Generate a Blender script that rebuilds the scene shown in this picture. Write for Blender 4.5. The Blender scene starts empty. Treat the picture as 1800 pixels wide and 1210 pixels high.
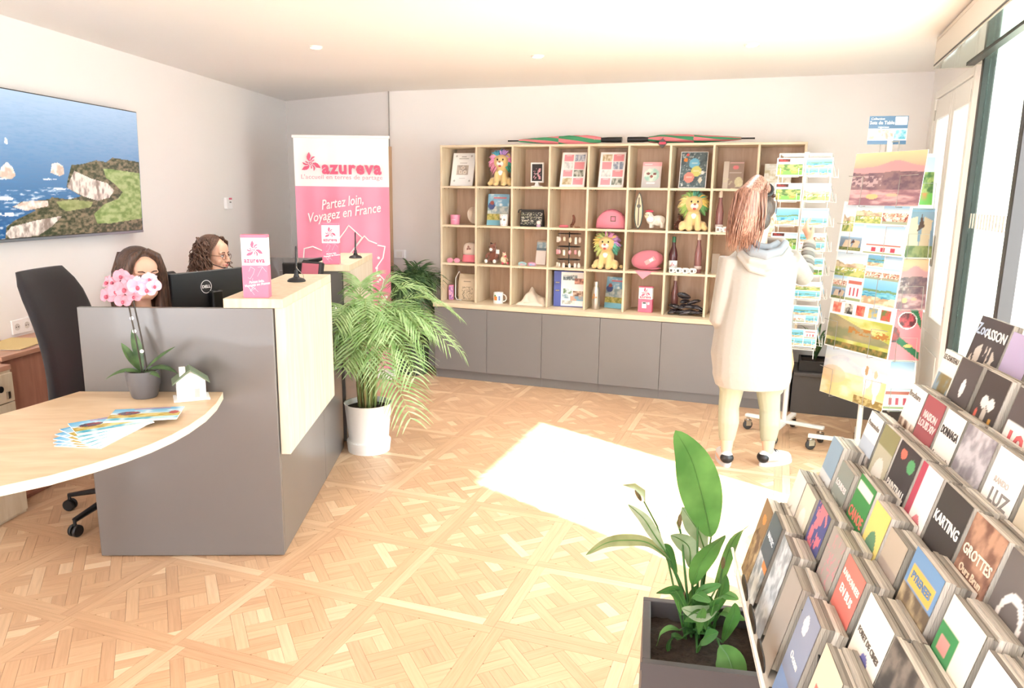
import bpy, bmesh, math, random
import numpy as np
from mathutils import Vector, Matrix, Euler

PI = math.pi
rnd = random.Random(7)
sc = bpy.context.scene
COL = sc.collection

# ------------------------------------------------------------------ camera
F_PX, PITCH, ROLL, CAM_H = 1313.0, math.radians(11.22), math.radians(0.807), 1.64
AX = np.array([1.0, 0, 0]); AF = np.array([0, math.cos(PITCH), -math.sin(PITCH)]); AU = np.cross(AX, AF)
XR = math.cos(ROLL) * AX + math.sin(ROLL) * AU
UR = -math.sin(ROLL) * AX + math.cos(ROLL) * AU
cam = bpy.data.cameras.new('camera'); camo = bpy.data.objects.new('camera', cam); COL.objects.link(camo)
cam.sensor_fit = 'HORIZONTAL'; cam.sensor_width = 36.0; cam.lens = F_PX / 1800 * 36; cam.clip_start = 0.02
camo.matrix_world = Matrix(((XR[0], UR[0], -AF[0], 0), (XR[1], UR[1], -AF[1], 0), (XR[2], UR[2], -AF[2], CAM_H), (0, 0, 0, 1)))
sc.camera = camo

# ------------------------------------------------------------------ sky, sun, exposure
world = bpy.data.worlds.new('sky'); sc.world = world; world.use_nodes = True
bgn = world.node_tree.nodes['Background']
bgn.inputs[0].default_value = (0.88, 0.94, 1.0, 1); bgn.inputs[1].default_value = 14.0
sun = bpy.data.lights.new('sun', 'SUN'); suno = bpy.data.objects.new('sun', sun); COL.objects.link(suno)
sun.energy = 20.0; sun.angle = math.radians(0.6); sun.color = (1.0, 0.97, 0.93)
SUN_DIR = Vector((-0.72, 0.70, -0.845)).normalized()
suno.rotation_euler = SUN_DIR.to_track_quat('-Z', 'Y').to_euler(); suno.location = (6, -6, 8)
vs = sc.view_settings
vs.view_transform = 'Standard'; vs.look = 'None'; vs.gamma = 1.0; vs.use_curve_mapping = False
vs.exposure = 0.0

# ------------------------------------------------------------------ pixel -> point helpers (1800 x 1210 frame)
def ray(px, py): return XR * (px - 900) / F_PX + UR * (605 - py) / F_PX + AF
EYE = np.array([0, 0, CAM_H])
def at_z(px, py, z=0.0):
    d = ray(px, py); return EYE + d * ((z - CAM_H) / d[2])
def at_plane(px, py, P, n):
    d = ray(px, py); return EYE + d * (((np.asarray(P, float) - EYE) @ n) / (d @ n))
def at_y(px, py, y): return at_plane(px, py, (0, y, 0), np.array([0, 1.0, 0]))

class Frame:
    def __init__(s, o, deg):
        s.o = np.array([o[0], o[1], 0.0]); s.a = math.radians(deg)
        s.e = np.array([math.cos(s.a), math.sin(s.a), 0]); s.n = np.array([-math.sin(s.a), math.cos(s.a), 0])
    def p(s, e, n, z=0.0): return Vector(s.o + s.e * e + s.n * n + np.array([0, 0, z]))
    def face(s, px, py, n):           # pixel -> (e, z) on the plane n = const
        Q = at_plane(px, py, s.o + s.n * n, s.n) - s.o; return Q @ s.e, Q[2]
    def side(s, px, py, e):           # pixel -> (n, z) on the plane e = const
        Q = at_plane(px, py, s.o + s.e * e, s.e) - s.o; return Q @ s.n, Q[2]
    def top(s, px, py, z):            # pixel -> (e, n) on the plane z = const
        Q = at_z(px, py, z) - s.o; return Q @ s.e, Q @ s.n
SH = Frame((-0.6928, 6.6897), -19.45)     # shelving wall
DK = Frame((-1.0327, 3.1767), 2.30)       # reception desk
RK = Frame((0.5625, 1.7161), -10.31)      # leaflet rack: e climbs the tiers, -n runs towards the viewer
LW = Frame(tuple(at_z(502, 178, 2.58)[:2]), -6.54)   # left wall: n runs along the wall, corner at 0
CEIL = 2.58

# ------------------------------------------------------------------ materials
def lin(c):
    if isinstance(c, str):
        c = c.lstrip('#'); c = [int(c[i:i + 2], 16) / 255 for i in (0, 2, 4)]
    return tuple((x / 12.92 if x <= 0.04045 else ((x + 0.055) / 1.055) ** 2.4) for x in c[:3])
MATS = {}
def new_mat(key):
    m = bpy.data.materials.new(key); m.use_nodes = True; MATS[key] = m
    return m, m.node_tree.nodes, m.node_tree.links, m.node_tree.nodes['Principled BSDF']
def mat(key, col='#808080', rough=0.5, metal=0.0, var=None, bump=None, spec=0.5, coat=0, trans=0, sheen=0, emit=0, sss=0, scale=(1, 1, 1)):
    if key in MATS: return MATS[key]
    m, N, L, b = new_mat(key)
    c = lin(col); b.inputs['Base Color'].default_value = (*c, 1)
    b.inputs['Roughness'].default_value = rough; b.inputs['Metallic'].default_value = metal
    b.inputs['Specular IOR Level'].default_value = spec; b.inputs['Coat Weight'].default_value = coat
    b.inputs['Transmission Weight'].default_value = trans; b.inputs['Sheen Weight'].default_value = sheen
    if sss: b.inputs['Subsurface Weight'].default_value = sss; b.inputs['Subsurface Radius'].default_value = (0.01, 0.004, 0.002)
    if emit: b.inputs['Emission Color'].default_value = (*c, 1); b.inputs['Emission Strength'].default_value = emit
    if var or bump:
        t = N.new('ShaderNodeTexCoord'); mp = N.new('ShaderNodeMapping'); L.new(t.outputs['Object'], mp.inputs[0]); mp.inputs['Scale'].default_value = scale
    if var:                                   # (noise scale, amount)
        n = N.new('ShaderNodeTexNoise'); n.inputs['Scale'].default_value = var[0]; n.inputs['Detail'].default_value = 6
        L.new(mp.outputs[0], n.inputs['Vector'])
        r = N.new('ShaderNodeValToRGB'); k = var[1]
        r.color_ramp.elements[0].position = 0.3; r.color_ramp.elements[1].position = 0.7
        r.color_ramp.elements[0].color = (*[x * (1 - k) for x in c], 1); r.color_ramp.elements[1].color = (*[min(1, x * (1 + k)) for x in c], 1)
        L.new(n.outputs['Fac'], r.inputs[0]); L.new(r.outputs[0], b.inputs['Base Color'])
    if bump:
        n = N.new('ShaderNodeTexNoise'); n.inputs['Scale'].default_value = bump[0]; n.inputs['Detail'].default_value = 4
        L.new(mp.outputs[0], n.inputs['Vector'])
        q = N.new('ShaderNodeBump'); q.inputs['Strength'].default_value = bump[1]; q.inputs['Distance'].default_value = 0.01
        L.new(n.outputs['Fac'], q.inputs['Height']); L.new(q.outputs[0], b.inputs['Normal'])
    return m
def wood(key, c1, c2, rough=0.45, scale=(2, 2, 14), knots=True):
    if key in MATS: return MATS[key]
    m, N, L, b = new_mat(key)
    t = N.new('ShaderNodeTexCoord'); mp = N.new('ShaderNodeMapping'); L.new(t.outputs['Object'], mp.inputs[0]); mp.inputs['Scale'].default_value = scale
    n = N.new('ShaderNodeTexNoise'); n.inputs['Scale'].default_value = 3.0; n.inputs['Detail'].default_value = 8; n.inputs['Distortion'].default_value = 0.6
    L.new(mp.outputs[0], n.inputs['Vector'])
    r = N.new('ShaderNodeValToRGB'); r.color_ramp.elements[0].position = 0.32; r.color_ramp.elements[1].position = 0.68
    r.color_ramp.elements[0].color = (*lin(c2), 1); r.color_ramp.elements[1].color = (*lin(c1), 1)
    L.new(n.outputs['Fac'], r.inputs[0]); L.new(r.outputs[0], b.inputs['Base Color'])
    b.inputs['Roughness'].default_value = rough
    return m
def print_mat(key='print', rough=0.45, emit=0.0, coat=0.0):
    if key in MATS: return MATS[key]
    m, N, L, b = new_mat(key)
    a = N.new('ShaderNodeAttribute'); a.attribute_name = 'Col'
    L.new(a.outputs['Color'], b.inputs['Base Color']); b.inputs['Roughness'].default_value = rough; b.inputs['Coat Weight'].default_value = coat
    if emit:
        L.new(a.outputs['Color'], b.inputs['Emission Color']); b.inputs['Emission Strength'].default_value = emit
    return m
def glass_mat(key, col='#ffffff', mix=0.12, rough=0.0):
    if key in MATS: return MATS[key]
    m, N, L, b = new_mat(key)
    tr = N.new('ShaderNodeBsdfTransparent'); tr.inputs[0].default_value = (*lin(col), 1)
    gl = N.new('ShaderNodeBsdfGlossy'); gl.inputs['Roughness'].default_value = rough
    mx = N.new('ShaderNodeMixShader'); mx.inputs[0].default_value = mix
    L.new(tr.outputs[0], mx.inputs[1]); L.new(gl.outputs[0], mx.inputs[2])
    L.new(mx.outputs[0], N['Material Output'].inputs[0]); return m

# ------------------------------------------------------------------ mesh builder
class B:
    def __init__(s): s.v = []; s.f = []; s.mi = []; s.cur = 0; s.M = Matrix.Identity(4)
    def add(s, vs, fs):
        o = len(s.v); s.v += [tuple(s.M @ Vector(v)) for v in vs]
        s.f += [tuple(i + o for i in f) for f in fs]; s.mi += [s.cur] * len(fs); return s
    def at(s, loc=(0, 0, 0), rot=(0, 0, 0), scale=(1, 1, 1)):
        s.M = Matrix.Translation(Vector(loc)) @ Euler(rot).to_matrix().to_4x4() @ Matrix.Diagonal((*scale, 1)); return s
    def box(s, x0, x1, y0, y1, z0, z1, c=0.0):
        if c <= 0:
            return s.add([(x0, y0, z0), (x1, y0, z0), (x1, y1, z0), (x0, y1, z0), (x0, y0, z1), (x1, y0, z1), (x1, y1, z1), (x0, y1, z1)],
                         [(0, 3, 2, 1), (4, 5, 6, 7), (0, 1, 5, 4), (1, 2, 6, 5), (2, 3, 7, 6), (3, 0, 4, 7)])
        X, Y, Z = (x0, x1), (y0, y1), (z0, z1); vs = []; ix = {}
        for i in (0, 1):
            for j in (0, 1):
                for k in (0, 1):
                    P = (X[i], Y[j], Z[k]); S_ = (1 - 2 * i, 1 - 2 * j, 1 - 2 * k)
                    for a in range(3):            # vertex lying on the face normal to axis a
                        q = [P[t] + (0 if t == a else c * S_[t]) for t in range(3)]; ix[i, j, k, a] = len(vs); vs.append(tuple(q))
        fs = []
        def quad(ids, ctr):
            p = [Vector(vs[q]) for q in ids]; nn = (p[1] - p[0]).cross(p[2] - p[0])
            m = sum(p, Vector()) / len(p) - Vector(ctr); fs.append(tuple(ids) if nn.dot(m) > 0 else tuple(reversed(ids)))
        ctr = ((x0 + x1) / 2, (y0 + y1) / 2, (z0 + z1) / 2)
        for t in (0, 1):
            quad([ix[t, 0, 0, 0], ix[t, 1, 0, 0], ix[t, 1, 1, 0], ix[t, 0, 1, 0]], ctr)
            quad([ix[0, t, 0, 1], ix[1, t, 0, 1], ix[1, t, 1, 1], ix[0, t, 1, 1]], ctr)
            quad([ix[0, 0, t, 2], ix[1, 0, t, 2], ix[1, 1, t, 2], ix[0, 1, t, 2]], ctr)
            for u in (0, 1):
                quad([ix[0, t, u, 1], ix[1, t, u, 1], ix[1, t, u, 2], ix[0, t, u, 2]], ctr)
                quad([ix[t, 0, u, 0], ix[t, 1, u, 0], ix[t, 1, u, 2], ix[t, 0, u, 2]], ctr)
                quad([ix[t, u, 0, 0], ix[t, u, 1, 0], ix[t, u, 1, 1], ix[t, u, 0, 1]], ctr)
                for w in (0, 1): quad([ix[t, u, w, 0], ix[t, u, w, 1], ix[t, u, w, 2]], ctr)
        return s.add(vs, fs)
    def prism(s, poly, z0, z1):
        n = len(poly); vs = [(x, y, z0) for x, y in poly] + [(x, y, z1) for x, y in poly]
        return s.add(vs, [tuple(range(n - 1, -1, -1)), tuple(range(n, 2 * n))] + [(i, (i + 1) % n, n + (i + 1) % n, n + i) for i in range(n)])
    def lathe(s, prof, n=24, sx=1.0, sy=1.0):
        vs = []; fs = []; m = len(prof)
        for i in range(n):
            a = 2 * PI * i / n
            vs += [(r * math.cos(a) * sx, r * math.sin(a) * sy, z) for r, z in prof]
        for i in range(n):
            j = (i + 1) % n
            for k in range(m - 1): fs.append((i * m + k, j * m + k, j * m + k + 1, i * m + k + 1))
        if prof[0][0] > 1e-6: fs.append(tuple(i * m for i in range(n - 1, -1, -1)))
        if prof[-1][0] > 1e-6: fs.append(tuple(i * m + m - 1 for i in range(n)))
        return s.add(vs, fs)
    def tube(s, pts, r, n=8, flat=1.0, up=(0, 0, 1)):
        pts = [Vector(p) for p in pts]; R = r if isinstance(r, (list, tuple)) else [r] * len(pts); vs = []; fs = []
        prev = None
        for i, p in enumerate(pts):
            t = (pts[min(i + 1, len(pts) - 1)] - pts[max(i - 1, 0)]).normalized()
            if prev is None:
                u = Vector(up); u = u - t * u.dot(t)
                if u.length < 1e-3: u = Vector((1, 0, 0)) - t * t.x
                if u.length < 1e-3: u = Vector((0, 1, 0))
            else: u = prev - t * prev.dot(t)
            u.normalize(); prev = u; w = t.cross(u)
            for k in range(n):
                a = 2 * PI * k / n; vs.append(tuple(p + (w * math.cos(a) + u * math.sin(a) * flat) * R[i]))
        for i in range(len(pts) - 1):
            for k in range(n): fs.append((i * n + k, i * n + (k + 1) % n, (i + 1) * n + (k + 1) % n, (i + 1) * n + k))
        fs.append(tuple(range(n - 1, -1, -1))); e = (len(pts) - 1) * n; fs.append(tuple(range(e, e + n)))
        return s.add(vs, fs)
    def ell(s, c, r, rot=(0, 0, 0), nu=16, nv=10):
        R = Euler(rot).to_matrix(); C = Vector(c); r = r if isinstance(r, (tuple, list)) else (r, r, r)
        vs = [tuple(C + R @ Vector((0, 0, -r[2])))]
        for j in range(1, nv):
            t = PI * j / nv - PI / 2
            for i in range(nu):
                a = 2 * PI * i / nu; vs.append(tuple(C + R @ Vector((r[0] * math.cos(t) * math.cos(a), r[1] * math.cos(t) * math.sin(a), r[2] * math.sin(t)))))
        vs.append(tuple(C + R @ Vector((0, 0, r[2])))); fs = []
        for i in range(nu):
            fs.append((0, 1 + (i + 1) % nu, 1 + i)); b = 1 + (nv - 2) * nu; fs.append((b + i, b + (i + 1) % nu, len(vs) - 1))
            for j in range(nv - 2): a = 1 + j * nu; fs.append((a + i, a + (i + 1) % nu, a + nu + (i + 1) % nu, a + nu + i))
        return s.add(vs, fs)
    def loft(s, rings, close=True, caps=True):
        n = len(rings[0]); vs = [p for r in rings for p in r]; fs = []
        for i in range(len(rings) - 1):
            for k in range(n if close else n - 1): fs.append((i * n + k, i * n + (k + 1) % n, (i + 1) * n + (k + 1) % n, (i + 1) * n + k))
        if caps and close: fs.append(tuple(range(n - 1, -1, -1))); e = (len(rings) - 1) * n; fs.append(tuple(range(e, e + n)))
        return s.add(vs, fs)
    def leaf(s, pts, wid, side=(1, 0, 0), fold=0.15, m=2, th=0.0):
        # ribbon along pts; 2m+1 verts across, folded like a leaf around the midrib
        pts = [Vector(p) for p in pts]; vs = []; fs = []; n = 2 * m + 1
        for i, p in enumerate(pts):
            t = (pts[min(i + 1, len(pts) - 1)] - pts[max(i - 1, 0)]).normalized()
            sd = Vector(side) - t * Vector(side).dot(t); sd.normalize(); up = sd.cross(t)
            for k in range(-m, m + 1):
                q = k / m; vs.append(tuple(p + sd * wid[i] * q + up * abs(q) * wid[i] * fold))
        for i in range(len(pts) - 1):
            for k in range(n - 1): fs.append((i * n + k, i * n + k + 1, (i + 1) * n + k + 1, (i + 1) * n + k))
        return s.add(vs, fs)
    def mesh(s, name):
        me = bpy.data.meshes.new(name); me.from_pydata(s.v, [], s.f); 
        if any(s.mi): me.polygons.foreach_set('material_index', s.mi)
        me.update(); return me
    def build(s, name, m, parent=None, smooth=False, label=None, loc=None, rot=None):
        me = s.mesh(name)
        for q in (m if isinstance(m, (list, tuple)) else [m]): me.materials.append(q)
        if smooth: smooth_mesh(me, smooth)
        return put(name, me, parent, label, loc, rot)
def smooth_mesh(me, mode=True):
    me.polygons.foreach_set('use_smooth', [True] * len(me.polygons))
    if mode is True: me.set_sharp_from_angle(angle=math.radians(42))
def put(name, me, parent=None, label=None, loc=None, rot=None):
    o = bpy.data.objects.new(name, me); COL.objects.link(o)
    if parent: o.parent = parent
    if label: o['label'] = label
    if loc is not None: o.location = loc
    if rot is not None: o.rotation_euler = rot
    return o
def tag(o, label, cat, group=None, kind=None):
    o['label'] = label; o['category'] = cat
    if group: o['group'] = group
    if kind: o['kind'] = kind
    return o
def thing(name, label, cat, loc=(0, 0, 0), rz=0.0, group=None, rot=None):
    o = bpy.data.objects.new(name, None); COL.objects.link(o); o.empty_display_size = 0.05
    o.location = loc; o.rotation_euler = rot if rot else (0, 0, rz)
    return tag(o, label, cat, group)
def struct(name, m, b, parent=None, smooth=False, label=None):
    o = b.build(name, m, parent, smooth)
    if parent is None: o['kind'] = 'structure'; o['label'] = label or name.replace('_', ' ')
    return o
def box(name, m, parent, x0, x1, y0, y1, z0, z1, c=0.0, label=None): return B().box(x0, x1, y0, y1, z0, z1, c).build(name, m, parent, label=label)

TMP = bpy.data.scenes.new('tmp')
def evaluated(o):
    TMP.collection.objects.link(o); vl = TMP.view_layers[0]; vl.update()
    dg = vl.depsgraph; me = bpy.data.meshes.new_from_object(o.evaluated_get(dg), depsgraph=dg)
    TMP.collection.objects.unlink(o); d = o.data; bpy.data.objects.remove(o)
    return me
def organic(name, b, m, parent=None, voxel=0.008, it=6, label=None, smooth=True, fac=0.5):
    me = b.mesh('raw'); o = bpy.data.objects.new('raw', me)
    r = o.modifiers.new('r', 'REMESH'); r.mode = 'VOXEL'; r.voxel_size = voxel; r.use_smooth_shade = True
    if it: s_ = o.modifiers.new('s', 'SMOOTH'); s_.factor = fac; s_.iterations = it
    out = evaluated(o); out.name = name; out.materials.clear(); out.materials.append(m)
    smooth_mesh(out, 'all'); bpy.data.meshes.remove(me)
    return put(name, out, parent, label)
TXT = {}
def text_mesh(s, size=0.05, bold=0.0, shear=0.0, align='CENTER', ext=0.0004, spacing=1.0):
    key = (s, size, bold, shear, align, spacing)
    if key in TXT: return TXT[key]
    cu = bpy.data.curves.new('t', 'FONT'); cu.body = s; cu.size = size; cu.offset = bold; cu.shear = shear; cu.align_x = align
    cu.align_y = 'CENTER'; cu.extrude = ext; cu.resolution_u = 2; cu.space_character = spacing; cu.space_line = 0.9
    o = bpy.data.objects.new('t', cu); me = evaluated(o); TXT[key] = me; return me
def lettering(s, m, parent, loc, rot=(PI / 2, 0, 0), size=0.05, bold=0.0, shear=0.0, align='CENTER', spacing=1.0, width=None, name='lettering'):
    me = text_mesh(s, size, bold, shear, align, spacing=spacing).copy(); me.materials.clear(); me.materials.append(m)
    o = put(name, me, parent, None, loc, rot)
    if width:
        xs = [v.co.x for v in me.vertices]; k = width / max(1e-6, max(xs) - min(xs)); me.transform(Matrix.Diagonal((k, 1, 1, 1)))
    return o

# ------------------------------------------------------------------ flat prints: a grid with painted colours
_rs = np.random.RandomState(3)
_LAT = _rs.rand(128, 128)
def vnoise(x, y):
    xi = np.floor(x).astype(int); yi = np.floor(y).astype(int); fx = x - xi; fy = y - yi
    fx = fx * fx * (3 - 2 * fx); fy = fy * fy * (3 - 2 * fy); g = lambda a, b: _LAT[a % 128, b % 128]
    return (g(xi, yi) * (1 - fx) + g(xi + 1, yi) * fx) * (1 - fy) + (g(xi, yi + 1) * (1 - fx) + g(xi + 1, yi + 1) * fx) * fy
def fbm(x, y, o=4):
    t = 0; a = 0.5
    for i in range(o): t = t + a * vnoise(x * 2 ** i + 17 * i, y * 2 ** i + 5 * i); a *= 0.5
    return t / (1 - 0.5 ** o)
class Paint:
    """colours on a grid; u runs left to right, v bottom to top, both 0..1"""
    def __init__(s, nx, ny, base='#ffffff'):
        s.nx, s.ny = nx, ny; s.u, s.v = np.meshgrid(np.linspace(0, 1, nx), np.linspace(0, 1, ny)); s.c = np.zeros((ny, nx, 3)); s.c[:] = s.k(base)
    def k(s, c):
        if isinstance(c, str): c = c.lstrip('#'); return np.array([int(c[i:i + 2], 16) / 255 for i in (0, 2, 4)])
        return np.array(c)
    def put(s, mask, col, a=1.0):
        col = s.k(col) if isinstance(col, (str, tuple)) else col
        m = np.clip(np.asarray(mask, float), 0, 1)[..., None] * a; s.c = s.c * (1 - m) + col * m; return s
    def rect(s, x0, x1, y0, y1, col, a=1.0): return s.put((s.u >= x0) & (s.u <= x1) & (s.v >= y0) & (s.v <= y1), col, a)
    def disc(s, x, y, rx, ry, col, a=1.0): return s.put(((s.u - x) / rx) ** 2 + ((s.v - y) / ry) ** 2 < 1, col, a)
    def mixn(s, c1, c2, sx, sy, lo=0.35, hi=0.65, seed=0):
        t = np.clip((fbm(s.u * sx + seed * 7.3, s.v * sy + seed * 3.1) - lo) / (hi - lo), 0, 1)[..., None]; return s.k(c1) * (1 - t) + s.k(c2) * t
    def grad(s, c1, c2, y0=0, y1=1):
        t = np.clip((s.v - y0) / (y1 - y0), 0, 1)[..., None]; return s.k(c1) * (1 - t) + s.k(c2) * t
    def poly(s, pts, col, a=1.0):
        m = np.zeros_like(s.u, bool); n = len(pts)
        for i in range(n):
            (x0, y0), (x1, y1) = pts[i], pts[(i + 1) % n]
            if y0 == y1: continue
            m ^= ((s.v > min(y0, y1)) & (s.v <= max(y0, y1)) & (s.u < x0 + (s.v - y0) * (x1 - x0) / (y1 - y0)))
        return s.put(m, col, a)
    def sub(s, x0, x1, y0, y1, fn, *a):
        i0, i1 = int(round(x0 * (s.nx - 1))), int(round(x1 * (s.nx - 1))) + 1; j0, j1 = int(round(y0 * (s.ny - 1))), int(round(y1 * (s.ny - 1))) + 1
        q = Paint(max(2, i1 - i0), max(2, j1 - j0)); fn(q, *a); s.c[j0:j1, i0:i1] = q.c[:j1 - j0, :i1 - i0]; return s
    def mesh(s, w, hgt, name='print', bend=None):
        P = np.stack([(s.u - 0.5) * w, np.zeros_like(s.u), s.v * hgt], -1).reshape(-1, 3)
        if bend is not None: P[:, 1] = bend(s.u, s.v).ravel()
        i = np.arange(s.nx * s.ny).reshape(s.ny, s.nx)
        fs = np.stack([i[:-1, :-1], i[:-1, 1:], i[1:, 1:], i[1:, :-1]], -1).reshape(-1, 4)
        me = bpy.data.meshes.new(name); me.vertices.add(len(P)); me.vertices.foreach_set('co', P.ravel())
        me.loops.add(fs.size); me.loops.foreach_set('vertex_index', fs.ravel()); me.polygons.add(len(fs))
        me.polygons.foreach_set('loop_start', np.arange(0, fs.size, 4)); me.polygons.foreach_set('loop_total', np.full(len(fs), 4)); me.update(calc_edges=True)
        c = np.clip(s.c, 0, 1); c = np.where(c <= 0.04045, c / 12.92, ((c + 0.055) / 1.055) ** 2.4)
        at = me.attributes.new('Col', 'FLOAT_COLOR', 'POINT'); at.data.foreach_set('color', np.concatenate([c.reshape(-1, 3), np.ones((len(P), 1))], 1).ravel())
        return me
    def build(s, name, w, hgt, parent, loc=(0, 0, 0), rot=(0, 0, 0), m=None, bend=None):
        me = s.mesh(w, hgt, name, bend); me.materials.append(m or print_mat()); return put(name, me, parent, None, loc, rot)

# ------------------------------------------------------------------ the room
m_wall = mat('wall_paint', '#f6f1ee', 0.85, bump=(60, 0.03))
m_ceil = mat('ceiling_paint', '#fbf9f7', 0.9)
m_white = mat('white_lacquer', '#f3efe9', 0.4)
m_dark = mat('dark_frame', '#262321', 0.45)
m_grey = mat('grey_laminate', '#67625f', 0.3, var=(1.3, 0.04), spec=0.8, coat=0.15); m_greyc = mat('grey_laminate_pale', '#817d7d', 0.35, var=(1.3, 0.03))
m_oak = wood('oak_light', '#e4d4ba', '#d6c1a1', 0.45, (9, 9, 1.2))
m_oakh = wood('oak_light_along', '#e4d4ba', '#d8c4a6', 0.45, (1.2, 9, 9))
WB = 0.40
cl = LW.p(0, 0); cm = SH.p(-0.68, WB); cr = SH.p(3.86, WB)
def wall_between(name, a, b, z0, z1, th, label):
    d = (Vector(b) - Vector(a)).to_2d().normalized(); nrm = Vector((-d.y, d.x)) * th
    P = [(a[0], a[1]), (b[0], b[1]), (b[0] + nrm.x, b[1] + nrm.y), (a[0] + nrm.x, a[1] + nrm.y)]
    return struct(name, m_wall, B().prism(P, z0, z1), label=label)
far = LW.p(0, -9.0)
wall_between('wall_left', far, cl, 0, CEIL, 0.12, 'pale left wall carrying the screen')
wall_between('wall_corner', cl, cm, 0, CEIL, 0.12, 'pale back wall piece behind the roll-up banner')
wall_between('wall_back', cm, cr, 0, CEIL, 0.12, 'pale wall behind the cube shelving')
bk = SH.p(3.98, -8.95); wall_between('wall_behind', (bk.x, bk.y), (LW.p(0, -8.0).x - 0.3, bk.y + 0.9), 0, CEIL, -0.12, 'pale wall behind the viewer')
# ceiling and right wall
cb = B(); pr = SH.p(3.98, -9.5); pl = LW.p(-0.1, -9.0)
cb.prism([(pl.x, pl.y), (pr.x, pr.y), (SH.p(3.98, 0.55).x, SH.p(3.98, 0.55).y), (cm.x, cm.y + 0.15), (cl.x - 0.05, cl.y + 0.15)], CEIL, CEIL + 0.12)
struct('ceiling', m_ceil, cb, label='white plaster ceiling')
def rwall(b, n0, n1, z0, z1, e0=3.86, e1=3.98):
    P = [SH.p(e0, n0), SH.p(e1, n0), SH.p(e1, n1), SH.p(e0, n1)]; return b.prism([(q.x, q.y) for q in P], z0, z1)
rb = B()
rwall(rb, 0.14, 0.45, 0, CEIL); rwall(rb, -1.10, 0.14, 2.40, CEIL); rwall(rb, -3.52, -1.10, 2.46, CEIL)
rwall(rb, -7.1, -3.52, 0, CEIL); rwall(rb, -8.9, -7.1, 2.35, CEIL); rwall(rb, -9.5, -8.9, 0, CEIL); rwall(rb, -1.20, -1.10, 0, 2.46)  # rear gap under the lintel is out of view, added to let daylight in
struct('wall_right', m_wall, rb, label='pale right wall around the glazed doors')
# french door: two leaves
def rpart(name, m, parent, n0, n1, z0, z1, e0, e1, c=0.0):
    return box(name, m, parent, e0, e1, n0, n1, z0, z1, c)
def sh_root(name, label, kind=True):
    o = bpy.data.objects.new(name, None); COL.objects.link(o); o.location = SH.o; o.rotation_euler = (0, 0, SH.a)
    o['kind'] = 'structure'; o['label'] = label; return o
m_sheer = None
m_, N_, L_, b_ = new_mat('frosted_pane')
tl = N_.new('ShaderNodeBsdfTranslucent'); tl.inputs[0].default_value = (0.5, 0.51, 0.51, 1)
ds = N_.new('ShaderNodeBsdfDiffuse'); ds.inputs[0].default_value = (0.8, 0.8, 0.8, 1)
mx = N_.new('ShaderNodeMixShader'); mx.inputs[0].default_value = 0.35; L_.new(tl.outputs[0], mx.inputs[1]); L_.new(ds.outputs[0], mx.inputs[2])
L_.new(mx.outputs[0], N_['Material Output'].inputs[0]); m_frost = m_
fd = sh_root('door_1', 'white French door with two tall frosted panes')
for nm, a in [('jamb', (0.08, 0.14, 0, 2.40)), ('jamb', (-1.10, -1.05, 0, 2.40)), ('head', (-1.05, 0.08, 2.345, 2.40))]:
    rpart(nm, m_white, fd, *a, 3.835, 3.94, 0.004)
for (n0, n1, st) in [(-0.49, 0.08, 0), (-1.05, -0.49, 1)]:
    lf = rpart('leaf_panel', m_white, fd, n0 + 0.004, n1 - 0.004, 0.012, 0.80, 3.845, 3.885, 0.003)
    for nm, a in [('stile', (n0 + 0.004, n0 + 0.075, 0.80, 2.34)), ('stile', (n1 - 0.075, n1 - 0.004, 0.80, 2.34)), ('rail', (n0 + 0.075, n1 - 0.075, 2.20, 2.34)), ('rail', (n0 + 0.075, n1 - 0.075, 0.80, 0.90))]:
        rpart(nm, m_white, lf, *a, 3.845, 3.885, 0.003)
    rpart('pane', m_frost, lf, n0 + 0.07, n1 - 0.07, 0.88, 2.22, 3.862, 3.872)
    rpart('moulding', m_white, lf, n0 + 0.08, n1 - 0.08, 0.12, 0.70, 3.838, 3.846, 0.003)
    for z in (0.95, 1.55, 2.2): B().at((3.842, n0 + 0.01 if st else n1 - 0.01, z)).lathe([(0.006, 0), (0.006, 0.07)], 8).build('hinge', mat('steel', '#b9b4ae', 0.3, 1), lf)
hd = B(); hd.box(3.832, 3.845, -0.475, -0.445, 1.22, 1.42, 0.004); hd.at((3.80, -0.46, 1.335)).tube([(0.035, 0, 0), (0, 0, 0), (-0.005, 0.02, 0), (-0.005, 0.10, 0)], 0.008, 8)
hd.build('door_handle', mat('steel', '#b9b4ae', 0.3, 1), fd, True)
# glazed entrance: posts, sidelight, open sliding leaf, header drive box
ent = sh_root('door_2', 'dark framed glass entrance door with overhead sliding drive box')
m_glass = glass_mat('clear_glass', '#eef5f2', 0.10); m_aqua = glass_mat('aqua_glass', '#bfe9e0', 0.14)
rpart('post', m_dark, ent, -1.245, -1.20, 0, 2.46, 3.84, 3.90, 0.003)
rpart('post', m_dark, ent, -2.16, -2.10, 0, 2.46, 3.84, 3.90, 0.003)
rpart('pane', m_glass, ent, -2.10, -1.245, 0.06, 2.46, 3.866, 3.874)
rpart('bottom_rail', m_dark, ent, -2.10, -1.245, 0, 0.06, 3.85, 3.89, 0.003)
rpart('post', m_dark, ent, -3.52, -3.46, 0, 2.46, 3.84, 3.90, 0.003)
dots = B()
for i in range(14): dots.box(3.8655, 3.8662, -2.08 + i * 0.06, -2.05 + i * 0.06, 1.50, 1.58)
dots.build('safety_mark', mat('mark_white', '#dcd8d2', 0.6), ent)
rpart('header_face', mat('header_beige', '#cfc6bb', 0.4), ent, -3.55, -1.00, 2.40, 2.54, 3.64, 3.66, 0.002)
rpart('header_line', m_dark, ent, -3.55, -1.00, 2.405, 2.413, 3.637, 3.64)
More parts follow.
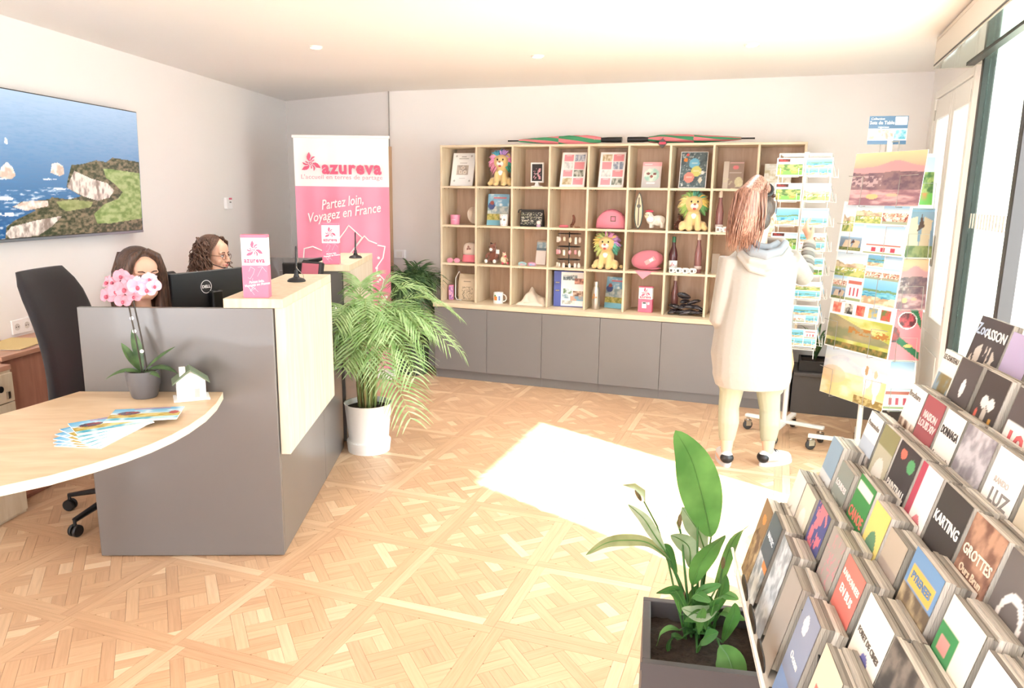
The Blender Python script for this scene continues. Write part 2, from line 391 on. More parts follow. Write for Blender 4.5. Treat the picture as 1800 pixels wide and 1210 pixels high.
rpart('header_bottom', mat('header_mirror', '#a9b3ab', 0.08, 0.85), ent, -3.55, -1.00, 2.392, 2.40, 3.64, 3.86)
rpart('header_top', mat('header_beige', '#cfc6bb', 0.4), ent, -3.55, -1.00, 2.54, 2.56, 3.64, 3.86)
rpart('header_end', mat('header_beige', '#cfc6bb', 0.4), ent, -1.00, -0.985, 2.392, 2.56, 3.64, 3.86)
rpart('rail_slot', m_dark, ent, -3.52, -1.12, 2.383, 2.392, 3.78, 3.82)
for n in (-7.15, -8.0, -8.9): rpart('post', m_dark, ent, n, n + 0.05, 0, 2.35, 3.84, 3.90, 0.003)  # posts of the unseen rear opening added for daylight
# porch outside: opaque turquoise side screen sized to block the sun, sunlit cream wall, paving
m_turq = mat('turquoise_screen', '#d3ebe6', 0.25)
pw = B(); P = [SH.p(3.99, -2.20), SH.p(6.25, -2.20), SH.p(6.25, -2.14), SH.p(3.99, -2.14)]; pw.prism([(q.x, q.y) for q in P], 0, 4.6)
struct('wall_porch_sunblock', m_turq, pw, label='pale turquoise porch screen outside the entrance, made tall to block the sun')
pw = B(); P = [SH.p(3.98, 0.70), SH.p(9.0, 0.70), SH.p(9.0, 0.82), SH.p(3.98, 0.82)]; pw.prism([(q.x, q.y) for q in P], 0, 3.2)
struct('wall_outside', mat('outside_cream', '#f1eadb', 0.9), pw, label='cream outside wall seen through the entrance glass')
pw = B(); P = [SH.p(3.98, -12), SH.p(14.0, -12), SH.p(14.0, 0.8), SH.p(3.98, 0.8)]; pw.prism([(q.x, q.y) for q in P], -0.1, -0.03)
struct('floor_outside', mat('paving', '#d8d2c8', 0.9, var=(6, 0.1)), pw, label='pale paving outside the entrance')

# ------------------------------------------------------------------ parquet floor: 0.526 m panels of interlaced strips
def plank_mat(key, island):
    m, N, L, b = new_mat(key)
    if island: g = N.new('ShaderNodeNewGeometry'); rv = g.outputs['Random Per Island']
    else: g = N.new('ShaderNodeObjectInfo'); rv = g.outputs['Random']
    uv = N.new('ShaderNodeUVMap'); uv.uv_map = 'UVMap'
    add = N.new('ShaderNodeVectorMath'); add.operation = 'ADD'; cmb = N.new('ShaderNodeCombineXYZ')
    mu = N.new('ShaderNodeMath'); mu.operation = 'MULTIPLY'; mu.inputs[1].default_value = 37.0; L.new(rv, mu.inputs[0])
    L.new(mu.outputs[0], cmb.inputs[0]); L.new(mu.outputs[0], cmb.inputs[2]); L.new(uv.outputs[0], add.inputs[0]); L.new(cmb.outputs[0], add.inputs[1])
    mp = N.new('ShaderNodeMapping'); mp.inputs['Scale'].default_value = (6, 90, 6); L.new(add.outputs[0], mp.inputs[0])
    n = N.new('ShaderNodeTexNoise'); n.inputs['Scale'].default_value = 1.0; n.inputs['Detail'].default_value = 6; L.new(mp.outputs[0], n.inputs['Vector'])
    r1 = N.new('ShaderNodeValToRGB'); e = r1.color_ramp.elements
    e[0].position = 0.0; e[0].color = (*lin('#cda583'), 1); e[1].position = 1.0; e[1].color = (*lin('#eccfad'), 1)
    k = e.new(0.35); k.color = (*lin('#d3ab87'), 1); k = e.new(0.8); k.color = (*lin('#dab591'), 1)
    L.new(rv, r1.inputs[0])
    r2 = N.new('ShaderNodeValToRGB'); r2.color_ramp.elements[0].color = (0.80, 0.76, 0.72, 1); r2.color_ramp.elements[1].color = (1, 1, 1, 1)
    r2.color_ramp.elements[0].position = 0.35; r2.color_ramp.elements[1].position = 0.6; L.new(n.outputs['Fac'], r2.inputs[0])
    mxn = N.new('ShaderNodeMix'); mxn.data_type = 'RGBA'; mxn.blend_type = 'MULTIPLY'; mxn.inputs[0].default_value = 0.55
    L.new(r1.outputs[0], mxn.inputs[6]); L.new(r2.outputs[0], mxn.inputs[7]); L.new(mxn.outputs[2], b.inputs['Base Color'])
    b.inputs['Roughness'].default_value = 0.36; b.inputs['Specular IOR Level'].default_value = 0.45
    bp = N.new('ShaderNodeBump'); bp.inputs['Strength'].default_value = 0.06; L.new(n.outputs['Fac'], bp.inputs['Height']); L.new(bp.outputs[0], b.inputs['Normal'])
    return m
m_plank = plank_mat('parquet_plank', False); m_planks = plank_mat('parquet_field', True)
flo = SH.o
fb = B(); P = [LW.p(-0.1, -9.0), SH.p(3.98, -9.5), SH.p(3.98, 0.5), cm, cl]
P2 = [LW.p(-0.15, -9.0), SH.p(4.0, -9.5), SH.p(4.0, 0.55), SH.p(-0.75, WB + 0.2), LW.p(-0.15, 0.2)]; fb.prism([(q[0], q[1]) for q in P2], -0.05, -0.003)
floor = struct('floor', mat('parquet_joint', '#8a6142', 0.8), fb, label='parquet floor of interlaced oak panels')
def clip(poly, h):
    for (a, b_, c) in [(1, 0, h), (-1, 0, h), (0, 1, h), (0, -1, h)]:
        out = []
        for i in range(len(poly)):
            p, q = poly[i], poly[(i + 1) % len(poly)]; dp = c - a * p[0] - b_ * p[1]; dq = c - a * q[0] - b_ * q[1]
            if dp >= 0: out.append(p)
            if (dp >= 0) != (dq >= 0): t = dp / (dp - dq); out.append((p[0] + t * (q[0] - p[0]), p[1] + t * (q[1] - p[1])))
        poly = out
        if len(poly) < 3: return []
    return poly
def area(p): return 0.5 * sum(p[i][0] * p[(i + 1) % len(p)][1] - p[(i + 1) % len(p)][0] * p[i][1] for i in range(len(p)))
def panel_pieces(S=0.526, bw=0.046, d=0.150, w=0.046):
    h = S / 2; pcs = []
    for k in range(4):        # border strips, butted in turn
        a = k * PI / 2; R = lambda x, y: (x * math.cos(a) - y * math.sin(a), x * math.sin(a) + y * math.cos(a))
        pcs.append(([R(-h, -h), R(h - bw, -h), R(h - bw, -h + bw), R(-h, -h + bw)], a))
    hi = h - bw; c45 = math.sqrt(0.5); rot = lambda u, v: ((u - v) * c45, (u + v) * c45)
    def rc(u0, u1, v0, v1, ang):
        p = clip([rot(u0, v0), rot(u1, v0), rot(u1, v1), rot(u0, v1)], hi)
        if p and area(p) > 2.5e-4: pcs.append((p, ang))
    for i in range(-3, 4):
        for j in range(-3, 4):
            if (i + j) % 2 == 0: rc(i * d - d + w / 2, i * d + d - w / 2, j * d - w / 2, j * d + w / 2, PI / 4)
            else: rc(i * d - w / 2, i * d + w / 2, j * d - d + w / 2, j * d + d - w / 2, 3 * PI / 4)
            u0, v0, g = i * d + w / 2, j * d + w / 2, (d - w) / 2       # field between the strips: two slats
            for t in range(2):
                if (i + j) % 2: rc(u0 + t * g, u0 + t * g + g, v0, v0 + 2 * g, 3 * PI / 4)
                else: rc(u0, u0 + 2 * g, v0 + t * g, v0 + t * g + g, PI / 4)
    return pcs
PCS = panel_pieces()
def inset(p, g):
    cx = sum(q[0] for q in p) / len(p); cy = sum(q[1] for q in p) / len(p); out = []
    n = len(p)
    for i in range(n):
        a, b_, c = Vector(p[i - 1]), Vector(p[i]), Vector(p[(i + 1) % n]); d1 = (b_ - a).normalized(); d2 = (c - b_).normalized()
        n1 = Vector((-d1.y, d1.x)); n2 = Vector((-d2.y, d2.x)); k = 1 + n1.dot(n2)
        out.append(tuple(b_ + (n1 + n2) * (g / k if k > 0.3 else g)))
    return out
def piece_geo(p, ang):
    q = inset(p, 0.0006); n = len(q); vs = [(x, y, 0.0) for x, y in q] + [(x, y, -0.004) for x, y in p]
    fs = [tuple(range(n))] + [(i, n + i, n + (i + 1) % n, (i + 1) % n) for i in range(n)]
    uv = [(x * math.cos(ang) + y * math.sin(ang), -x * math.sin(ang) + y * math.cos(ang)) for x, y, z in vs]
    return vs, fs, uv
GEO = [piece_geo(p, a) for p, a in PCS]
def set_uv(me, uv):
    l = me.uv_layers.new(name='UVMap'); ix = np.zeros(len(me.loops), int); me.loops.foreach_get('vertex_index', ix)
    l.data.foreach_set('uv', np.array(uv, float)[ix].ravel())
PE0, PN0, PS = 0.376, -3.62, 0.526
room_poly = [tuple(SH.e @ (np.array([q[0], q[1], 0]) - SH.o) if k == 0 else SH.n @ (np.array([q[0], q[1], 0]) - SH.o) for k in (0, 1)) for q in P]
def in_room(e, n):
    m = False; q = room_poly
    for i in range(len(q)):
        (x0, y0), (x1, y1) = q[i], q[(i + 1) % len(q)]
        if (y0 > n) != (y1 > n) and e < x0 + (n - y0) * (x1 - x0) / (y1 - y0): m = not m
    return m
def screen(P):
    d = np.asarray(P, float) - EYE; z = d @ AF; return 900 + F_PX * (d @ XR) / z, 605 - F_PX * (d @ UR) / z, z
cand = []; rest = []
for i in range(-9, 9):
    for j in range(-9, 9):
        ce, cn = PE0 + (i + 0.5) * PS, PN0 + (j + 0.5) * PS
        if not all(in_room(ce + a * PS * 0.45, cn + b_ * PS * 0.45) or in_room(ce, cn) for a in (-1, 1) for b_ in (-1, 1)): continue
        for k, (p, a) in enumerate(PCS):
            c = np.mean(p, axis=0); X = SH.p(ce + c[0], cn + c[1]); sx, sy, z = screen(X)
            vis = z > 0.5 and -20 < sx < 1300 and 700 < sy < 1230 and not (165 < sx < 520 and sy < 985) and not (sx < 400 and sy < 880) and not (sx > 1120 and sy > 1030)
            if vis: cand.append((area(p) / z ** 3, i, j, k))
            elif z > -0.5: rest.append((i, j, k))
cand.sort(reverse=True)
MESHES = {}
for _, i, j, k in cand[:300]:
    if k not in MESHES:
        vs_, fs_, uv_ = GEO[k]; me = bpy.data.meshes.new('plank'); me.from_pydata(vs_, [], fs_); set_uv(me, uv_); me.materials.append(m_plank); me.update(); MESHES[k] = me
    o = bpy.data.objects.new('plank', MESHES[k]); COL.objects.link(o); o.parent = floor
    o.location = SH.p(PE0 + (i + 0.5) * PS, PN0 + (j + 0.5) * PS, 0); o.rotation_euler = (0, 0, SH.a)
V_, F_, U_ = [], [], []
ca, sa = math.cos(SH.a), math.sin(SH.a)
for i, j, k in [c[1:] for c in cand[300:]] + rest:
    g = SH.p(PE0 + (i + 0.5) * PS, PN0 + (j + 0.5) * PS, 0); o = len(V_); vs_, fs_, uv_ = GEO[k]
    V_ += [(g.x + x * ca - y * sa, g.y + x * sa + y * ca, z) for x, y, z in vs_]; F_ += [tuple(q + o for q in f) for f in fs_]; U_ += uv_
me = bpy.data.meshes.new('parquet_field'); me.from_pydata(V_, [], F_); set_uv(me, U_); me.materials.append(m_planks); me.update()
o = put('parquet_field', me, floor); o['kind'] = 'stuff'

# ceiling downlights
DL = [tuple(at_z(x, y, CEIL)[:2]) for x, y in [(555, 82), (945, 98), (1322, 78)]]
for q, c in enumerate(DL):
    t = thing('downlight', ['recessed ceiling downlight above the roll-up banner side', 'recessed ceiling downlight above the middle of the cube shelving', 'recessed ceiling downlight above the right end of the cube shelving'][q], 'ceiling light', (c[0], c[1], CEIL - 0.012), group='recessed ceiling downlights')
    B().lathe([(0.034, 0.010), (0.034, 0.002), (0.042, 0.0), (0.046, 0.012)], 24).build('trim_ring', m_white, t, True)
    B().lathe([(0.0001, 0.009), (0.034, 0.009)], 24).build('bulb', mat('bulb_glow', '#fff3df', 0.5, emit=6.0), t)
    li = bpy.data.lights.new('downlight_beam', 'SPOT'); li.energy = 70; li.spot_size = math.radians(125); li.spot_blend = 0.9; li.color = (1.0, 0.96, 0.9); li.shadow_soft_size = 0.04
    lo = bpy.data.objects.new('downlight_beam', li); COL.objects.link(lo); lo.parent = t; lo.location = (0, 0, -0.01)

# ------------------------------------------------------------------ reception area
m_black = mat('black_plastic', '#17171a', 0.4); m_steel = mat('steel', '#b9b4ae', 0.3, 1)
m_pink = mat('pink_print', '#ec7692', 0.5); m_pinkd = mat('pink_logo', '#df5f80', 0.5); m_paper = mat('white_paper', '#fbf9f8', 0.6)
m_pinkt = mat('pink_text_pale', '#dca6b4', 0.6)
def root_of(fr, name, label, cat, e, n, z=0.0, rz=0.0, group=None):
    return thing(name, label, cat, fr.p(e, n, z), fr.a + rz, group)
def strip(b, pts, w):                     # flat line in the x-z plane
    for p, q in zip(pts, pts[1:]):
        d = Vector((q[0] - p[0], 0, q[1] - p[1])); L_ = d.length
        if L_ < 1e-6: continue
        d /= L_; s_ = Vector((-d.z, 0, d.x)) * w / 2; a = Vector((p[0], 0, p[1])) - d * w * 0.3; c = Vector((q[0], 0, q[1])) + d * w * 0.3
        b.add([tuple(a - s_), tuple(c - s_), tuple(c + s_), tuple(a + s_)], [(0, 1, 2, 3)])
    return b
def emblem(parent, m, x, z, r, y=-0.001, name='emblem'):
    b = B()
    for k in range(3):
        a = k * 2 * PI / 3 + 0.12; ca_, sa_ = math.cos(a), math.sin(a)
        def arc(pts): return [(x + r * (u * ca_ - v * sa_), y, z + r * (u * sa_ + v * ca_)) for u, v in pts]
        def band(o, i):
            n = len(o); b.add(arc(o) + arc(i), [(t, t + 1, n + t + 1, n + t) for t in range(n - 1)])
        band([(-0.10, 0.20), (-0.27, 0.42), (-0.27, 0.66), (-0.16, 0.88), (0.02, 1.08)], [(0.0, 0.22), (-0.02, 0.40), (0.06, 0.54), (0.13, 0.72), (0.02, 1.08)])
        band([(0.03, 0.21), (0.06, 0.38), (0.18, 0.54), (0.36, 0.62), (0.56, 0.58)], [(0.09, 0.17), (0.17, 0.32), (0.28, 0.42), (0.40, 0.47), (0.56, 0.58)])
        band([(0.12, 0.14), (0.24, 0.27), (0.36, 0.31), (0.48, 0.27)], [(0.14, 0.09), (0.25, 0.16), (0.36, 0.19), (0.48, 0.27)])
    n = 14; R = lambda q, s_: (x + r * s_ * math.cos(q), y, z + r * s_ * math.sin(q))
    b.add([R(2 * PI * i / n, 0.14) for i in range(n)] + [R(2 * PI * i / n, 0.07) for i in range(n)], [(i, (i + 1) % n, n + (i + 1) % n, n + i) for i in range(n)])
    return b.build(name, m, parent)

# near counter ----------------------------------------------------------------
c1 = root_of(DK, 'reception_counter', 'near grey reception counter with oak top and oak cladding beside the white-potted palm', 'counter', 0, 0)
box('front_panel', m_grey, c1, -0.823, 0.0, 0.0, 0.025, 0.006, 1.15, 0.0015)
box('side_panel', m_grey, c1, -0.02, 0.0, 0.027, 0.93, 0.006, 1.148, 0.0015)
box('side_panel', m_grey, c1, -0.02, 0.0, 0.934, 1.50, 0.006, 0.90, 0.0015)
box('rear_panel', m_grey, c1, -0.45, -0.022, 1.475, 1.50, 0.006, 0.90, 0.0015)
box('oak_top', m_oak, c1, -0.207, 0.045, 0.0, 1.03, 1.151, 1.192, 0.0015)
box('oak_cladding', wood('oak_clad', '#dfd4c4', '#d2c2ac', 0.45, (5, 9, 1.0)), c1, 0.003, 0.045, 0.02, 1.03, 0.485, 1.1505, 0.0015)
box('work_surface', m_oakh, c1, -0.80, -0.022, 0.027, 1.45, 0.72, 0.75)
# far counter
c2 = root_of(DK, 'reception_counter', 'far grey reception counter with oak top in front of the pink banner', 'counter', 0, 0)
box('front_panel', m_grey, c2, -0.40, 0.0, 1.62, 1.645, 0.006, 1.15, 0.0015)
box('side_panel', m_grey, c2, -0.02, 0.0, 1.647, 2.575, 0.006, 1.148, 0.0015)
box('end_panel', m_grey, c2, -0.80, 0.0, 2.58, 2.605, 0.006, 1.15, 0.0015)
box('oak_top', m_oak, c2, -0.19, 0.05, 1.60, 2.61, 1.151, 1.192, 0.0015)
box('oak_cladding', MATS['oak_clad'], c2, 0.003, 0.05, 1.63, 2.61, 0.485, 1.1505, 0.0015)
box('work_surface', m_oakh, c2, -0.78, -0.022, 1.65, 2.575, 0.72, 0.75)
# curved oak wing
out = [(-0.231, -0.003), (-0.198, -0.183), (-0.186, -0.34), (-0.194, -0.491), (-0.212, -0.60), (-0.242, -0.703), (-0.285, -0.80), (-0.339, -0.891), (-0.421, -1.0), (-0.516, -1.085), (-0.65, -1.18), (-0.82, -1.25), (-1.0, -1.28), (-1.18, -1.25), (-1.33, -1.16), (-1.43, -1.02)]
inn = [(-1.30, -0.80), (-1.12, -0.62), (-1.03, -0.48), (-0.965, -0.354), (-0.925, -0.25), (-0.895, -0.161), (-0.845, -0.003)]
wing = root_of(DK, 'desk_wing', 'curved oak desk top jutting from the grey panel under the orchid', 'desk', 0, 0)
B().prism(out + inn, 0.748, 0.78).build('desk_top', wood('oak_wing', '#dfc5a3', '#d0b08a', 0.4, (1.4, 7, 9)), wing)
eb = B(); n_ = len(out)
eb.add([(x + 0.0008, y - 0.0008, 0.7485) for x, y in out] + [(x + 0.0008, y - 0.0008, 0.7795) for x, y in out], [(i + 1, i, n_ + i, n_ + i + 1) for i in range(n_ - 1)])
eb.build('edge_band', mat('edge_band_pale', '#f0e2c8', 0.4), wing)
B().at((-1.15, -0.95, 0)).lathe([(0.16, 0.0), (0.16, 0.012), (0.035, 0.02), (0.035, 0.748)], 20).build('leg', m_steel, wing, True)

# monitors ----------------------------------------------------------------
def monitor(label, e, n, z, rz, w, hgt, logo=True, group='flat monitors behind the counters', stand=0.75):
    t = root_of(DK, 'monitor', label, 'monitor', e, n, stand, rz, group); zc = z - stand
    b = B().box(-w / 2, w / 2, -0.012, 0.012, zc - hgt, zc, 0.004); b.build('screen_housing', mat('monitor_black', '#2c2d30', 0.35), t)
    box('display', mat('display_dark', '#10141a', 0.12), t, -w / 2 + 0.008, w / 2 - 0.008, 0.0121, 0.0128, zc - hgt + 0.012, zc - 0.008)
    B().box(-0.035, 0.035, -0.05, -0.013, 0.012, zc - hgt * 0.35, 0.006).build('stand_neck', m_black, t)
    B().box(-0.12, 0.12, -0.13, 0.07, 0.0005, 0.012, 0.004).build('stand_foot', m_black, t)
    if logo:
        zl = zc - 0.085; rb_ = B(); n = 28; R = lambda q, s_: (-0.045 + 0.036 * s_ * math.cos(q), -0.0126, zl + 0.036 * s_ * math.sin(q))
        rb_.add([R(2 * PI * i / n, 1) for i in range(n)] + [R(2 * PI * i / n, 0.9) for i in range(n)], [(i, (i + 1) % n, n + (i + 1) % n, n + i) for i in range(n)])
        rb_.build('logo_ring', m_paper, t); lettering('DELL', m_paper, t, (-0.045, -0.0128, zl), size=0.022, bold=0.0008, width=0.054, name='logo_lettering')
    return t
monitor('black monitor seen from behind with a round logo beside the orchid', -0.575, 0.90, 1.222, math.radians(60), 0.52, 0.31)
monitor('small black monitor seen from behind on the far counter desk', -0.24, 2.05, 1.20, math.radians(74), 0.40, 0.25, logo=False, stand=0.75)
# card terminal display behind the pen stand
t = root_of(DK, 'customer_display', 'small dark customer display with a pink screen behind the near pen stand', 'display', -0.10, 1.22, 0.75, math.radians(-28))
B().lathe([(0.05, 0.0005), (0.05, 0.012), (0.012, 0.02), (0.012, 0.40)], 16).build('pole', m_black, t, True)
b = B().at((0, 0, 0.44), (math.radians(-12), 0, 0)); b.box(-0.075, 0.075, -0.02, 0.02, -0.045, 0.055, 0.008); b.build('housing', m_black, t)
b = B().at((0, 0, 0.44), (math.radians(-12), 0, 0)); b.box(-0.062, 0.062, -0.0215, -0.0201, -0.032, 0.042); b.build('screen', mat('pink_screen', '#c76a7d', 0.25), t)
b = B().at((-0.16, 0.06, 0.43), (0.2, 0, 0.6)); b.box(-0.09, 0.09, -0.015, 0.015, -0.05, 0.05, 0.006); b.build('keypad_unit', m_black, t)

# leaflet boxes with the pink emblem ----------------------------------------
def azure_box(label, loc, rz, w=0.105, d=0.06, hgt=0.27, photo=False, group='pink and white cardboard display boxes'):
    t = thing('display_box', label, 'box', loc, rz, group)
    B().box(-w / 2, w / 2, -d / 2, d / 2, 0.0005, hgt, 0.001).build('carton', m_paper, t)
    f = -d / 2 - 0.0006
    B().box(-w / 2 - 0.0005, w / 2 + 0.0005, f, d / 2 + 0.0005, 0.0006, hgt * 0.52).build('pink_band', m_pink, t)
    B().box(-w / 2 - 0.0005, w / 2 + 0.0005, f, d / 2 + 0.0005, hgt * 0.955, hgt + 0.0004).build('top_band', m_pink, t)
    emblem(t, m_pinkd, 0, hgt * 0.765, w * 0.36, f - 0.0006)
    lettering('azureva', m_pinkd, t, (0, f - 0.0005, hgt * 0.60), size=w * 0.28, bold=w * 0.011, spacing=1.14, width=w * 0.82, name='logo_lettering')
    if photo:
        box('pictogram', m_paper, t, -w * 0.22, w * 0.10, f - 0.001, f, hgt * 0.16, hgt * 0.40); box('pictogram', m_paper, t, w * 0.16, w * 0.32, f - 0.001, f, hgt * 0.30, hgt * 0.40)
        box('pictogram_detail', m_black, t, -w * 0.18, w * 0.06, f - 0.0014, f - 0.001, hgt * 0.34, hgt * 0.39)
    else:
        lettering('Partez loin,\nVoyagez en France', m_paper, t, (w * 0.05, f - 0.0005, hgt * 0.24), rot=(PI / 2, math.radians(-8), 0), size=w * 0.135, bold=w * 0.003, shear=0.3, name='script_lettering')
        lb = B(); r_ = random.Random(5)
        for k in range(4):
            x, z = r_.uniform(-w * 0.4, w * 0.4), r_.uniform(hgt * 0.05, hgt * 0.45); pts = [(x, z)]
            for q in range(5): x = max(-w * 0.45, min(w * 0.45, x + r_.uniform(-w * 0.2, w * 0.2))); z = max(hgt * 0.03, min(hgt * 0.5, z + r_.uniform(-hgt * 0.1, hgt * 0.1))); pts.append((x, z))
            strip(lb, pts, w * 0.012)
        lb.v = [(x, f - 0.0004, z) for x, y, z in lb.v]; lb.build('map_outline', mat('pale_pink_line', '#f9c3cf', 0.5), t)
    return t
azure_box('pink and white display box standing on the near oak counter top', DK.p(-0.075, 0.055, 1.192), DK.a + math.radians(4))
azure_box('pink and white display box standing on the far oak counter top', DK.p(-0.075, 1.67, 1.192), DK.a + math.radians(2), hgt=0.26)
def pen_stand(label, e, n):
    t = root_of(DK, 'pen_stand', label, 'pen stand', e, n, 1.1925, 0, 'black pens in weighted stands')
    B().lathe([(0.046, 0.0), (0.046, 0.006), (0.038, 0.014), (0.016, 0.022), (0.010, 0.040), (0.010, 0.055), (0.007, 0.055)], 24).build('base', m_black, t, True)
    B().at((0, 0, 0.03), (math.radians(-5), 0, 0)).lathe([(0.003, 0.0), (0.0055, 0.02), (0.0055, 0.085), (0.0045, 0.09), (0.0045, 0.14), (0.003, 0.152)], 12).build('pen', m_black, t, True)
    b = B(); b.tube([(0.01 * math.cos(q) + 0.004 * q, 0.008 * math.sin(q), 0.12 - 0.014 * q) for q in [k * 0.5 for k in range(16)]], 0.0012, 5); b.build('chain', m_steel, t, True)
pen_stand('black pen in a weighted stand on the near oak counter top', -0.055, 0.66)
pen_stand('black pen in a weighted stand on the far oak counter top', 0.0, 2.14)
# white cable loop behind counter one
b = B(); b.tube([(0.035 * math.cos(q), 0.055 * math.sin(q) - 0.1, 0.02 + 0.01 * math.sin(q * 2)) for q in [k * 0.4 for k in range(15)]], 0.004, 6)
tag(b.build('cable_loop', m_paper, None, True, loc=DK.p(-0.03, 1.45, 0.97), rot=(0.5, 0, DK.a)), 'white cable loop hanging behind the near counter end', 'cable')

# roll-up banner -------------------------------------------------------------
by = 6.62; xl = at_y(510, 238, by); xr_ = at_y(679, 243, by); bw_ = xr_[0] - xl[0]; bh = (xl[2] + xr_[2]) / 2 - 0.07
bn = thing('rollup_banner', 'white and pink roll-up banner with emblem and script lettering', 'banner', ((xl[0] + xr_[0]) / 2 + 0.02, by, 0), math.radians(-2))
nx = 41; curl = lambda u: 0.010 * math.sin(u * 9.0) + 0.006 * math.sin(u * 23)
def sheet(z0, z1, m, name):
    b = B(); vs = []; 
    for j in range(2):
        for i in range(nx): u = i / (nx - 1); vs.append(((u - 0.5) * bw_, curl(u) if j == 0 else curl(u) * 0.25 if z1 > 1.9 else curl(u), z1 if j else z0))
    b.add(vs, [(i, i + 1, nx + i + 1, nx + i) for i in range(nx - 1)]); o = b.build(name, m, bn, 'all'); return o
zt = bh + 0.07; zs = at_y(520, 327, by)[2]
sheet(0.075, zs, mat('banner_pink', '#f296b0', 0.42), 'pink_sheet'); sheet(zs, zt, mat('banner_white', '#fdfcfb', 0.45), 'white_sheet')
B().box(-bw_ / 2 - 0.01, bw_ / 2 + 0.01, -0.02, 0.012, zt - 0.012, zt + 0.012, 0.004).build('top_rail', m_paper, bn)
B().box(-bw_ / 2 - 0.02, bw_ / 2 + 0.02, -0.09, 0.09, 0.0, 0.075, 0.012).build('base_cassette', m_paper, bn)
B().tube([(0, 0.04, 0.05), (0, 0.03, zt)], 0.008, 8).build('support_pole', m_steel, bn)
bx = lambda px: (px - 595) / 169 * bw_
bz = lambda py: at_y(600, py, by)[2]
emblem(bn, m_pinkd, bx(541), bz(288), 0.088, -0.022)
lettering('azureva', m_pinkd, bn, (bx(614), -0.022, bz(296)), size=0.15, bold=0.0062, spacing=1.14, width=bw_ * 0.63, name='logo_lettering')
lettering("L'accueil en terres de partage", mat('pale_rose_text', '#e6a3b4', 0.6), bn, (bx(596), -0.022, bz(312)), size=0.052, width=bw_ * 0.86, name='tagline_lettering')['kind'] = 'stuff'
lettering('Partez loin,', m_paper, bn, (bx(595), -0.022, bz(356)), rot=(PI / 2, math.radians(-9), 0), size=0.12, bold=0.001, shear=0.35, width=bw_ * 0.45, name='script_lettering')
lettering('Voyagez en France', m_paper, bn, (bx(597), -0.022, bz(375)), rot=(PI / 2, math.radians(-9), 0), size=0.115, bold=0.001, shear=0.35, width=bw_ * 0.78, name='script_lettering')
lb = B()
for pts in [[(522, 455), (524, 438), (540, 434), (557, 441), (566, 440), (560, 420), (574, 424), (584, 425), (600, 405), (606, 396), (630, 417), (600, 455), (634, 414), (642, 422), (656, 427)],
            [(658, 430), (671, 432), (667, 452), (656, 467), (655, 480), (660, 482), (668, 490), (664, 505), (658, 512), (668, 520), (672, 545), (660, 560)]]:
    strip(lb, [(bx(x), bz(y)) for x, y in pts], 0.010)
lb.v = [(x, -0.024, z) for x, y, z in lb.v]; lb.build('map_outline', m_paper, bn)
for x, y in [(659, 452), (655, 470), (657, 484), (661, 490), (657, 494), (672, 520), (663, 531)]:
    B().add([(bx(x) + 0.012 * math.cos(2 * PI * k / 12), -0.025, bz(y) + 0.012 * math.sin(2 * PI * k / 12)) for k in range(12)], [tuple(range(12))]).build('map_dot', m_paper, bn)

# television ----------------------------------------------------------------
tv_n1, tv_z1 = LW.side(243, 198, 0.095); tv_n2, tv_z2 = LW.side(243, 405, 0.07); TW, TH = 1.46, (tv_z1 - tv_z2)
tvr = thing('television', 'large flat television showing a green headland and blue sea', 'television', LW.p(0.085, (tv_n1 + tv_n2) / 2 - TW / 2, tv_z2), LW.a - PI / 2 + PI, rot=(math.radians(1.5), 0, LW.a + PI / 2))
B().box(-TW / 2, TW / 2, 0.0, 0.022, 0, TH, 0.003).build('panel', m_black, tvr)
B().box(-TW * 0.38, TW * 0.38, 0.022, 0.06, 0.08, TH * 0.7, 0.01).build('rear_box', m_black, tvr)
B().box(-TW / 2, TW / 2, -0.002, 0.03, -0.014, 0.002, 0.002).build('lower_trim', mat('trim_silver', '#9aa7b0', 0.3, 0.6), tvr)
B().box(-0.25, 0.25, 0.06, 0.082, 0.15, TH * 0.6).build('wall_bracket', m_black, tvr)
vis = 1.0                                         # share of the picture: u = 1 is the right edge
PT = Paint(330, 190, '#2f5f93'); u0 = 1 - 243 / 262.0
nzx = PT.u * 2
s_ = (PT.u)
PT.c = PT.grad('#2a5a8c', '#a9c3e2', 0.05, 1.0); PT.put(np.clip(fbm(PT.u * 30, PT.v * 120) - 0.42, 0, 1) * 1.3 * np.clip(1.1 - PT.v, 0, 1), '#4f86b8')
PT.put(np.clip(fbm(PT.u * 26 + 3, PT.v * 70 + 9) - 0.60, 0, 1) * 6 * (PT.v < 0.35) * (PT.u < 0.62), '#e8f1f6', 0.8)
wob = 0.02 * (fbm(PT.u * 20, PT.v * 20) - 0.5)
def px2(pts): return [(1 - (243 - x) / 262.0, y) for x, y in pts]
rock = PT.mixn('#c9b3a4', '#efe6df', 40, 30); cliff = PT.mixn('#8f8076', '#e6dbd2', 60, 18, 0.3, 0.6); grass = PT.mixn('#71894e', '#a6b57e', 34, 40, 0.3, 0.7); scrub = PT.mixn('#3a4331', '#857a63', 60, 60, 0.3, 0.7)
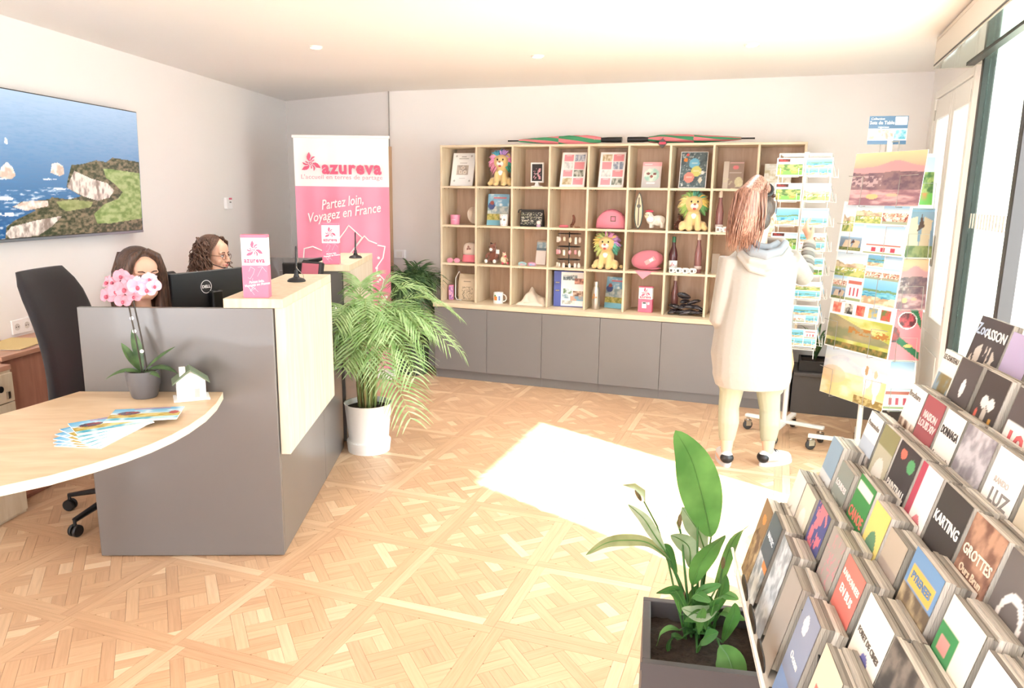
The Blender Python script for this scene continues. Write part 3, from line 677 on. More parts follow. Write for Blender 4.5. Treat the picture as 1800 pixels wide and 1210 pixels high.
# pixel y of the photo screen -> v (top 198 / bottom 405 at the right edge, 155 / 425 at the left)
def P_(x, y): top = 155 + x * 43 / 243; bot = 425 - x * 20 / 243; return (1 - (243 - x) / 262.0, (bot - y) / (bot - top))
PT.poly([P_(*q) for q in [(14, 312), (18, 296), (26, 286), (33, 296), (36, 310), (30, 317), (20, 316)]], rock)
PT.poly([P_(*q) for q in [(85, 304), (88, 288), (97, 286), (105, 292), (106, 306), (98, 310)]], rock)
PT.poly([P_(*q) for q in [(110, 318), (118, 290), (136, 288), (160, 281), (178, 284), (190, 276), (243, 284), (243, 410), (60, 425), (15, 425), (18, 402), (30, 390), (60, 372), (30, 366), (40, 357), (80, 352), (84, 348), (110, 352), (130, 346), (108, 330)]], scrub)
PT.poly([P_(*q) for q in [(110, 326), (122, 300), (150, 314), (178, 322), (190, 335), (180, 348), (158, 354), (134, 346), (110, 332)]], cliff)
PT.poly([P_(*q) for q in [(172, 296), (190, 297), (243, 304), (243, 385), (180, 395), (155, 396), (150, 378), (170, 360), (196, 350), (206, 338), (190, 322), (176, 312)]], grass)
PT.poly([P_(*q) for q in [(90, 356), (118, 352), (150, 356), (145, 366), (105, 374), (95, 366)]], PT.mixn('#7f8a58', '#a3a876', 24, 28))
PT.poly([P_(*q) for q in [(16, 414), (24, 402), (60, 390), (98, 382), (80, 402), (60, 418), (22, 424)]], cliff)
PT.poly([P_(*q) for q in [(28, 366), (44, 356), (78, 354), (78, 364), (46, 373)]], rock)
PT.poly([P_(*q) for q in [(25, 254), (26.5, 243), (29, 248), (29.5, 255)]], '#ffffff')
for q in [(2, 352, 30, 3), (0, 380, 32, 4), (10, 316, 14, 1.5), (72, 316, 22, 1.5), (84, 333, 26, 2)]:
    a, b_ = P_(q[0] + q[2] / 2, q[1]); PT.put((((PT.u - a) / (q[2] / 2 / 262)) ** 2 + ((PT.v - b_) / (q[3] / 240)) ** 2 + 3 * (fbm(PT.u * 60, PT.v * 60) - 0.4)) < 1, '#f2f6f8', 0.85)
PT.build('screen', TW - 0.012, TH - 0.012, tvr, (0, -0.0012, 0.006), m=print_mat('screen_print', 0.25, 0.30))

# wall fittings ----------------------------------------------------------------
def on_left(n, z, e=0.0): return LW.p(e, n, z)
t = thing('thermostat', 'small white thermostat with pink tab on the left wall', 'thermostat', on_left(-1.39, 1.49), rot=(0, 0, LW.a + PI / 2))
B().box(-0.055, 0.055, -0.028, 0, 0, 0.10, 0.004).build('case', m_paper, t); box('tab', m_pink, t, -0.01, 0.045, -0.0292, -0.028, 0.082, 0.098)
box('button', mat('button_grey', '#8d8783', 0.5), t, 0.0, 0.03, -0.0292, -0.028, 0.055, 0.065)
t = thing('wall_socket', 'white double wall socket above the reddish sideboard', 'socket', on_left(-3.92, 0.86), rot=(0, 0, LW.a + PI / 2))
B().box(-0.075, 0.075, -0.010, 0, -0.042, 0.042, 0.003).build('plate', m_paper, t)
for x in (-0.037, 0.037):
    B().at((x, -0.0101, 0), (PI / 2, 0, 0)).lathe([(0.020, 0.0), (0.020, 0.001), (0.017, 0.001), (0.016, -0.004), (0.0001, -0.004)], 20).build('outlet', mat('socket_grey', '#dcd8d2', 0.4), t, True)
    b = B()
    for dx in (-0.008, 0.008): b.at((x + dx, -0.0095, 0), (PI / 2, 0, 0)).lathe([(0.003, 0), (0.003, 0.002)], 8)
    b.build('pin_hole', m_black, t)
# cable trunking on the back wall corner
q = SH.p(-0.66, WB - 0.001)
struct('trim_1', mat('trunk_wood', '#c9a888', 0.5), B().box(q.x - 0.02, q.x + 0.02, q.y - 0.035, q.y - 0.005, 0.0, 2.08), label='slim wooden edge strip behind the banner')
struct('trim_2', mat('cable_grey', '#9a948f', 0.5), B().box(q.x - 0.005, q.x + 0.005, q.y - 0.02, q.y - 0.01, 2.08, CEIL), label='thin grey cable running up to the ceiling')
t = thing('wall_switch', 'small white wall switch beside the banner', 'switch', SH.p(-0.56, WB, 1.03), SH.a)
B().box(-0.06, 0.06, -0.03, 0, 0, 0.085, 0.004).build('plate', m_paper, t); box('rocker', m_white, t, -0.03, 0.03, -0.034, -0.03, 0.015, 0.07)

# sideboard, folder, drawer pedestal ----------------------------------------
m_red = wood('cherry_laminate', '#c08872', '#ab7462', 0.4, (8, 8, 1)); m_redt = wood('cherry_top', '#cf9c82', '#bd8a72', 0.35, (8, 1.5, 8))
sb = thing('sideboard', 'low reddish wooden sideboard along the left wall behind the black office chair', 'sideboard', LW.p(0, 0), LW.a)
box('top', m_redt, sb, 0.004, 0.34, -4.47, -3.3, 0.78, 0.805, 0.002); box('carcass', m_red, sb, 0.004, 0.30, -4.46, -3.32, 0.0, 0.78)
for k in range(2): box('door', m_red, sb, 0.301, 0.32, -4.455 + k * 0.565, -4.455 + k * 0.565 + 0.56, 0.03, 0.775, 0.002)
t = thing('folder', 'yellow cardboard folder lying on the reddish sideboard', 'folder', LW.p(0.17, -4.17, 0.8055), LW.a + 0.15)
B().box(-0.12, 0.12, -0.16, 0.16, 0.004, 0.0075).build('cover', mat('folder_yellow', '#e5c98a', 0.6), t)
B().box(-0.115, 0.115, -0.15, 0.165, 0.0, 0.004).build('papers', m_paper, t)
pe, pn = LW.top(16, 641, 0.78); pn = min(pn, -4.49)
t = thing('drawer_pedestal', 'pale wooden drawer pedestal with black knob and key at the left picture edge', 'drawer unit', LW.p(pe, pn, 0), LW.a)
box('body', m_oak, t, -0.40, 0.0, -0.55, 0.0, 0.0, 0.755); box('top', MATS['cherry_top'], t, -0.41, 0.005, -0.56, 0.005, 0.755, 0.78, 0.002)
for k, (z0, z1) in enumerate([(0.60, 0.745), (0.33, 0.595), (0.02, 0.325)]):
    d = box('drawer', m_oak, t, 0.0, 0.018, -0.54, -0.008, z0, z1, 0.002)
    B().at((0.018, -0.12, (z0 + z1) / 2 + 0.01), (0, PI / 2, 0)).lathe([(0.008, 0), (0.008, 0.015), (0.016, 0.02), (0.016, 0.03)], 14).build('knob', m_black, d, True)
    if k == 0: B().box(0.018, 0.03, -0.06, -0.045, 0.62, 0.655).build('key', m_steel, d)

# office chairs ----------------------------------------------------------------
def office_chair(label, e, n, rz, spin=0.3, top=1.26):
    t = root_of(DK, 'office_chair', label, 'chair', e, n, 0, rz, 'black office chairs behind the counters')
    m = mat('chair_fabric', '#232125', 0.85, sheen=0.1, bump=(400, 0.05))
    rings = []                                 # backrest: chair faces +x
    for k in range(13):
        z = 0.52 + (top - 0.52) * k / 12; w = 0.235 + 0.02 * math.sin(PI * k / 12); w *= 1.0 if k < 11 else (0.93 if k == 11 else 0.80)
        x = -0.235 - 0.10 * (k / 12) ** 1.3 + 0.05 * math.sin(PI * k / 12); th = 0.034 if 0 < k < 12 else 0.018; ring = []
        for q in range(20):
            a = 2 * PI * q / 20; yy = w * (abs(math.cos(a)) ** 0.5) * (1 if math.cos(a) >= 0 else -1); ring.append((x + th * math.sin(a) * (abs(math.sin(a)) ** -0.2 if abs(math.sin(a)) > 1e-3 else 1) + 0.12 * yy * yy / 0.06 * 0.25, yy, z))
        rings.append(ring)
    B().loft(rings).build('backrest', m, t, 'all')
    rings = []
    for k in range(4):
        z = (0.44, 0.455, 0.50, 0.515)[k]; g = (0.92, 1, 1, 0.92)[k]; ring = []
        for q in range(28):
            a = 2 * PI * q / 28; cx, sx = math.cos(a), math.sin(a); ring.append((0.03 + 0.25 * g * abs(cx) ** 0.5 * (1 if cx >= 0 else -1), 0.25 * g * abs(sx) ** 0.5 * (1 if sx >= 0 else -1), z))
        rings.append(ring)
    B().loft(rings).build('seat', m, t, 'all')
    B().tube([(-0.02, 0, 0.42), (-0.27, 0, 0.40), (-0.31, 0, 0.50), (-0.30, 0, 0.70)], 0.022, 8).build('back_support', m_black, t, True)
    B().lathe([(0.028, 0.09), (0.028, 0.25), (0.018, 0.25), (0.018, 0.44)], 14).build('gas_column', m_black, t, True)
    for k in range(5):
        a = spin + 2 * PI * k / 5; c, s_ = math.cos(a), math.sin(a)
        lg = B().tube([(0.02 * c, 0.02 * s_, 0.125), (0.16 * c, 0.16 * s_, 0.11), (0.31 * c, 0.31 * s_, 0.082)], [0.028, 0.022, 0.016], 8, 0.7).build('leg', m_black, t, True)
        cb_ = B()
        for d in (-0.014, 0.014): cb_.at((0.31 * c - s_ * d, 0.31 * s_ + c * d, 0.03), (PI / 2, 0, a)).lathe([(0.0001, -0.009), (0.026, -0.009), (0.03, -0.004), (0.03, 0.004), (0.026, 0.009), (0.0001, 0.009)], 16)
        cb_.at((0.31 * c, 0.31 * s_, 0.03)).lathe([(0.008, 0.0), (0.008, 0.06)], 8); cb_.build('caster', m_black, lg, True)
    return t
office_chair('black high-backed office chair behind the near grey counter', -0.93, 0.50, 0.0, 0.55)
office_chair('black office chair partly hidden behind the round-logo monitor', -0.95, 1.92, 0.0, 0.2, 1.09)

# things on the wing ----------------------------------------------------------
t = root_of(DK, 'toy_house', 'little white wooden house with green roof and chimney beside the orchid', 'model house', -0.325, -0.11, 0.7805, math.radians(24))
m_hw = mat('house_white', '#f4f0ec', 0.5); hw, hd_ = 0.056, 0.04
box('base_board', m_hw, t, -0.07, 0.07, -0.052, 0.052, 0, 0.008, 0.001)
b = B(); b.add([(-hw, -hd_, 0.008), (hw, -hd_, 0.008), (hw, -hd_, 0.085), (0, -hd_, 0.125), (-hw, -hd_, 0.085), (-hw, hd_, 0.008), (hw, hd_, 0.008), (hw, hd_, 0.085), (0, hd_, 0.125), (-hw, hd_, 0.085)],
               [(0, 1, 2, 3, 4), (9, 8, 7, 6, 5), (0, 5, 6, 1), (1, 6, 7, 2), (2, 7, 8, 3), (3, 8, 9, 4), (4, 9, 5, 0)]); b.build('walls', m_hw, t)
for s_ in (-1, 1):
    b = B(); b.add([(s_ * (hw + 0.016), -0.055, 0.073), (0, -0.055, 0.130), (0, 0.055, 0.130), (s_ * (hw + 0.016), 0.055, 0.073), (s_ * (hw + 0.016), -0.055, 0.079), (0, -0.055, 0.136), (0, 0.055, 0.136), (s_ * (hw + 0.016), 0.055, 0.079)],
            [(0, 1, 2, 3), (7, 6, 5, 4), (0, 4, 5, 1), (1, 5, 6, 2), (2, 6, 7, 3), (3, 7, 4, 0)]); b.build('roof_slope', mat('roof_green', '#6f7d66', 0.7), t)
box('chimney', m_hw, t, -0.042, -0.018, -0.03, -0.008, 0.09, 0.142, 0.001)
b = B().box(0.012, 0.032, -hd_ - 0.001, -hd_, 0.012, 0.05); b.build('door', mat('house_line', '#b8b3ae', 0.5), t)
for z in (0.025, 0.045, 0.062): box('peg', m_steel, t, -hw - 0.003, -hw, -hd_ + 0.006, -hd_ + 0.010, z, z + 0.004)
# brochures fanned on the wing
def cover_landscape(q, seed=0):
    q.c = q.grad('#bfe0ea', '#5fa9d8', 0.45, 1.0); q.put(np.clip(fbm(q.u * 6 + seed, q.v * 8) - 0.5, 0, 1) * 3 * (q.v > 0.6), '#ffffff', 0.8)
    q.put(q.v < 0.62 + 0.04 * np.sin(q.u * 6), '#d9e3e4'); q.put((q.v < 0.52 + 0.05 * fbm(q.u * 9, q.v)) & (q.v > 0.25), q.mixn('#b59a3f', '#dcc980', 12, 20))
    q.disc(0.25, 0.62, 0.16, 0.14, q.mixn('#3e4a66', '#8b3a3d', 9, 9)); q.disc(0.9, 0.55, 0.07, 0.12, '#b5544d'); q.put(q.v < 0.28, q.mixn('#56b0c6', '#bfe3e8', 9, 6)); q.rect(0, 1, 0, 0.10, '#f4f2ee'); q.rect(0.28, 0.8, 0.90, 0.95, '#d85a6a', 0.8)
ptn = at_z(205, 757, 0.78)
for k in range(7):
    lab = ['topmost holiday brochure of the fan on the desk wing', 'second holiday brochure from the top of the fan', 'third holiday brochure from the top of the fan', 'fourth holiday brochure from the top of the fan', 'fifth holiday brochure from the top of the fan', 'sixth holiday brochure from the top of the fan', 'bottom holiday brochure of the fan, nearest the left edge'][k]
    a = math.radians(12 + [0, 26, 38, 48, 57, 64, 70][k] * 1.0)
    t = root_of(DK, 'brochure', lab, 'brochure', -0.335, -0.56, 0.7806 + (6 - k) * 0.0034, a, 'brochures fanned out on the desk wing')
    ox = -0.20 if k else -0.14; oy = 0.02 if k else 0.06
    B().box(ox, ox + 0.25, oy, oy + 0.17, 0, 0.0030).build('pages', m_paper, t)
    q = Paint(56, 40); cover_landscape(q, k); q.build('cover', 0.25, 0.17, t, (ox + 0.125, oy, 0.0032), (-PI / 2, 0, 0), m=print_mat('gloss_print', 0.25))

# ------------------------------------------------------------------ cube shelving, cabinets and what stands in it
SE0, SP_, SN, SZ0, SR, ST = 0.03, 0.3315, 0.06, 0.697, 0.3375, 0.018
def shroot(name, label, cat, group=None): return thing(name, label, cat, SH.o, SH.a, group)
m_oak_shaded = wood('oak_inner_shaded', '#dabda3', '#cba98e', 0.5, (9, 9, 1.2))  # darker oak for the back panels: shade inside the cubes put into the colour
sh = shroot('cube_shelving', 'oak cube shelving of nine columns and four rows on the back wall', 'shelving')
for c in range(10):
    x = SE0 + c * SP_
    box('upright', m_oak, sh, x - ST / 2, x + ST / 2, SN, WB - 0.012, SZ0, SZ0 + 4 * SR, 0.001)
box('top_board', m_oakh, sh, SE0 - ST / 2, SE0 + 9 * SP_ + ST / 2, SN - 0.001, WB - 0.012, SZ0 + 4 * SR, SZ0 + 4 * SR + ST, 0.001)
for c in range(9):
    for r in (1, 2, 3): box('shelf_board', m_oakh, sh, SE0 + c * SP_ + ST / 2, SE0 + (c + 1) * SP_ - ST / 2, SN + 0.001, WB - 0.012, SZ0 + r * SR - ST / 2, SZ0 + r * SR + ST / 2)
    box('back_panel', m_oak_shaded, sh, SE0 + c * SP_ + ST / 2, SE0 + (c + 1) * SP_ - ST / 2, WB - 0.012, WB - 0.004, SZ0, SZ0 + 4 * SR)
    for r in range(4):
        if r < 3:
            b = B()
            for dx in (0.012, 0.05): b.ell((SE0 + c * SP_ + ST / 2 + dx, SN + 0.03, SZ0 + (r + 1) * SR - ST / 2 - 0.004), 0.004, nu=6, nv=4)
            o = b.build('fixing', m_black, sh); o['kind'] = 'stuff'
wt = shroot('worktop', 'long oak worktop under the cube shelving', 'worktop'); box('board', m_oakh, wt, -0.012, 3.06, -0.04, WB - 0.003, 0.656, SZ0 - 0.001, 0.002)
CW = 0.508
for k in range(6):
    lab = ['first grey cabinet from the left under the oak worktop', 'second grey cabinet from the left under the oak worktop', 'third grey cabinet from the left under the oak worktop', 'fourth grey cabinet from the left under the oak worktop', 'fifth grey cabinet from the left under the oak worktop', 'sixth grey cabinet from the left, behind the standing visitor'][k]
    t = shroot('base_cabinet', lab, 'cabinet', 'grey base cabinets under the worktop')
    box('body', m_greyc, t, k * CW, (k + 1) * CW - 0.001, 0.0, WB - 0.003, 0.085, 0.655)
    box('plinth', m_greyc, t, k * CW, (k + 1) * CW - 0.001, 0.0, 0.02, 0.0, 0.085)
    box('door', m_greyc, t, k * CW + 0.0015, (k + 1) * CW - 0.0015, -0.034, -0.001, 0.085, 0.652, 0.001)
bench = shroot('low_bench', 'low dark grey bench at the right end under the plant trough', 'bench')
m_gd = mat('grey_dark', '#565250', 0.4); box('body', m_gd, bench, 3.062, 3.83, 0.0, WB - 0.003, 0.0, 0.30); box('top', m_gd, bench, 3.062, 3.84, -0.02, WB - 0.003, 0.30, 0.325, 0.004)
tr = shroot('planter_trough', 'black trough planter on the low grey bench', 'planter')
for a in [(3.10, 3.75, 0.04, 0.055, 0.326, 0.41), (3.10, 3.75, 0.28, 0.295, 0.326, 0.41), (3.10, 3.115, 0.055, 0.28, 0.326, 0.41), (3.735, 3.75, 0.055, 0.28, 0.326, 0.41)]: box('wall', m_black, tr, *a)
box('soil', mat('soil', '#33271f', 1.0, var=(60, 0.4), bump=(120, 0.6)), tr, 3.115, 3.735, 0.055, 0.28, 0.327, 0.395)

def cell(c, r, dx=0.0, dn=0.12): return SH.p(SE0 + (c + 0.5) * SP_ + dx, SN + dn, SZ0 + (3 - r) * SR + (ST / 2 if r < 3 else 0) + 0.0008)
def item(name, label, cat, c, r, dx=0.0, dn=0.12, rz=0.0, group=None): return thing(name, label, cat, cell(c, r, dx, dn), SH.a + rz, group)

# leaning prints ---------------------------------------------------------------
def lean_print(name, label, cat, c, r, w, hgt, fn, dx=0.0, dn=0.13, tilt=12, frame=None, th=0.012, rz=0.0, res=170, group=None):
    a = math.radians(tilt); t = thing(name, label, cat, cell(c, r, dx, dn - hgt * math.sin(a) * 0.3), group=group, rot=(-a, 0, SH.a + rz))
    t.location.z += th * math.sin(a) * 0.5
    box('backing', frame or m_paper, t, -w / 2, w / 2, 0.0, th, 0.0, hgt, 0.001)
    q = Paint(max(12, int(w * res)), max(12, int(hgt * res))); fn(q); bd = 0.006 if frame else 0.0
    q.build('print_face', w - 2 * bd, hgt - 2 * bd, t, (0, -0.0008, bd)); return t
def pg_menu(q):
    for x, y in [(0.14, 0.92), (0.86, 0.92), (0.14, 0.14), (0.86, 0.14)]: q.disc(x, y, 0.035, 0.025, '#6d6d6d'); q.disc(x, y, 0.017, 0.012, '#ffffff')
    q.rect(0.38, 0.62, 0.89, 0.915, '#8a8a8a'); q.rect(0.28, 0.72, 0.83, 0.845, '#aaaaaa'); q.rect(0.33, 0.66, 0.70, 0.71, '#c2c2c2')
    q.rect(0.22, 0.76, 0.33, 0.62, q.mixn('#a79a90', '#cbbfb4', 8, 8))
    for x, y in [(0.5, 0.55), (0.40, 0.42), (0.60, 0.41)]: q.disc(x, y, 0.085, 0.055, '#efe9e2'); q.disc(x, y, 0.055, 0.035, '#c9b7a6')
    q.rect(0.35, 0.65, 0.22, 0.23, '#cfcfcf')
def pg_blocks(seed):
    def f(q):
        r_ = random.Random(seed)
        for j in range(4):
            y0 = 0.05 + j * 0.235; ph = (j + seed) % 2
            for i in range(2):
                x0 = 0.07 + i * 0.47; x1 = x0 + 0.41
                if (i + ph) % 2 == 0: q.rect(x0, x1, y0, y0 + 0.20, '#f2a0ab'); q.rect(x0 + 0.1, x1 - 0.1, y0 + 0.165, y0 + 0.18, '#fbe3e6')
                else: q.rect(x0, x1, y0, y0 + 0.20, q.mixn(*[('#7d8fb0', '#dfe6ee'), ('#b9a37c', '#efe6d2'), ('#6e7468', '#d8d8cf'), ('#c9ced2', '#f3f3f3')][(j + seed) % 4], 14, 12, seed=seed + j))
    return f
def pg_mask(q):
    q.c = q.grad('#c8c6c6', '#e9d7d6'); q.rect(0, 1, 0.84, 1, '#f3b6bd'); q.rect(0.1, 0.5, 0.90, 0.94, '#fff3f3'); q.disc(0.5, 0.5, 0.40, 0.26, q.mixn('#a9d3c5', '#e9eee3', 6, 6)); q.disc(0.32, 0.55, 0.09, 0.05, '#8b5a55'); q.disc(0.66, 0.55, 0.09, 0.05, '#8b5a55'); q.disc(0.5, 0.44, 0.07, 0.05, '#a5605a'); q.rect(0.28, 0.7, 0.17, 0.21, '#ffffff')
def pg_dark(q):
    q.put(np.ones_like(q.u), q.mixn('#4a5a60', '#63747a', 9, 9)); q.put(np.clip(fbm(q.u * 22, q.v * 30) - 0.62, 0, 1) * 9, '#e0e4e2', 0.7)
    for x, y, c in [(0.52, 0.68, '#6fb2cf'), (0.62, 0.46, '#d3cf7a'), (0.35, 0.28, '#e98f82'), (0.86, 0.42, '#eef0ee')]: q.disc(x, y, 0.20 if c != '#eef0ee' else 0.06, 0.15 if c != '#eef0ee' else 0.05, c); q.rect(x - 0.12, x + 0.12, y - 0.01, y + 0.02, '#e9e6dd', 0.5)
    q.disc(0.18, 0.78, 0.07, 0.06, '#e0863f'); q.disc(0.25, 0.93, 0.06, 0.035, '#e25b55'); q.rect(0.06, 0.14, 0.04, 0.10, '#e8e8e6'); q.poly([(0.7, 0.2), (0.8, 0.1), (0.88, 0.22), (0.78, 0.3)], '#e9dcc7')
def pg_beige(q):
    q.rect(0, 0.27, 0, 1, '#d3c4b6'); q.rect(0.27, 1, 0, 1, '#9b8478'); q.rect(0.3, 0.97, 0.93, 0.97, '#e2b3ae'); q.disc(0.6, 0.78, 0.14, 0.08, '#d9797e'); q.rect(0.3, 0.9, 0.58, 0.60, '#c8b8ac'); q.disc(0.78, 0.25, 0.2, 0.18, '#cfc29b'); q.put(np.clip(fbm(q.u * 9, q.v * 12) - 0.55, 0, 1) * 4 * (q.v < 0.4), '#dcd2ab')
def pg_photo(q): q.put(np.ones_like(q.u), q.mixn('#cbbf9d', '#f3efe6', 8, 9)); q.rect(0, 1, 0, 0.25, '#f4f1ee'); q.put((q.v > 0.75), '#eef0ee', 0.6); q.rect(0.55, 0.85, 0.1, 0.13, '#9d9d9d')
def pg_sea(q):
    q.c = q.grad('#6fa6c6', '#8fc1df', 0.5, 1); q.put(np.clip(fbm(q.u * 5, q.v * 9) - 0.48, 0, 1) * 3 * (q.v > 0.55), '#f2f5f6'); q.put(q.v < 0.62, q.mixn('#8aa0a8', '#c9cdc8', 8, 12)); q.put(q.v < 0.36, q.mixn('#8d8a3e', '#c9bb6f', 16, 18)); q.put(q.v < 0.16, '#7fb9cc')
    q.disc(0.18, 0.62, 0.16, 0.12, '#3f4e80'); q.disc(0.2, 0.72, 0.10, 0.06, '#a2574f'); q.rect(0.25, 0.85, 0.86, 0.90, '#e07f8c')
lean_print('framed_notice', 'white framed notice with a round-plates photo in the top left cube', 'frame', 0, 0, 0.215, 0.30, pg_menu, tilt=16, frame=m_paper, dx=-0.02)
lean_print('framed_notice', 'pink and white block notice in the fourth top cube', 'frame', 3, 0, 0.215, 0.30, pg_blocks(1), tilt=16, frame=m_paper, dx=0.0)
lean_print('framed_notice', 'pink and white block notice in the fifth top cube', 'frame', 4, 0, 0.215, 0.30, pg_blocks(2), tilt=16, frame=m_paper, dx=0.0)
lean_print('booklet', 'pale booklet with a painted face cover in the sixth top cube', 'booklet', 5, 0, 0.155, 0.215, pg_mask, tilt=16, th=0.006)
lean_print('framed_notice', 'dark poster with three coloured bubbles in the seventh top cube', 'frame', 6, 0, 0.215, 0.30, pg_dark, tilt=16, frame=m_paper)
lean_print('booklet', 'brown and beige booklet in the eighth top cube', 'booklet', 7, 0, 0.155, 0.22, pg_beige, tilt=16, th=0.006, dx=-0.02)
lean_print('booklet', 'pale photo card in the last top cube behind the postcards', 'booklet', 8, 0, 0.20, 0.20, pg_photo, tilt=16, th=0.004, dx=-0.02)
lean_print('magazine', 'blue seaside magazine in the second row behind the small cup', 'magazine', 1, 1, 0.20, 0.275, pg_sea, tilt=9, th=0.008, dx=-0.01, group='blue seaside magazines')
lean_print('magazine', 'blue seaside magazine in the bottom row beside the steel bottle', 'magazine', 4, 3, 0.19, 0.27, pg_sea, tilt=10, th=0.008, dx=0.055, dn=0.20, rz=-0.25, group='blue seaside magazines')
# small white frame on a foot
t = item('picture_stand', 'small white picture stand with a black picture in the third top cube', 'picture stand', 2, 0, 0.015, 0.14)
b = B().box(-0.06, 0.06, -0.008, 0.008, 0.035, 0.205, 0.004); b.build('frame', m_paper, t)
B().loft([[(x * s_, y, z) for x, y in [(-1, -0.012), (1, -0.012), (1, 0.012), (-1, 0.012)]] for z, s_ in [(0, 0.05), (0.006, 0.048), (0.012, 0.02), (0.038, 0.012)]]).build('foot', m_paper, t)
q = Paint(20, 34, '#1f1c1d'); q.put((fbm(q.u * 10, q.v * 14) > 0.60) & (q.v < 0.75) & (q.v > 0.1) & (abs(q.u - 0.5) < 0.35), '#e7a9b3'); q.rect(0.35, 0.65, 0.40, 0.44, '#f1e8e6'); q.build('picture', 0.092, 0.142, t, (0, -0.009, 0.049))

# plush lions --------------------------------------------------------------------
def plush_lion(label, c, r, dx, cols, rz=0.0, s_=1.0, group='plush lions with coloured manes'):
    t = item('plush_lion', label, 'soft toy', c, r, dx, 0.10, rz, group); t.scale = (s_,) * 3
    my = mat('plush_tan', '#e8c98c', 0.95, sheen=0.5, bump=(300, 0.3))
    b = B(); b.ell((0, 0.02, 0.085), (0.058, 0.052, 0.085)); b.ell((0, 0.0, 0.19), (0.062, 0.055, 0.058))
    for s in (-1, 1):
        b.tube([(s * 0.028, -0.02, 0.11), (s * 0.030, -0.04, 0.05), (s * 0.030, -0.05, 0.018)], [0.022, 0.022, 0.024], 10); b.ell((s * 0.030, -0.062, 0.017), (0.022, 0.028, 0.017))
        b.ell((s * 0.066, 0.0, 0.035), (0.032, 0.045, 0.035)); b.ell((s * 0.080, -0.042, 0.020), (0.022, 0.028, 0.020)); b.ell((s * 0.056, 0.0, 0.235), (0.022, 0.012, 0.022))
    organic('body', b, my, t, 0.006, 4)
    b = B(); b.ell((0, -0.048, 0.173), (0.030, 0.022, 0.022)); b.ell((-0.012, -0.058, 0.176), 0.017); b.ell((0.012, -0.058, 0.176), 0.017); organic('muzzle', b, mat('plush_white', '#f6f1ea', 0.95), t, 0.005, 2)
    B().ell((0, -0.074, 0.187), (0.010, 0.007, 0.007), nu=10, nv=6).build('nose', mat('plush_nose', '#a86a56', 0.7), t, 'all')
    B().ell((0, -0.064, 0.156), (0.012, 0.006, 0.008), nu=10, nv=6).build('mouth', mat('plush_mouth', '#c0595c', 0.8), t, 'all')
    for s in (-1, 1): B().ell((s * 0.022, -0.050, 0.205), (0.006, 0.004, 0.008), nu=8, nv=6).build('eye', m_black, t, 'all')
    B().ell((0, -0.036, 0.105), (0.022, 0.006, 0.020), nu=10, nv=6).build('chest_patch', mat('plush_white', '#f6f1ea', 0.95), t, 'all')
    r_ = random.Random(len(label)); k = len(cols)
    for i, col in enumerate(cols):
        b = B(); a0 = -0.25 * PI + i * 1.5 * PI / k
        for j in range(26):
            a = a0 + r_.random() * 1.5 * PI / k * 1.15; rr = r_.uniform(0.048, 0.062); y = r_.uniform(-0.012, 0.03); L_ = r_.uniform(0.035, 0.06)
            p = Vector((rr * math.cos(a), y, 0.19 + rr * math.sin(a))); d = Vector((math.cos(a), r_.uniform(-0.3, 0.3), math.sin(a) - 0.35)).normalized()
            b.tube([p - d * 0.01, p + d * L_ * 0.5, p + d * L_ + Vector((0, 0, -0.012))], [0.009, 0.008, 0.001], 5)
        b.build('mane', mat('mane_' + col, '#' + col, 0.95, sheen=0.4), t, 'all')
    b = B(); b.tube([(0.05, 0.06, 0.03), (0.085, 0.05, 0.02), (0.11, 0.02, 0.018)], [0.008, 0.007, 0.007], 6); b.ell((0.115, 0.01, 0.02), 0.014, nu=8, nv=6); b.build('tail', my, t, 'all')
plush_lion('plush lion with pink and teal mane in the second top cube', 1, 0, 0.03, ['4fb09a', 'e58cc0', 'c29be0', '4aa3c0', 'f0a0c8', 'ee9bb8'], 0.15, 1.1)
plush_lion('plush lion with a green top mane in the seventh cube of the second row', 6, 1, 0.025, ['6fae6b', 'e0c66a', '5fae9a', '8fba6a', 'e6cf8c', '9dbb62'], 0.2, 1.14)
plush_lion('plush lion with pastel mane in the fifth cube of the third row', 4, 2, -0.01, ['5fb59f', 'c99be0', 'e7a0d4', 'b7d07f', 'e9d27c', 'c8d98a'], 0.0, 1.12)

# cups, mugs, bottles --------------------------------------------------------------
def cup(name, label, c, r, dx, dn, m, r0, r1, hgt, handle=0, cat='mug', group=None, deco=None):
    t = item(name, label, cat, c, r, dx, dn, group=group)
    B().lathe([(0.0001, 0), (r0, 0), (r1, hgt), (r1 - 0.003, hgt), (r0 - 0.003, 0.004), (0.0001, 0.004)], 24).build('body', m, t, True)
    if handle: B().tube([(r1 * 0.95 + handle * math.sin(a), 0, hgt * 0.5 + hgt * 0.33 * math.cos(a)) for a in [k * PI / 10 for k in range(11)]], 0.0055, 8).build('handle', m, t, True)
    if deco:
        for (a, z, w, hh, col) in deco:
            b = B(); n = 5; rr = r0 + (r1 - r0) * z / hgt + 0.0012
            b.add([(rr * math.sin(a + w * (i / (n - 1) - 0.5)), -rr * math.cos(a + w * (i / (n - 1) - 0.5)), z + j * hh) for j in (0, 1) for i in range(n)], [(i, i + 1, n + i + 1, n + i) for i in range(n - 1)]); b.build('decoration', mat('deco_' + col, '#' + col, 0.5), t)
    return t
m_cer = mat('ceramic_white', '#f8f5f1', 0.25)
cup('mug', 'pink mug in the second row at the left end', 0, 1, -0.075, 0.10, mat('mug_pink', '#f098b6', 0.35), 0.040, 0.044, 0.085, deco=[(0.0, 0.04, 0.9, 0.004, 'f9dfe8')])
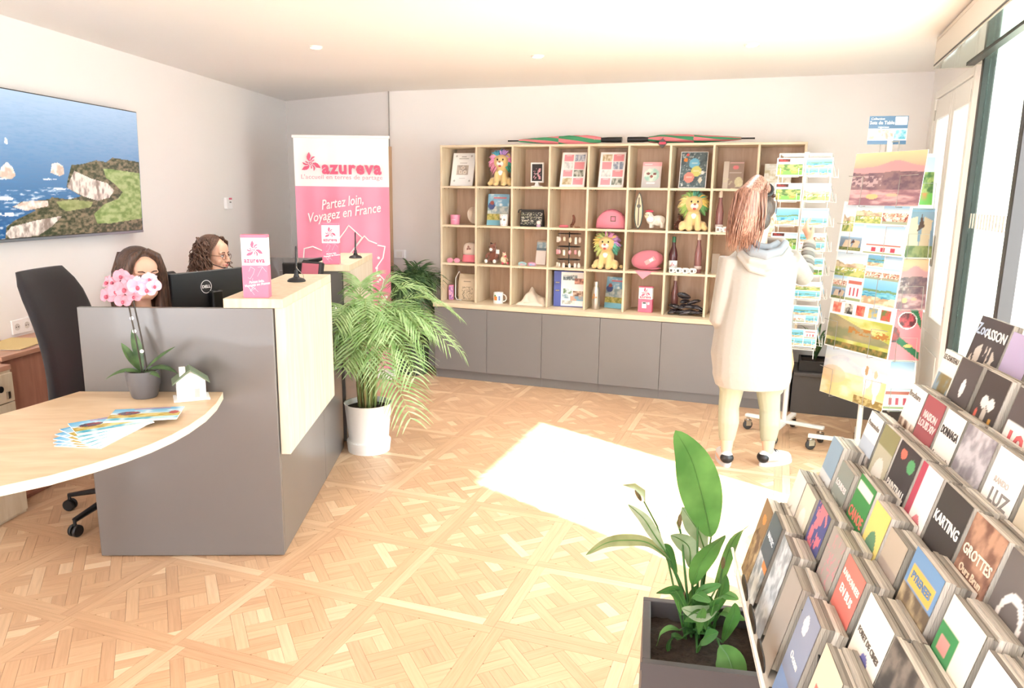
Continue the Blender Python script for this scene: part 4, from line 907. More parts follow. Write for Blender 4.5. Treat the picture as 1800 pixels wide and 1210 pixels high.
cup('cup', 'small white patterned cup before the blue magazine', 1, 1, 0.075, 0.06, m_cer, 0.033, 0.041, 0.10, cat='cup', deco=[(-0.5, 0.05, 0.5, 0.022, '8a8a86'), (0.4, 0.045, 0.5, 0.03, '9b8f86'), (0.0, 0.012, 2.4, 0.003, 'c9546a'), (0, 0.088, 2.4, 0.004, 'd98a92')])
cup('mug', 'white mug with an orange flower print in the bottom row', 1, 3, 0.03, 0.06, m_cer, 0.044, 0.044, 0.098, 0.034, deco=[(-0.25, 0.03, 0.7, 0.035, 'e08a45'), (-0.35, 0.065, 0.35, 0.014, '5c9a52'), (0.55, 0.03, 0.35, 0.04, '6f87b8')])
def bottle(label, c, r, dx, dn, glass, cap, lab_, hgt=0.30, rr=0.036, group='wine bottles in the cubes'):
    t = item('wine_bottle', label, 'bottle', c, r, dx, dn, group=group); k = hgt / 0.30
    B().lathe([(0.0001, 0), (rr * 0.93, 0), (rr, 0.006), (rr, 0.15 * k), (rr * 0.75, 0.19 * k), (0.015, 0.225 * k), (0.0135, 0.285 * k), (0.0135, 0.30 * k), (0.0001, 0.30 * k)], 24).build('glass_body', glass, t, True)
    B().lathe([(0.0001, 0.255 * k), (0.0152, 0.255 * k), (0.0152, 0.303 * k), (0.0001, 0.303 * k)], 18).build('capsule', cap, t, True)
    B().lathe([(rr + 0.0006, 0.03 * k), (rr + 0.0006, 0.10 * k if lab_[1] else 0.055 * k)], 24).build('label_paper', lab_[0], t, 'all')
    if lab_[1]: emblem(t, mat('label_red', '#d8687a', 0.5), 0, 0.068 * k, 0.018, -rr - 0.0012, 'label_print')
m_red = mat('wine_red', '#4a2028', 0.12, coat=0.4); m_rose = mat('wine_rose', '#8a5a58', 0.12, coat=0.4); m_cream = mat('capsule_cream', '#e9d6c4', 0.5)
bottle('tall rosé bottle with a cream capsule in the second row beside the ponytail', 7, 1, -0.10, 0.08, m_rose, m_cream, (mat('label_pale', '#d9c6c0', 0.6), False), 0.315, 0.030)
bottle('wine bottle with green capsule and white label in the third row', 6, 2, -0.115, 0.10, m_red, mat('capsule_green', '#2f6b4a', 0.4), (m_paper, True), 0.285, 0.035)
bottle('slim rosé bottle with a cream capsule right of the green-capped bottle', 6, 2, 0.085, 0.10, m_rose, m_cream, (mat('label_pale', '#d9c6c0', 0.6), False), 0.315, 0.029)
bottle('rosé bottle standing behind the black shells in the bottom row', 6, 3, -0.10, 0.22, m_rose, m_cream, (mat('label_pale', '#d9c6c0', 0.6), False), 0.31, 0.030)
for k in range(4):
    cup('small_mug', ['leftmost tiny printed mug below the green-capped bottle', 'second tiny printed mug between the two bottles', 'third tiny printed mug between the two bottles', 'rightmost tiny printed mug before the slim rosé bottle'][k], 6, 2, -0.115 + k * 0.055, 0.035, m_cer, 0.021, 0.022, 0.042, 0.010, group='tiny mugs in a row', deco=[(0.0, 0.01, 0.8, 0.02, ['4a4a4a', '3f4a44', '57504a', '6a5a52'][k])])
for k in range(2): cup('small_mug', ['tiny white mug beside the tall rosé bottle in the second row', 'tiny patterned mug before the tall rosé bottle in the second row'][k], 7, 1, (-0.045, -0.10)[k], 0.035, m_cer, 0.021, 0.022, 0.042, 0.010, group='tiny mugs beside the bottle', deco=[(0.0, 0.01, 0.8, 0.02, ['c9a9a4', '8a7a72'][k])])
t = item('steel_bottle', 'brushed steel flask with orange motif in the bottom row', 'flask', 4, 3, -0.085, 0.09)
B().lathe([(0.0001, 0), (0.033, 0), (0.034, 0.004), (0.034, 0.155), (0.027, 0.185), (0.019, 0.195), (0.019, 0.205)], 24).build('body', mat('brushed_steel', '#cfc8c2', 0.28, 0.9), t, True)
B().lathe([(0.0001, 0.200), (0.022, 0.200), (0.022, 0.232), (0.019, 0.238), (0.0001, 0.238)], 20).build('cap', mat('brushed_steel', '#cfc8c2', 0.28, 0.9), t, True)
emblem(t, mat('deco_orange', '#c98a4a', 0.5), -0.004, 0.11, 0.026, -0.0365, 'motif')

# second row left: fan ring, pouch, small things -----------------------------------
t = item('hand_fan', 'round pink hand fan leaning on the right side of the first cube', 'fan', 0, 1, 0.10, 0.12, math.radians(60))
B().at((0, 0, 0.085), (PI / 2 - 0.12, 0, 0)).lathe([(0.0001, 0), (0.07, 0), (0.072, 0.003), (0.07, 0.006), (0.0001, 0.006)], 28, 1, 1).build('disc', mat('fan_pink', '#ef8fa0', 0.6), t, True)
B().at((0, 0, 0.085), (PI / 2 - 0.12, 0, 0)).lathe([(0.070, -0.001), (0.076, -0.001), (0.076, 0.007), (0.070, 0.007)], 28).build('rim', m_cream, t, True)
B().tube([(0, 0, 0.018), (0, -0.004, 0.004)], 0.006, 6).build('handle', m_cream, t)
t = item('zip_pouch', 'black zip pouch printed with pale words in the third cube of the second row', 'pouch', 2, 1, -0.015, 0.12)
b = B(); b.loft([[(x, y * k, z) for x, y in [(-0.103 * s_, -0.03), (0.103 * s_, -0.03), (0.105 * s_, 0), (0.103 * s_, 0.03), (-0.103 * s_, 0.03), (-0.105 * s_, 0)]] for z, k, s_ in [(0, 1.0, 1.0), (0.03, 1.15, 1.0), (0.09, 0.8, 0.99), (0.135, 0.25, 0.98), (0.145, 0.1, 0.97)]]); b.build('bag', mat('pouch_black', '#2b2a2c', 0.8), t, True)
q = Paint(60, 44, '#2f2e30'); q.put((fbm(q.u * 30, np.floor(q.v * 13) * 3.7) > 0.52) & ((q.v * 13) % 1 > 0.4), q.mixn('#8c8f70', '#d9d3c4', 7, 9)); q.build('printed_words', 0.19, 0.11, t, (0, -0.0365, 0.012), bend=lambda u, v: 0.028 * np.clip(v - 0.25, 0, 1))
B().tube([(-0.10, 0, 0.143), (0.10, 0, 0.143)], 0.003, 6).build('zipper', m_steel, t); B().tube([(-0.10, 0, 0.143), (-0.125, 0, 0.138), (-0.130, -0.004, 0.115)], 0.005, 6).build('wrist_strap', mat('pouch_black', '#2b2a2c', 0.8), t, True)
t = item('snow_globe', 'tiny snow globe before the black pouch', 'snow globe', 2, 1, 0.07, 0.03)
B().lathe([(0.0001, 0), (0.017, 0), (0.019, 0.012), (0.015, 0.02), (0.0001, 0.02)], 16).build('base', mat('globe_lilac', '#c3a5c0', 0.5), t, True); B().ell((0, 0, 0.036), 0.019).build('dome', mat('globe_clear', '#ecd9d6', 0.1), t, 'all')
t = item('cow_horn', 'little curved brown horn standing in the fourth cube', 'ornament', 3, 1, 0.0, 0.14)
B().tube([(-0.012, 0, 0.018), (0.008, 0, 0.024), (0.020, 0, 0.05), (0.021, 0, 0.08), (0.012, 0, 0.105)], [0.004, 0.013, 0.013, 0.011, 0.008], 10).build('horn', mat('horn_brown', '#7b4a38', 0.45), t, True); B().lathe([(0.012, 0), (0.012, 0.012)], 10).build('foot', mat('horn_brown', '#7b4a38', 0.45), t)
tag(B().tube([(0.032 * math.cos(a), 0.014 * math.sin(a), 0.012) for a in [k * 2 * PI / 16 for k in range(17)]], 0.011, 8).build('coin_purse', mat('purse_red', '#d06a76', 0.6), None, True, loc=cell(3, 1, -0.045, 0.05), rot=(0, 0, SH.a)), 'small red oval purse on the fourth cube floor', 'purse')
tag(B().tube([(0.02 * math.cos(a), 0.014 * math.sin(a), 0.006) for a in [k * 2 * PI / 14 for k in range(15)]], 0.005, 6).build('bracelet', mat('bracelet_brown', '#8a5f45', 0.6), None, True, loc=cell(3, 1, 0.075, 0.05), rot=(0, 0, SH.a)), 'little brown bracelet right of the red purse', 'bracelet')
t = thing('hanging_tag', 'narrow brown tag hung on the upright of the fourth cube', 'tag', SH.p(SE0 + 4 * SP_ - 0.012, SN + 0.20, SZ0 + 2 * SR + 0.20), SH.a + PI / 2)
box('strip', mat('tag_brown', '#8a5548', 0.6), t, -0.012, 0.012, -0.003, 0.003, 0, 0.09)
def dome_bag(label, c, r, w, hgt, dx, m, extra):
    t = item('cosmetic_bag', label, 'bag', c, r, dx, 0.12); b = B(); n = 14
    for k, (yy, s_) in enumerate([]): pass
    prof = [(-w / 2, 0.012), (-w / 2 + 0.01, 0.0), (w / 2 - 0.01, 0.0), (w / 2, 0.012)] + [(w / 2 * math.cos(a) * (1.0 if math.sin(a) < 0.8 else 1.0), 0.03 + (hgt - 0.03) * math.sin(a)) for a in [k * PI / 10 for k in range(1, 10)]]
    b.loft([[(x * s_, y, max(0, (z - hgt * 0.4) * s_ + hgt * 0.4)) for x, z in prof] for y, s_ in [(-0.05, 0.86), (-0.035, 0.97), (0.0, 1.0), (0.035, 0.97), (0.05, 0.86)]])
    b.build('bag', m, t, 'all'); return t
t = dome_bag('pink half-moon cosmetic bag with dark patch in the fifth cube', 4, 1, 0.26, 0.155, 0.02, mat('bag_pink', '#dd8698', 0.6), None)
box('patch', mat('patch_dark', '#6b5a55', 0.6), t, 0.0, 0.045, -0.0515, -0.05, 0.06, 0.105, 0.0005); box('patch_print', m_pink, t, 0.008, 0.037, -0.0525, -0.0515, 0.068, 0.097)
B().tube([(0.13 * math.cos(a) * 0.97, 0.0, 0.03 + 0.127 * math.sin(a)) for a in [k * PI / 14 for k in range(15)]], 0.004, 6).build('zipper', mat('bag_zip', '#b95a70', 0.6), t, True)
# surfboard, sheep, small brown plush
t = item('mini_surfboard', 'small striped wooden surfboard upright in the sixth cube', 'ornament', 5, 1, -0.095, 0.16)
def board(w, hgt, y, m, name, z0=0.0):
    n = 15; o = [(w * math.sin(PI * (k / (n - 1)) ** 0.85) ** 0.7, z0 + hgt * k / (n - 1)) for k in range(n)]
    pts = [(x, z) for x, z in o] + [(-x, z) for x, z in reversed(o[1:-1])]; b = B().at((0, 0, 0), (PI / 2, 0, 0)); b.prism(pts, -y[1], -y[0]); return b.build(name, m, t)
board(0.036, 0.30, (-0.004, 0.008), mat('board_dark', '#3f5a4e', 0.3), 'rim'); board(0.028, 0.285, (-0.006, -0.004), mat('board_cream', '#e3d3ac', 0.3), 'deck', 0.008)
box('stripe', mat('stripe_dark', '#5a4a40', 0.4), t, -0.004, 0.004, -0.0075, -0.006, 0.03, 0.26); B().at((0, -0.0062, 0.19), (PI / 2, 0, 0)).lathe([(0.0001, 0), (0.016, 0), (0.016, 0.002), (0.0001, 0.002)], 16).build('badge', mat('badge_grey', '#77736a', 0.5), t)
t = item('plush_sheep', 'white plush sheep wearing a red beret in the sixth cube', 'soft toy', 5, 1, 0.045, 0.11)
mw = mat('plush_wool', '#f1ebe0', 0.98, sheen=0.3, bump=(150, 0.8)); b = B(); b.ell((0.035, 0, 0.075), (0.062, 0.042, 0.045)); b.ell((-0.045, -0.01, 0.115), (0.034, 0.032, 0.034)); b.ell((-0.03, -0.01, 0.085), (0.035, 0.032, 0.04))
for x, y in [(-0.02, -0.025), (-0.02, 0.025), (0.07, -0.025), (0.07, 0.025)]: b.tube([(x, y, 0.06), (x, y, 0.016)], 0.017, 8)
organic('body', b, mw, t, 0.006, 3); B().ell((-0.055, -0.028, 0.112), (0.022, 0.014, 0.024)).build('face', mat('plush_cream', '#f0d3b4', 0.9), t, 'all'); B().ell((-0.042, 0, 0.15), (0.034, 0.03, 0.012)).build('beret', mat('beret_red', '#d5556a', 0.9), t, 'all')
B().ell((-0.025, -0.045, 0.085), (0.03, 0.006, 0.022)).build('bib', m_paper, t, 'all')
for x in (-0.065, -0.045): B().ell((x, -0.042, 0.12), 0.004, nu=6, nv=5).build('eye', m_black, t)
def small_plush(label, c, r, dx, dn, m1, m2, s_=1.0, rz=0.0, ears='horse'):
    t = item('plush_animal', label, 'soft toy', c, r, dx, dn, rz); t.scale = (s_,) * 3
    b = B(); b.ell((0, 0.015, 0.06), (0.045, 0.045, 0.06)); b.ell((0.0, -0.02, 0.135), (0.03, 0.036, 0.034)); b.ell((0.005, -0.052, 0.122), (0.022, 0.026, 0.021)); b.tube([(0, 0, 0.10), (0, -0.015, 0.13)], 0.028, 8)
    for s in (-1, 1): b.tube([(s * 0.03, -0.01, 0.03), (s * 0.038, -0.045, 0.02), (s * 0.038, -0.065, 0.024)], 0.015, 8); b.tube([(s * 0.038, -0.01, 0.09), (s * 0.046, -0.04, 0.065), (s * 0.04, -0.055, 0.05)], 0.012, 8); b.tube([(s * 0.018, -0.01, 0.16), (s * 0.022, -0.01, 0.182)], [0.011, 0.004], 6)
    organic('body', b, m1, t, 0.0055, 3); b = B()
    for s in (-1, 1): b.ell((s * 0.038, -0.072, 0.024), (0.016, 0.010, 0.017))
    for s in (-1, 1): B().ell((s * 0.038, -0.074, 0.024), (0.016, 0.011, 0.017), nu=8, nv=6).build('foot', m2, t, 'all')
    B().ell((0.004, -0.07, 0.122), (0.016, 0.012, 0.014), nu=8, nv=6).build('muzzle', m2, t, 'all'); b = B()
    for k in range(10): b.tube([(0.006 * (k % 3 - 1), -0.03 + k * 0.007, 0.168 - k * 0.004), (0.012 * (k % 3 - 1), -0.028 + k * 0.009, 0.178 - k * 0.006)], [0.007, 0.003], 5)
    b.build('forelock', m_black if ears == 'horse' else m2, t, 'all')
    for s in (-1, 1): B().ell((s * 0.022 + 0.003, -0.05, 0.142), 0.004, nu=6, nv=5).build('eye', m_black, t)
    return t
m_pb = mat('plush_brown', '#8a5340', 0.95, sheen=0.4, bump=(250, 0.4))
t = small_plush('brown plush horse with white hooves in the third row', 1, 2, -0.045, 0.12, m_pb, mat('plush_white', '#f6f1ea', 0.95), 1.05)
B().box(0.035, 0.065, -0.03, -0.028, 0.085, 0.12).build('paper_tag', m_paper, t)
small_plush('small cream plush figure with red hat beside the brown horse', 1, 2, 0.075, 0.07, mat('plush_cream', '#f0d3b4', 0.9), mat('beret_red', '#d5556a', 0.9), 0.62, 0.6, 'hat')
small_plush('dark brown plush peeking from behind the green-maned lion', 6, 1, -0.095, 0.24, m_pb, m_pb, 0.75)
# third row left: cap, sunglasses, notepad, tins, key ring stand
t = item('baseball_cap', 'pink and white baseball cap standing on its peak in the third row', 'cap', 0, 2, 0.06, 0.14)
b = B(); b.loft([[(0.072 * s_ * math.cos(a), 0.05 * s_ * math.sin(a), z) for a in [k * 2 * PI / 20 for k in range(20)]] for z, s_ in [(0.065, 0.98), (0.09, 1.0), (0.12, 1.0), (0.15, 0.9), (0.17, 0.65), (0.178, 0.25)]]); b.build('crown', mat('cap_white', '#e9d5c6', 0.8), t, 'all')
b = B(); n = 12; ring0 = [(0.07 * math.cos(PI + PI * k / n), 0.05 * math.sin(PI + PI * k / n) - 0.002, 0.07) for k in range(n + 1)]; ring1 = [(0.068 * math.cos(PI + PI * k / n), 0.02 * math.sin(PI + PI * k / n) - 0.045, 0.006) for k in range(n + 1)]
b.add(ring0 + ring1, [(k, k + 1, n + 2 + k, n + 1 + k) for k in range(n)]); b.build('peak', mat('cap_pink', '#ee7f8c', 0.8), t, 'all')
B().box(-0.066, 0.066, -0.035, 0.04, 0.0, 0.068, 0.012).build('lower_band', mat('cap_pink', '#ee7f8c', 0.8), t); emblem(t, mat('cap_mark', '#8a4a44', 0.7), 0, 0.13, 0.024, -0.052)
t = item('sunglasses', 'pink sunglasses lying in the third row before the cap', 'sunglasses', 0, 2, -0.07, 0.05, 0.25); mp_ = mat('glasses_pink', '#d98aa0', 0.3)
for s in (-1, 1):
    B().at((s * 0.032, 0, 0.018), (PI / 2 - 0.3, 0, 0)).lathe([(0.0001, 0), (0.024, 0), (0.024, 0.002), (0.0001, 0.002)], 18, 1, 0.8).build('lens', mat('lens_dark', '#4a2f38', 0.1), t)
    B().at((s * 0.032, 0, 0.018), (PI / 2 - 0.3, 0, 0)).lathe([(0.023, -0.002), (0.028, -0.002), (0.028, 0.004), (0.023, 0.004)], 18, 1, 0.8).build('rim', mp_, t, True); B().tube([(s * 0.058, 0.002, 0.024), (s * 0.062, 0.06, 0.012), (s * 0.058, 0.11, 0.003)], 0.003, 6).build('temple', mp_, t)
B().tube([(-0.008, 0, 0.022), (0.008, 0, 0.022)], 0.003, 6).build('bridge', mp_, t)
def pg_note(q): q.c = q.grad('#e3d6cf', '#efe4dc'); q.put(q.v > 0.58, q.mixn('#8fb0c4', '#cfd9dc', 6, 9)); q.put((q.v > 0.58) & (q.v < 0.68), '#6f8494'); q.rect(0, 1, 0.93, 1, '#cbb9a6')
lean_print('notepad', 'tall notepad with a sea photo heading in the third row', 'notepad', 2, 2, 0.10, 0.225, pg_note, tilt=14, dx=0.055, dn=0.16, th=0.008, frame=mat('note_board', '#b08f7c', 0.6))
for k in range(2):
    t = item('magnet', ['left little colourful souvenir magnet before the notepad', 'right little colourful souvenir magnet touching the notepad'][k], 'magnet', 2, 2, (-0.075, 0.012)[k], 0.05, group='souvenir magnets in the third row'); b = B().at((0, 0, 0), (PI / 2, 0, 0)); b.prism([(-0.035, 0), (0.03, 0), (0.036, 0.02), (0.02, 0.03), (-0.01, 0.036), (-0.038, 0.024)], -0.006, 0.006); b.build('body', mat('magnet_%d' % k, ['#9fc3c8', '#c98aa0'][k], 0.5), t)
    q = Paint(16, 10); q.put(np.ones_like(q.u), q.mixn(['#e79aa0', '#7fb3d6'][k], ['#6fbfc4', '#e6a0b8'][k], 4, 4)); q.build('picture', 0.05, 0.022, t, (0, -0.0066, 0.004))
t = item('key_ring_stand', 'black wire carousel hung with key rings in the third row', 'key ring stand', 3, 2, -0.01, 0.12)
B().tube([(0.045 * math.cos(a), 0.04 * math.sin(a), 0.004) for a in [k * 2 * PI / 20 for k in range(21)]], 0.004, 6).build('base_ring', m_black, t, True); B().tube([(0, 0, 0.004), (0, 0, 0.30)], 0.005, 6).build('post', m_black, t); B().tube([(-0.045, 0, 0.004), (0.045, 0, 0.004)], 0.004, 6).build('base_bar', m_black, t)
r_ = random.Random(4); kc = ['#f4eee6', '#e6d6d0', '#d89aa0', '#efe9dd', '#c9b49a', '#e9e4df']
for lv, z in enumerate((0.065, 0.175, 0.285)):
    B().tube([(0.10 * math.cos(a), 0.07 * math.sin(a), z) for a in [k * 2 * PI / 20 for k in range(21)]], 0.0028, 6).build('ring_tier', m_black, t, True); B().tube([(-0.10, 0, z), (0.10, 0, z)], 0.0025, 6).build('tier_bar', m_black, t)
    for k in range(6):
        a = PI + (k + 0.5) * PI / 6; x, y = 0.10 * math.cos(a), 0.07 * math.sin(a); L_ = r_.uniform(0.035, 0.06)
        g = item('key_ring', '%s pale key ring on the %s tier of the wire carousel' % (('leftmost', 'second from left', 'third from left', 'fourth from left', 'fifth from left', 'rightmost')[k], ('lowest', 'middle', 'top')[lv]), 'key ring', 3, 2, -0.01 + x, 0.12 + y - 0.004, r_.uniform(-0.5, 0.5), group='key rings on the %s tier' % ('lowest', 'middle', 'top')[lv]); g.location.z += z - L_ - 0.026
        B().tube([(0, 0, L_ - 0.004), (0, 0, L_ + 0.026)], 0.0012, 5).build('chain', m_steel, g)
        b = B(); (b.ell((0, 0, L_ / 2), (0.013, 0.005, L_ / 2), nu=10, nv=6) if k % 2 else b.box(-0.012, 0.012, -0.003, 0.003, 0, L_, 0.003)); b.build('fob', mat('fob_%d' % r_.randrange(6), kc[r_.randrange(6)], 0.4), g, bool(k % 2))
t = item('felt_beret', 'pink felt beret with a paper tag in the sixth cube of the third row', 'beret', 5, 2, 0.0, 0.13); mb = mat('felt_pink', '#cf7d8c', 0.95, sheen=0.3)
b = B(); b.ell((0.0, 0.0, 0.088), (0.135, 0.045, 0.082), (-0.25, math.radians(-7), 0)); b.build('crown', mb, t, 'all'); B().ell((0.03, 0.02, 0.02), (0.09, 0.05, 0.018)).build('band', mb, t, 'all')
b = B().at((0.03, -0.048, 0.085), (0.1, math.radians(-32), 0)); b.box(-0.045, 0.045, -0.001, 0.001, -0.018, 0.018); b.build('tag', mat('tag_pink', '#f0a9a9', 0.6), t); b = B().at((0.03, -0.0495, 0.085), (0.1, math.radians(-32), 0)); b.box(-0.002, 0.03, -0.0005, 0.0005, -0.011, 0.011); b.build('tag_print', m_paper, t)
b = B(); b.add([(-0.07, 0, 0), (0.06, 0, 0), (0.055, -0.004, -0.014), (-0.008, -0.008, -0.062), (-0.06, -0.003, -0.012)], [(0, 1, 2, 3, 4)]); b.add([(-0.09, 0.10, 0.0006), (0.12, 0.10, 0.0006), (0.06, 0, 0), (-0.07, 0, 0)], [(3, 2, 1, 0)]); b.v = [(x, y - 0.003, z + 0.001) for x, y, z in b.v]
tag(b.build('neckerchief', mat('scarf_pink', '#ee97a6', 0.8), None, loc=cell(5, 2, 0.0, 0.0), rot=(0, 0, SH.a)), 'pink triangular neckerchief hanging over the shelf edge below the beret', 'scarf')
# bottom row: tote, box, cloth, binder, shells
t = item('tote_bag', 'beige printed tote bag with rope handles in the bottom left cube', 'bag', 0, 3, 0.05, 0.14); q = Paint(44, 50, '#d8c3a6'); q.put((fbm(q.u * 26, q.v * 26) > 0.56) & (abs(q.u - 0.5) < 0.36) & (q.v < 0.62), '#8a7a68', 0.8); q.rect(0.25, 0.7, 0.84, 0.88, '#9a8a76')
rings = [[(x * s_, y * k, z) for x, y in [(-0.09, -0.045), (-0.03, -0.055), (0.03, -0.055), (0.09, -0.045), (0.09, 0.045), (-0.09, 0.045)]] for z, k, s_ in [(0, 1, 1), (0.08, 1.1, 1.02), (0.18, 0.8, 1.0), (0.24, 0.4, 0.98)]]
B().loft(rings).build('bag', mat('tote_canvas', '#d8c3a6', 0.9, bump=(200, 0.2)), t, True); q.build('print_panel', 0.15, 0.19, t, (0, -0.0625, 0.01), bend=lambda u, v: 0.028 * np.clip(v - 0.4, 0, 1) + 0.006 * (2 * u - 1) ** 2)
B().tube([(-0.08, 0, 0.22), (-0.10, -0.01, 0.26), (-0.125, -0.03, 0.20), (-0.12, -0.05, 0.03), (-0.10, -0.06, 0.006), (-0.05, -0.075, 0.005)], 0.004, 6).build('rope_handle', m_paper, t, True)
t = item('gift_box', 'small pink and purple box standing left of the tote bag', 'box', 0, 3, -0.115, 0.10, 0.3); box('carton', mat('gift_pink', '#e08aa8', 0.5), t, -0.022, 0.022, -0.02, 0.02, 0, 0.135, 0.001); q = Paint(14, 36); q.put(np.ones_like(q.u), q.mixn('#8e5fa6', '#f0b6c8', 4, 8)); q.build('picture', 0.038, 0.12, t, (0, -0.0208, 0.006))
t = item('folded_shirt', 'cream cotton shirt crumpled in the bottom row', 'cloth', 2, 3, 0.0, 0.10); b = B(); n, m_ = 26, 16; vs = []
for j in range(m_):
    for i in range(n):
        u, v = i / (n - 1), j / (m_ - 1); hgt = 0.016 + 0.085 * math.exp(-((u - 0.32) / 0.16) ** 2) * v + 0.055 * v * (1 - abs(u - 0.55)) + 0.012 * math.sin(u * 19 + v * 6) * math.sin(PI * v); ed = min(u, 1 - u, v * 1.2, 1) ; vs.append(((u - 0.5) * 0.275 * (0.9 + 0.1 * math.sin(v * 5)), -0.08 + 0.20 * v, max(0.001, hgt * min(1, ed * 9) + 0.001)))
b.add(vs, [(j * n + i, j * n + i + 1, (j + 1) * n + i + 1, (j + 1) * n + i) for j in range(m_ - 1) for i in range(n - 1)]); b.build('fabric', mat('cotton_cream', '#f2e4d2', 0.95), t, 'all'); B().tube([(-0.06, -0.06, 0.02), (-0.03, -0.075, 0.03), (0.0, -0.06, 0.026)], 0.003, 5).build('neckline', mat('cotton_seam', '#e2d2bd', 0.9), t, True)
t = item('ring_binder', 'blue ring binder with a photo collage cover in the bottom row', 'binder', 3, 3, 0.0, 0.13, 0.08); mbl = mat('binder_blue', '#5a68b4', 0.4)
box('spine', mbl, t, -0.135, -0.072, -0.02, 0.14, 0.0, 0.31, 0.002); box('cover', mbl, t, -0.072, 0.135, -0.022, -0.016, 0.0, 0.31, 0.001); box('pages', m_paper, t, -0.07, 0.12, -0.016, 0.10, 0.012, 0.295)
for z in (0.14, 0.21): B().tube([(-0.118, -0.022, z), (-0.085, -0.022, z)], 0.006, 8).build('finger_clip', m_steel, t)
q = Paint(46, 66)
for (x0, x1, y0, y1, c1_, c2_) in [(0.08, 0.7, 0.76, 0.92, '#5a6a72', '#c8cfd0'), (0.6, 0.98, 0.66, 0.82, '#8a5a50', '#d9a08c'), (0.1, 0.48, 0.36, 0.52, '#5f7f5a', '#d6e2ea'), (0.52, 0.98, 0.30, 0.46, '#7a5a48', '#e6cdb8'), (0.05, 0.45, 0.22, 0.34, '#7f9fb4', '#e8eef0'), (0.42, 0.98, 0.16, 0.30, '#7fb0cc', '#d8a890'), (0.05, 0.6, 0.06, 0.16, '#b4b4ac', '#f0ece6')]: q.rect(x0, x1, y0, y1, q.mixn(c1_, c2_, 12, 14, seed=y0))
q.build('collage', 0.20, 0.295, t, (0.031, -0.0228, 0.008))
azure_box('pink and white display box with phone pictogram in the bottom row of cubes', cell(5, 3, 0.01, 0.10), SH.a - 0.05, 0.115, 0.05, 0.215, True)
r_ = random.Random(9); msh = mat('mussel_black', '#211d24', 0.22, coat=0.3); mse = mat('mussel_edge', '#6a5f62', 0.4)
shells = [(-0.11, 0.06, 0.02), (-0.055, 0.05, 0.018), (0.0, 0.04, 0.02), (0.055, 0.05, 0.018), (0.11, 0.06, 0.02), (-0.08, 0.11, 0.02), (0.03, 0.11, 0.02), (-0.095, 0.075, 0.052), (-0.03, 0.07, 0.055), (0.03, 0.065, 0.055), (0.085, 0.075, 0.05), (-0.02, 0.10, 0.085), (0.055, 0.09, 0.085), (-0.03, 0.08, 0.125)]
for k, (x, y, z) in enumerate(shells):
    up = k == len(shells) - 1; lab = 'black plastic mussel shell sticking up from the pile' if up else 'glossy black mussel shell in the bottom row pile'
    g = item('mussel_shell', lab, 'shell', 6, 3, x + 0.02, y, r_.uniform(0, 6.3), group=None if up else 'black mussel shells'); g.scale = (1.3,) * 3; g.location.z += z * 1.25; g.rotation_euler = (1.3 if up else r_.uniform(-0.35, 0.35), r_.uniform(-0.3, 0.3), r_.uniform(-0.9, 0.9) + (PI if k % 2 else 0))
    b = B(); b.tube([(-0.046, 0, 0), (-0.032, 0, 0.002), (0, 0, 0.004), (0.028, 0, 0.002), (0.044, 0, 0)], [0.004, 0.014, 0.021, 0.016, 0.005], 10, 0.62); b.build('valve', msh, g, 'all'); B().tube([(-0.04, -0.012, 0), (0, -0.0205, 0.001), (0.036, -0.010, 0)], 0.0022, 5).build('lip', mse, g)
# third row behind the visitor
t = item('picture_card', 'dark narrow card standing behind the visitor in the third row', 'card', 7, 2, -0.11, 0.12, 0.2); box('card', mat('card_taupe', '#a99a8c', 0.6), t, -0.03, 0.03, -0.003, 0.003, 0, 0.16)
# umbrellas on the top ---------------------------------------------------------------
def umbrella(label, e0, e1, z, flip):
    t = thing('folded_umbrella', label, 'umbrella', SH.p((e0 + e1) / 2, SN + 0.07, z), SH.a + (PI if flip else 0), 'folded umbrellas on the shelving'); L_ = abs(e1 - e0); mg, mr = mat('umb_green', '#3f8f63', 0.7), mat('umb_pink', '#e07f86', 0.7)
    x0 = -L_ / 2 + 0.10; x1 = L_ / 2 - 0.17; n, mm = 24, 18; b = B()
    for k in range(n + 1):
        pass
    vs = []; fs = []; ms = []
    for k in range(n + 1):
        u = k / n; r0 = 0.010 + 0.028 * min(1, u * 1.6) ** 0.8 * (1 if u < 0.86 else 1 - (u - 0.86) * 4)
        for q in range(mm): a = 2 * PI * q / mm + u * 3.2; rr = r0 * (1 + 0.22 * math.cos(3 * a)) ; vs.append((x0 + (x1 - x0) * u, rr * math.cos(a) * 1.1, 0.034 + rr * math.sin(a) * 0.9))
    for k in range(n):
        for q in range(mm): fs.append((k * mm + q, k * mm + (q + 1) % mm, (k + 1) * mm + (q + 1) % mm, (k + 1) * mm + q)); ms.append((q // 3 + (1 if (k // 12) else 0)) % 2)
    b.v = vs; b.f = fs; b.mi = ms; b.build('canopy', [mr, mg], t, 'all')
    B().tube([(-L_ / 2, 0, 0.034), (x0 + 0.02, 0, 0.034)], 0.006, 8).build('ferrule', m_black, t); B().tube([(x1 - 0.02, 0, 0.034), (x1 + 0.05, 0, 0.034), (L_ / 2, 0, 0.034)], [0.018, 0.022, 0.022], 12).build('handle', m_black, t, True); B().tube([(x1 - 0.06, 0.0, 0.06), (x1 - 0.04, -0.03, 0.05), (x1 - 0.06, -0.02, 0.03)], 0.006, 6).build('closing_strap', mr, t, True)
    b = B(); b.at((x1 - 0.14, 0, 0.06)).lathe([(0.02, 0), (0.012, 0.010)], 6); 
    return t
ZT = SZ0 + 4 * SR + ST + 0.001
ea = SH.face(888, 255, SN)[0]; eb_ = SH.face(1090, 253, SN)[0]; ec = SH.face(1100, 253, SN)[0]; ed = SH.face(1326, 250, SN)[0]
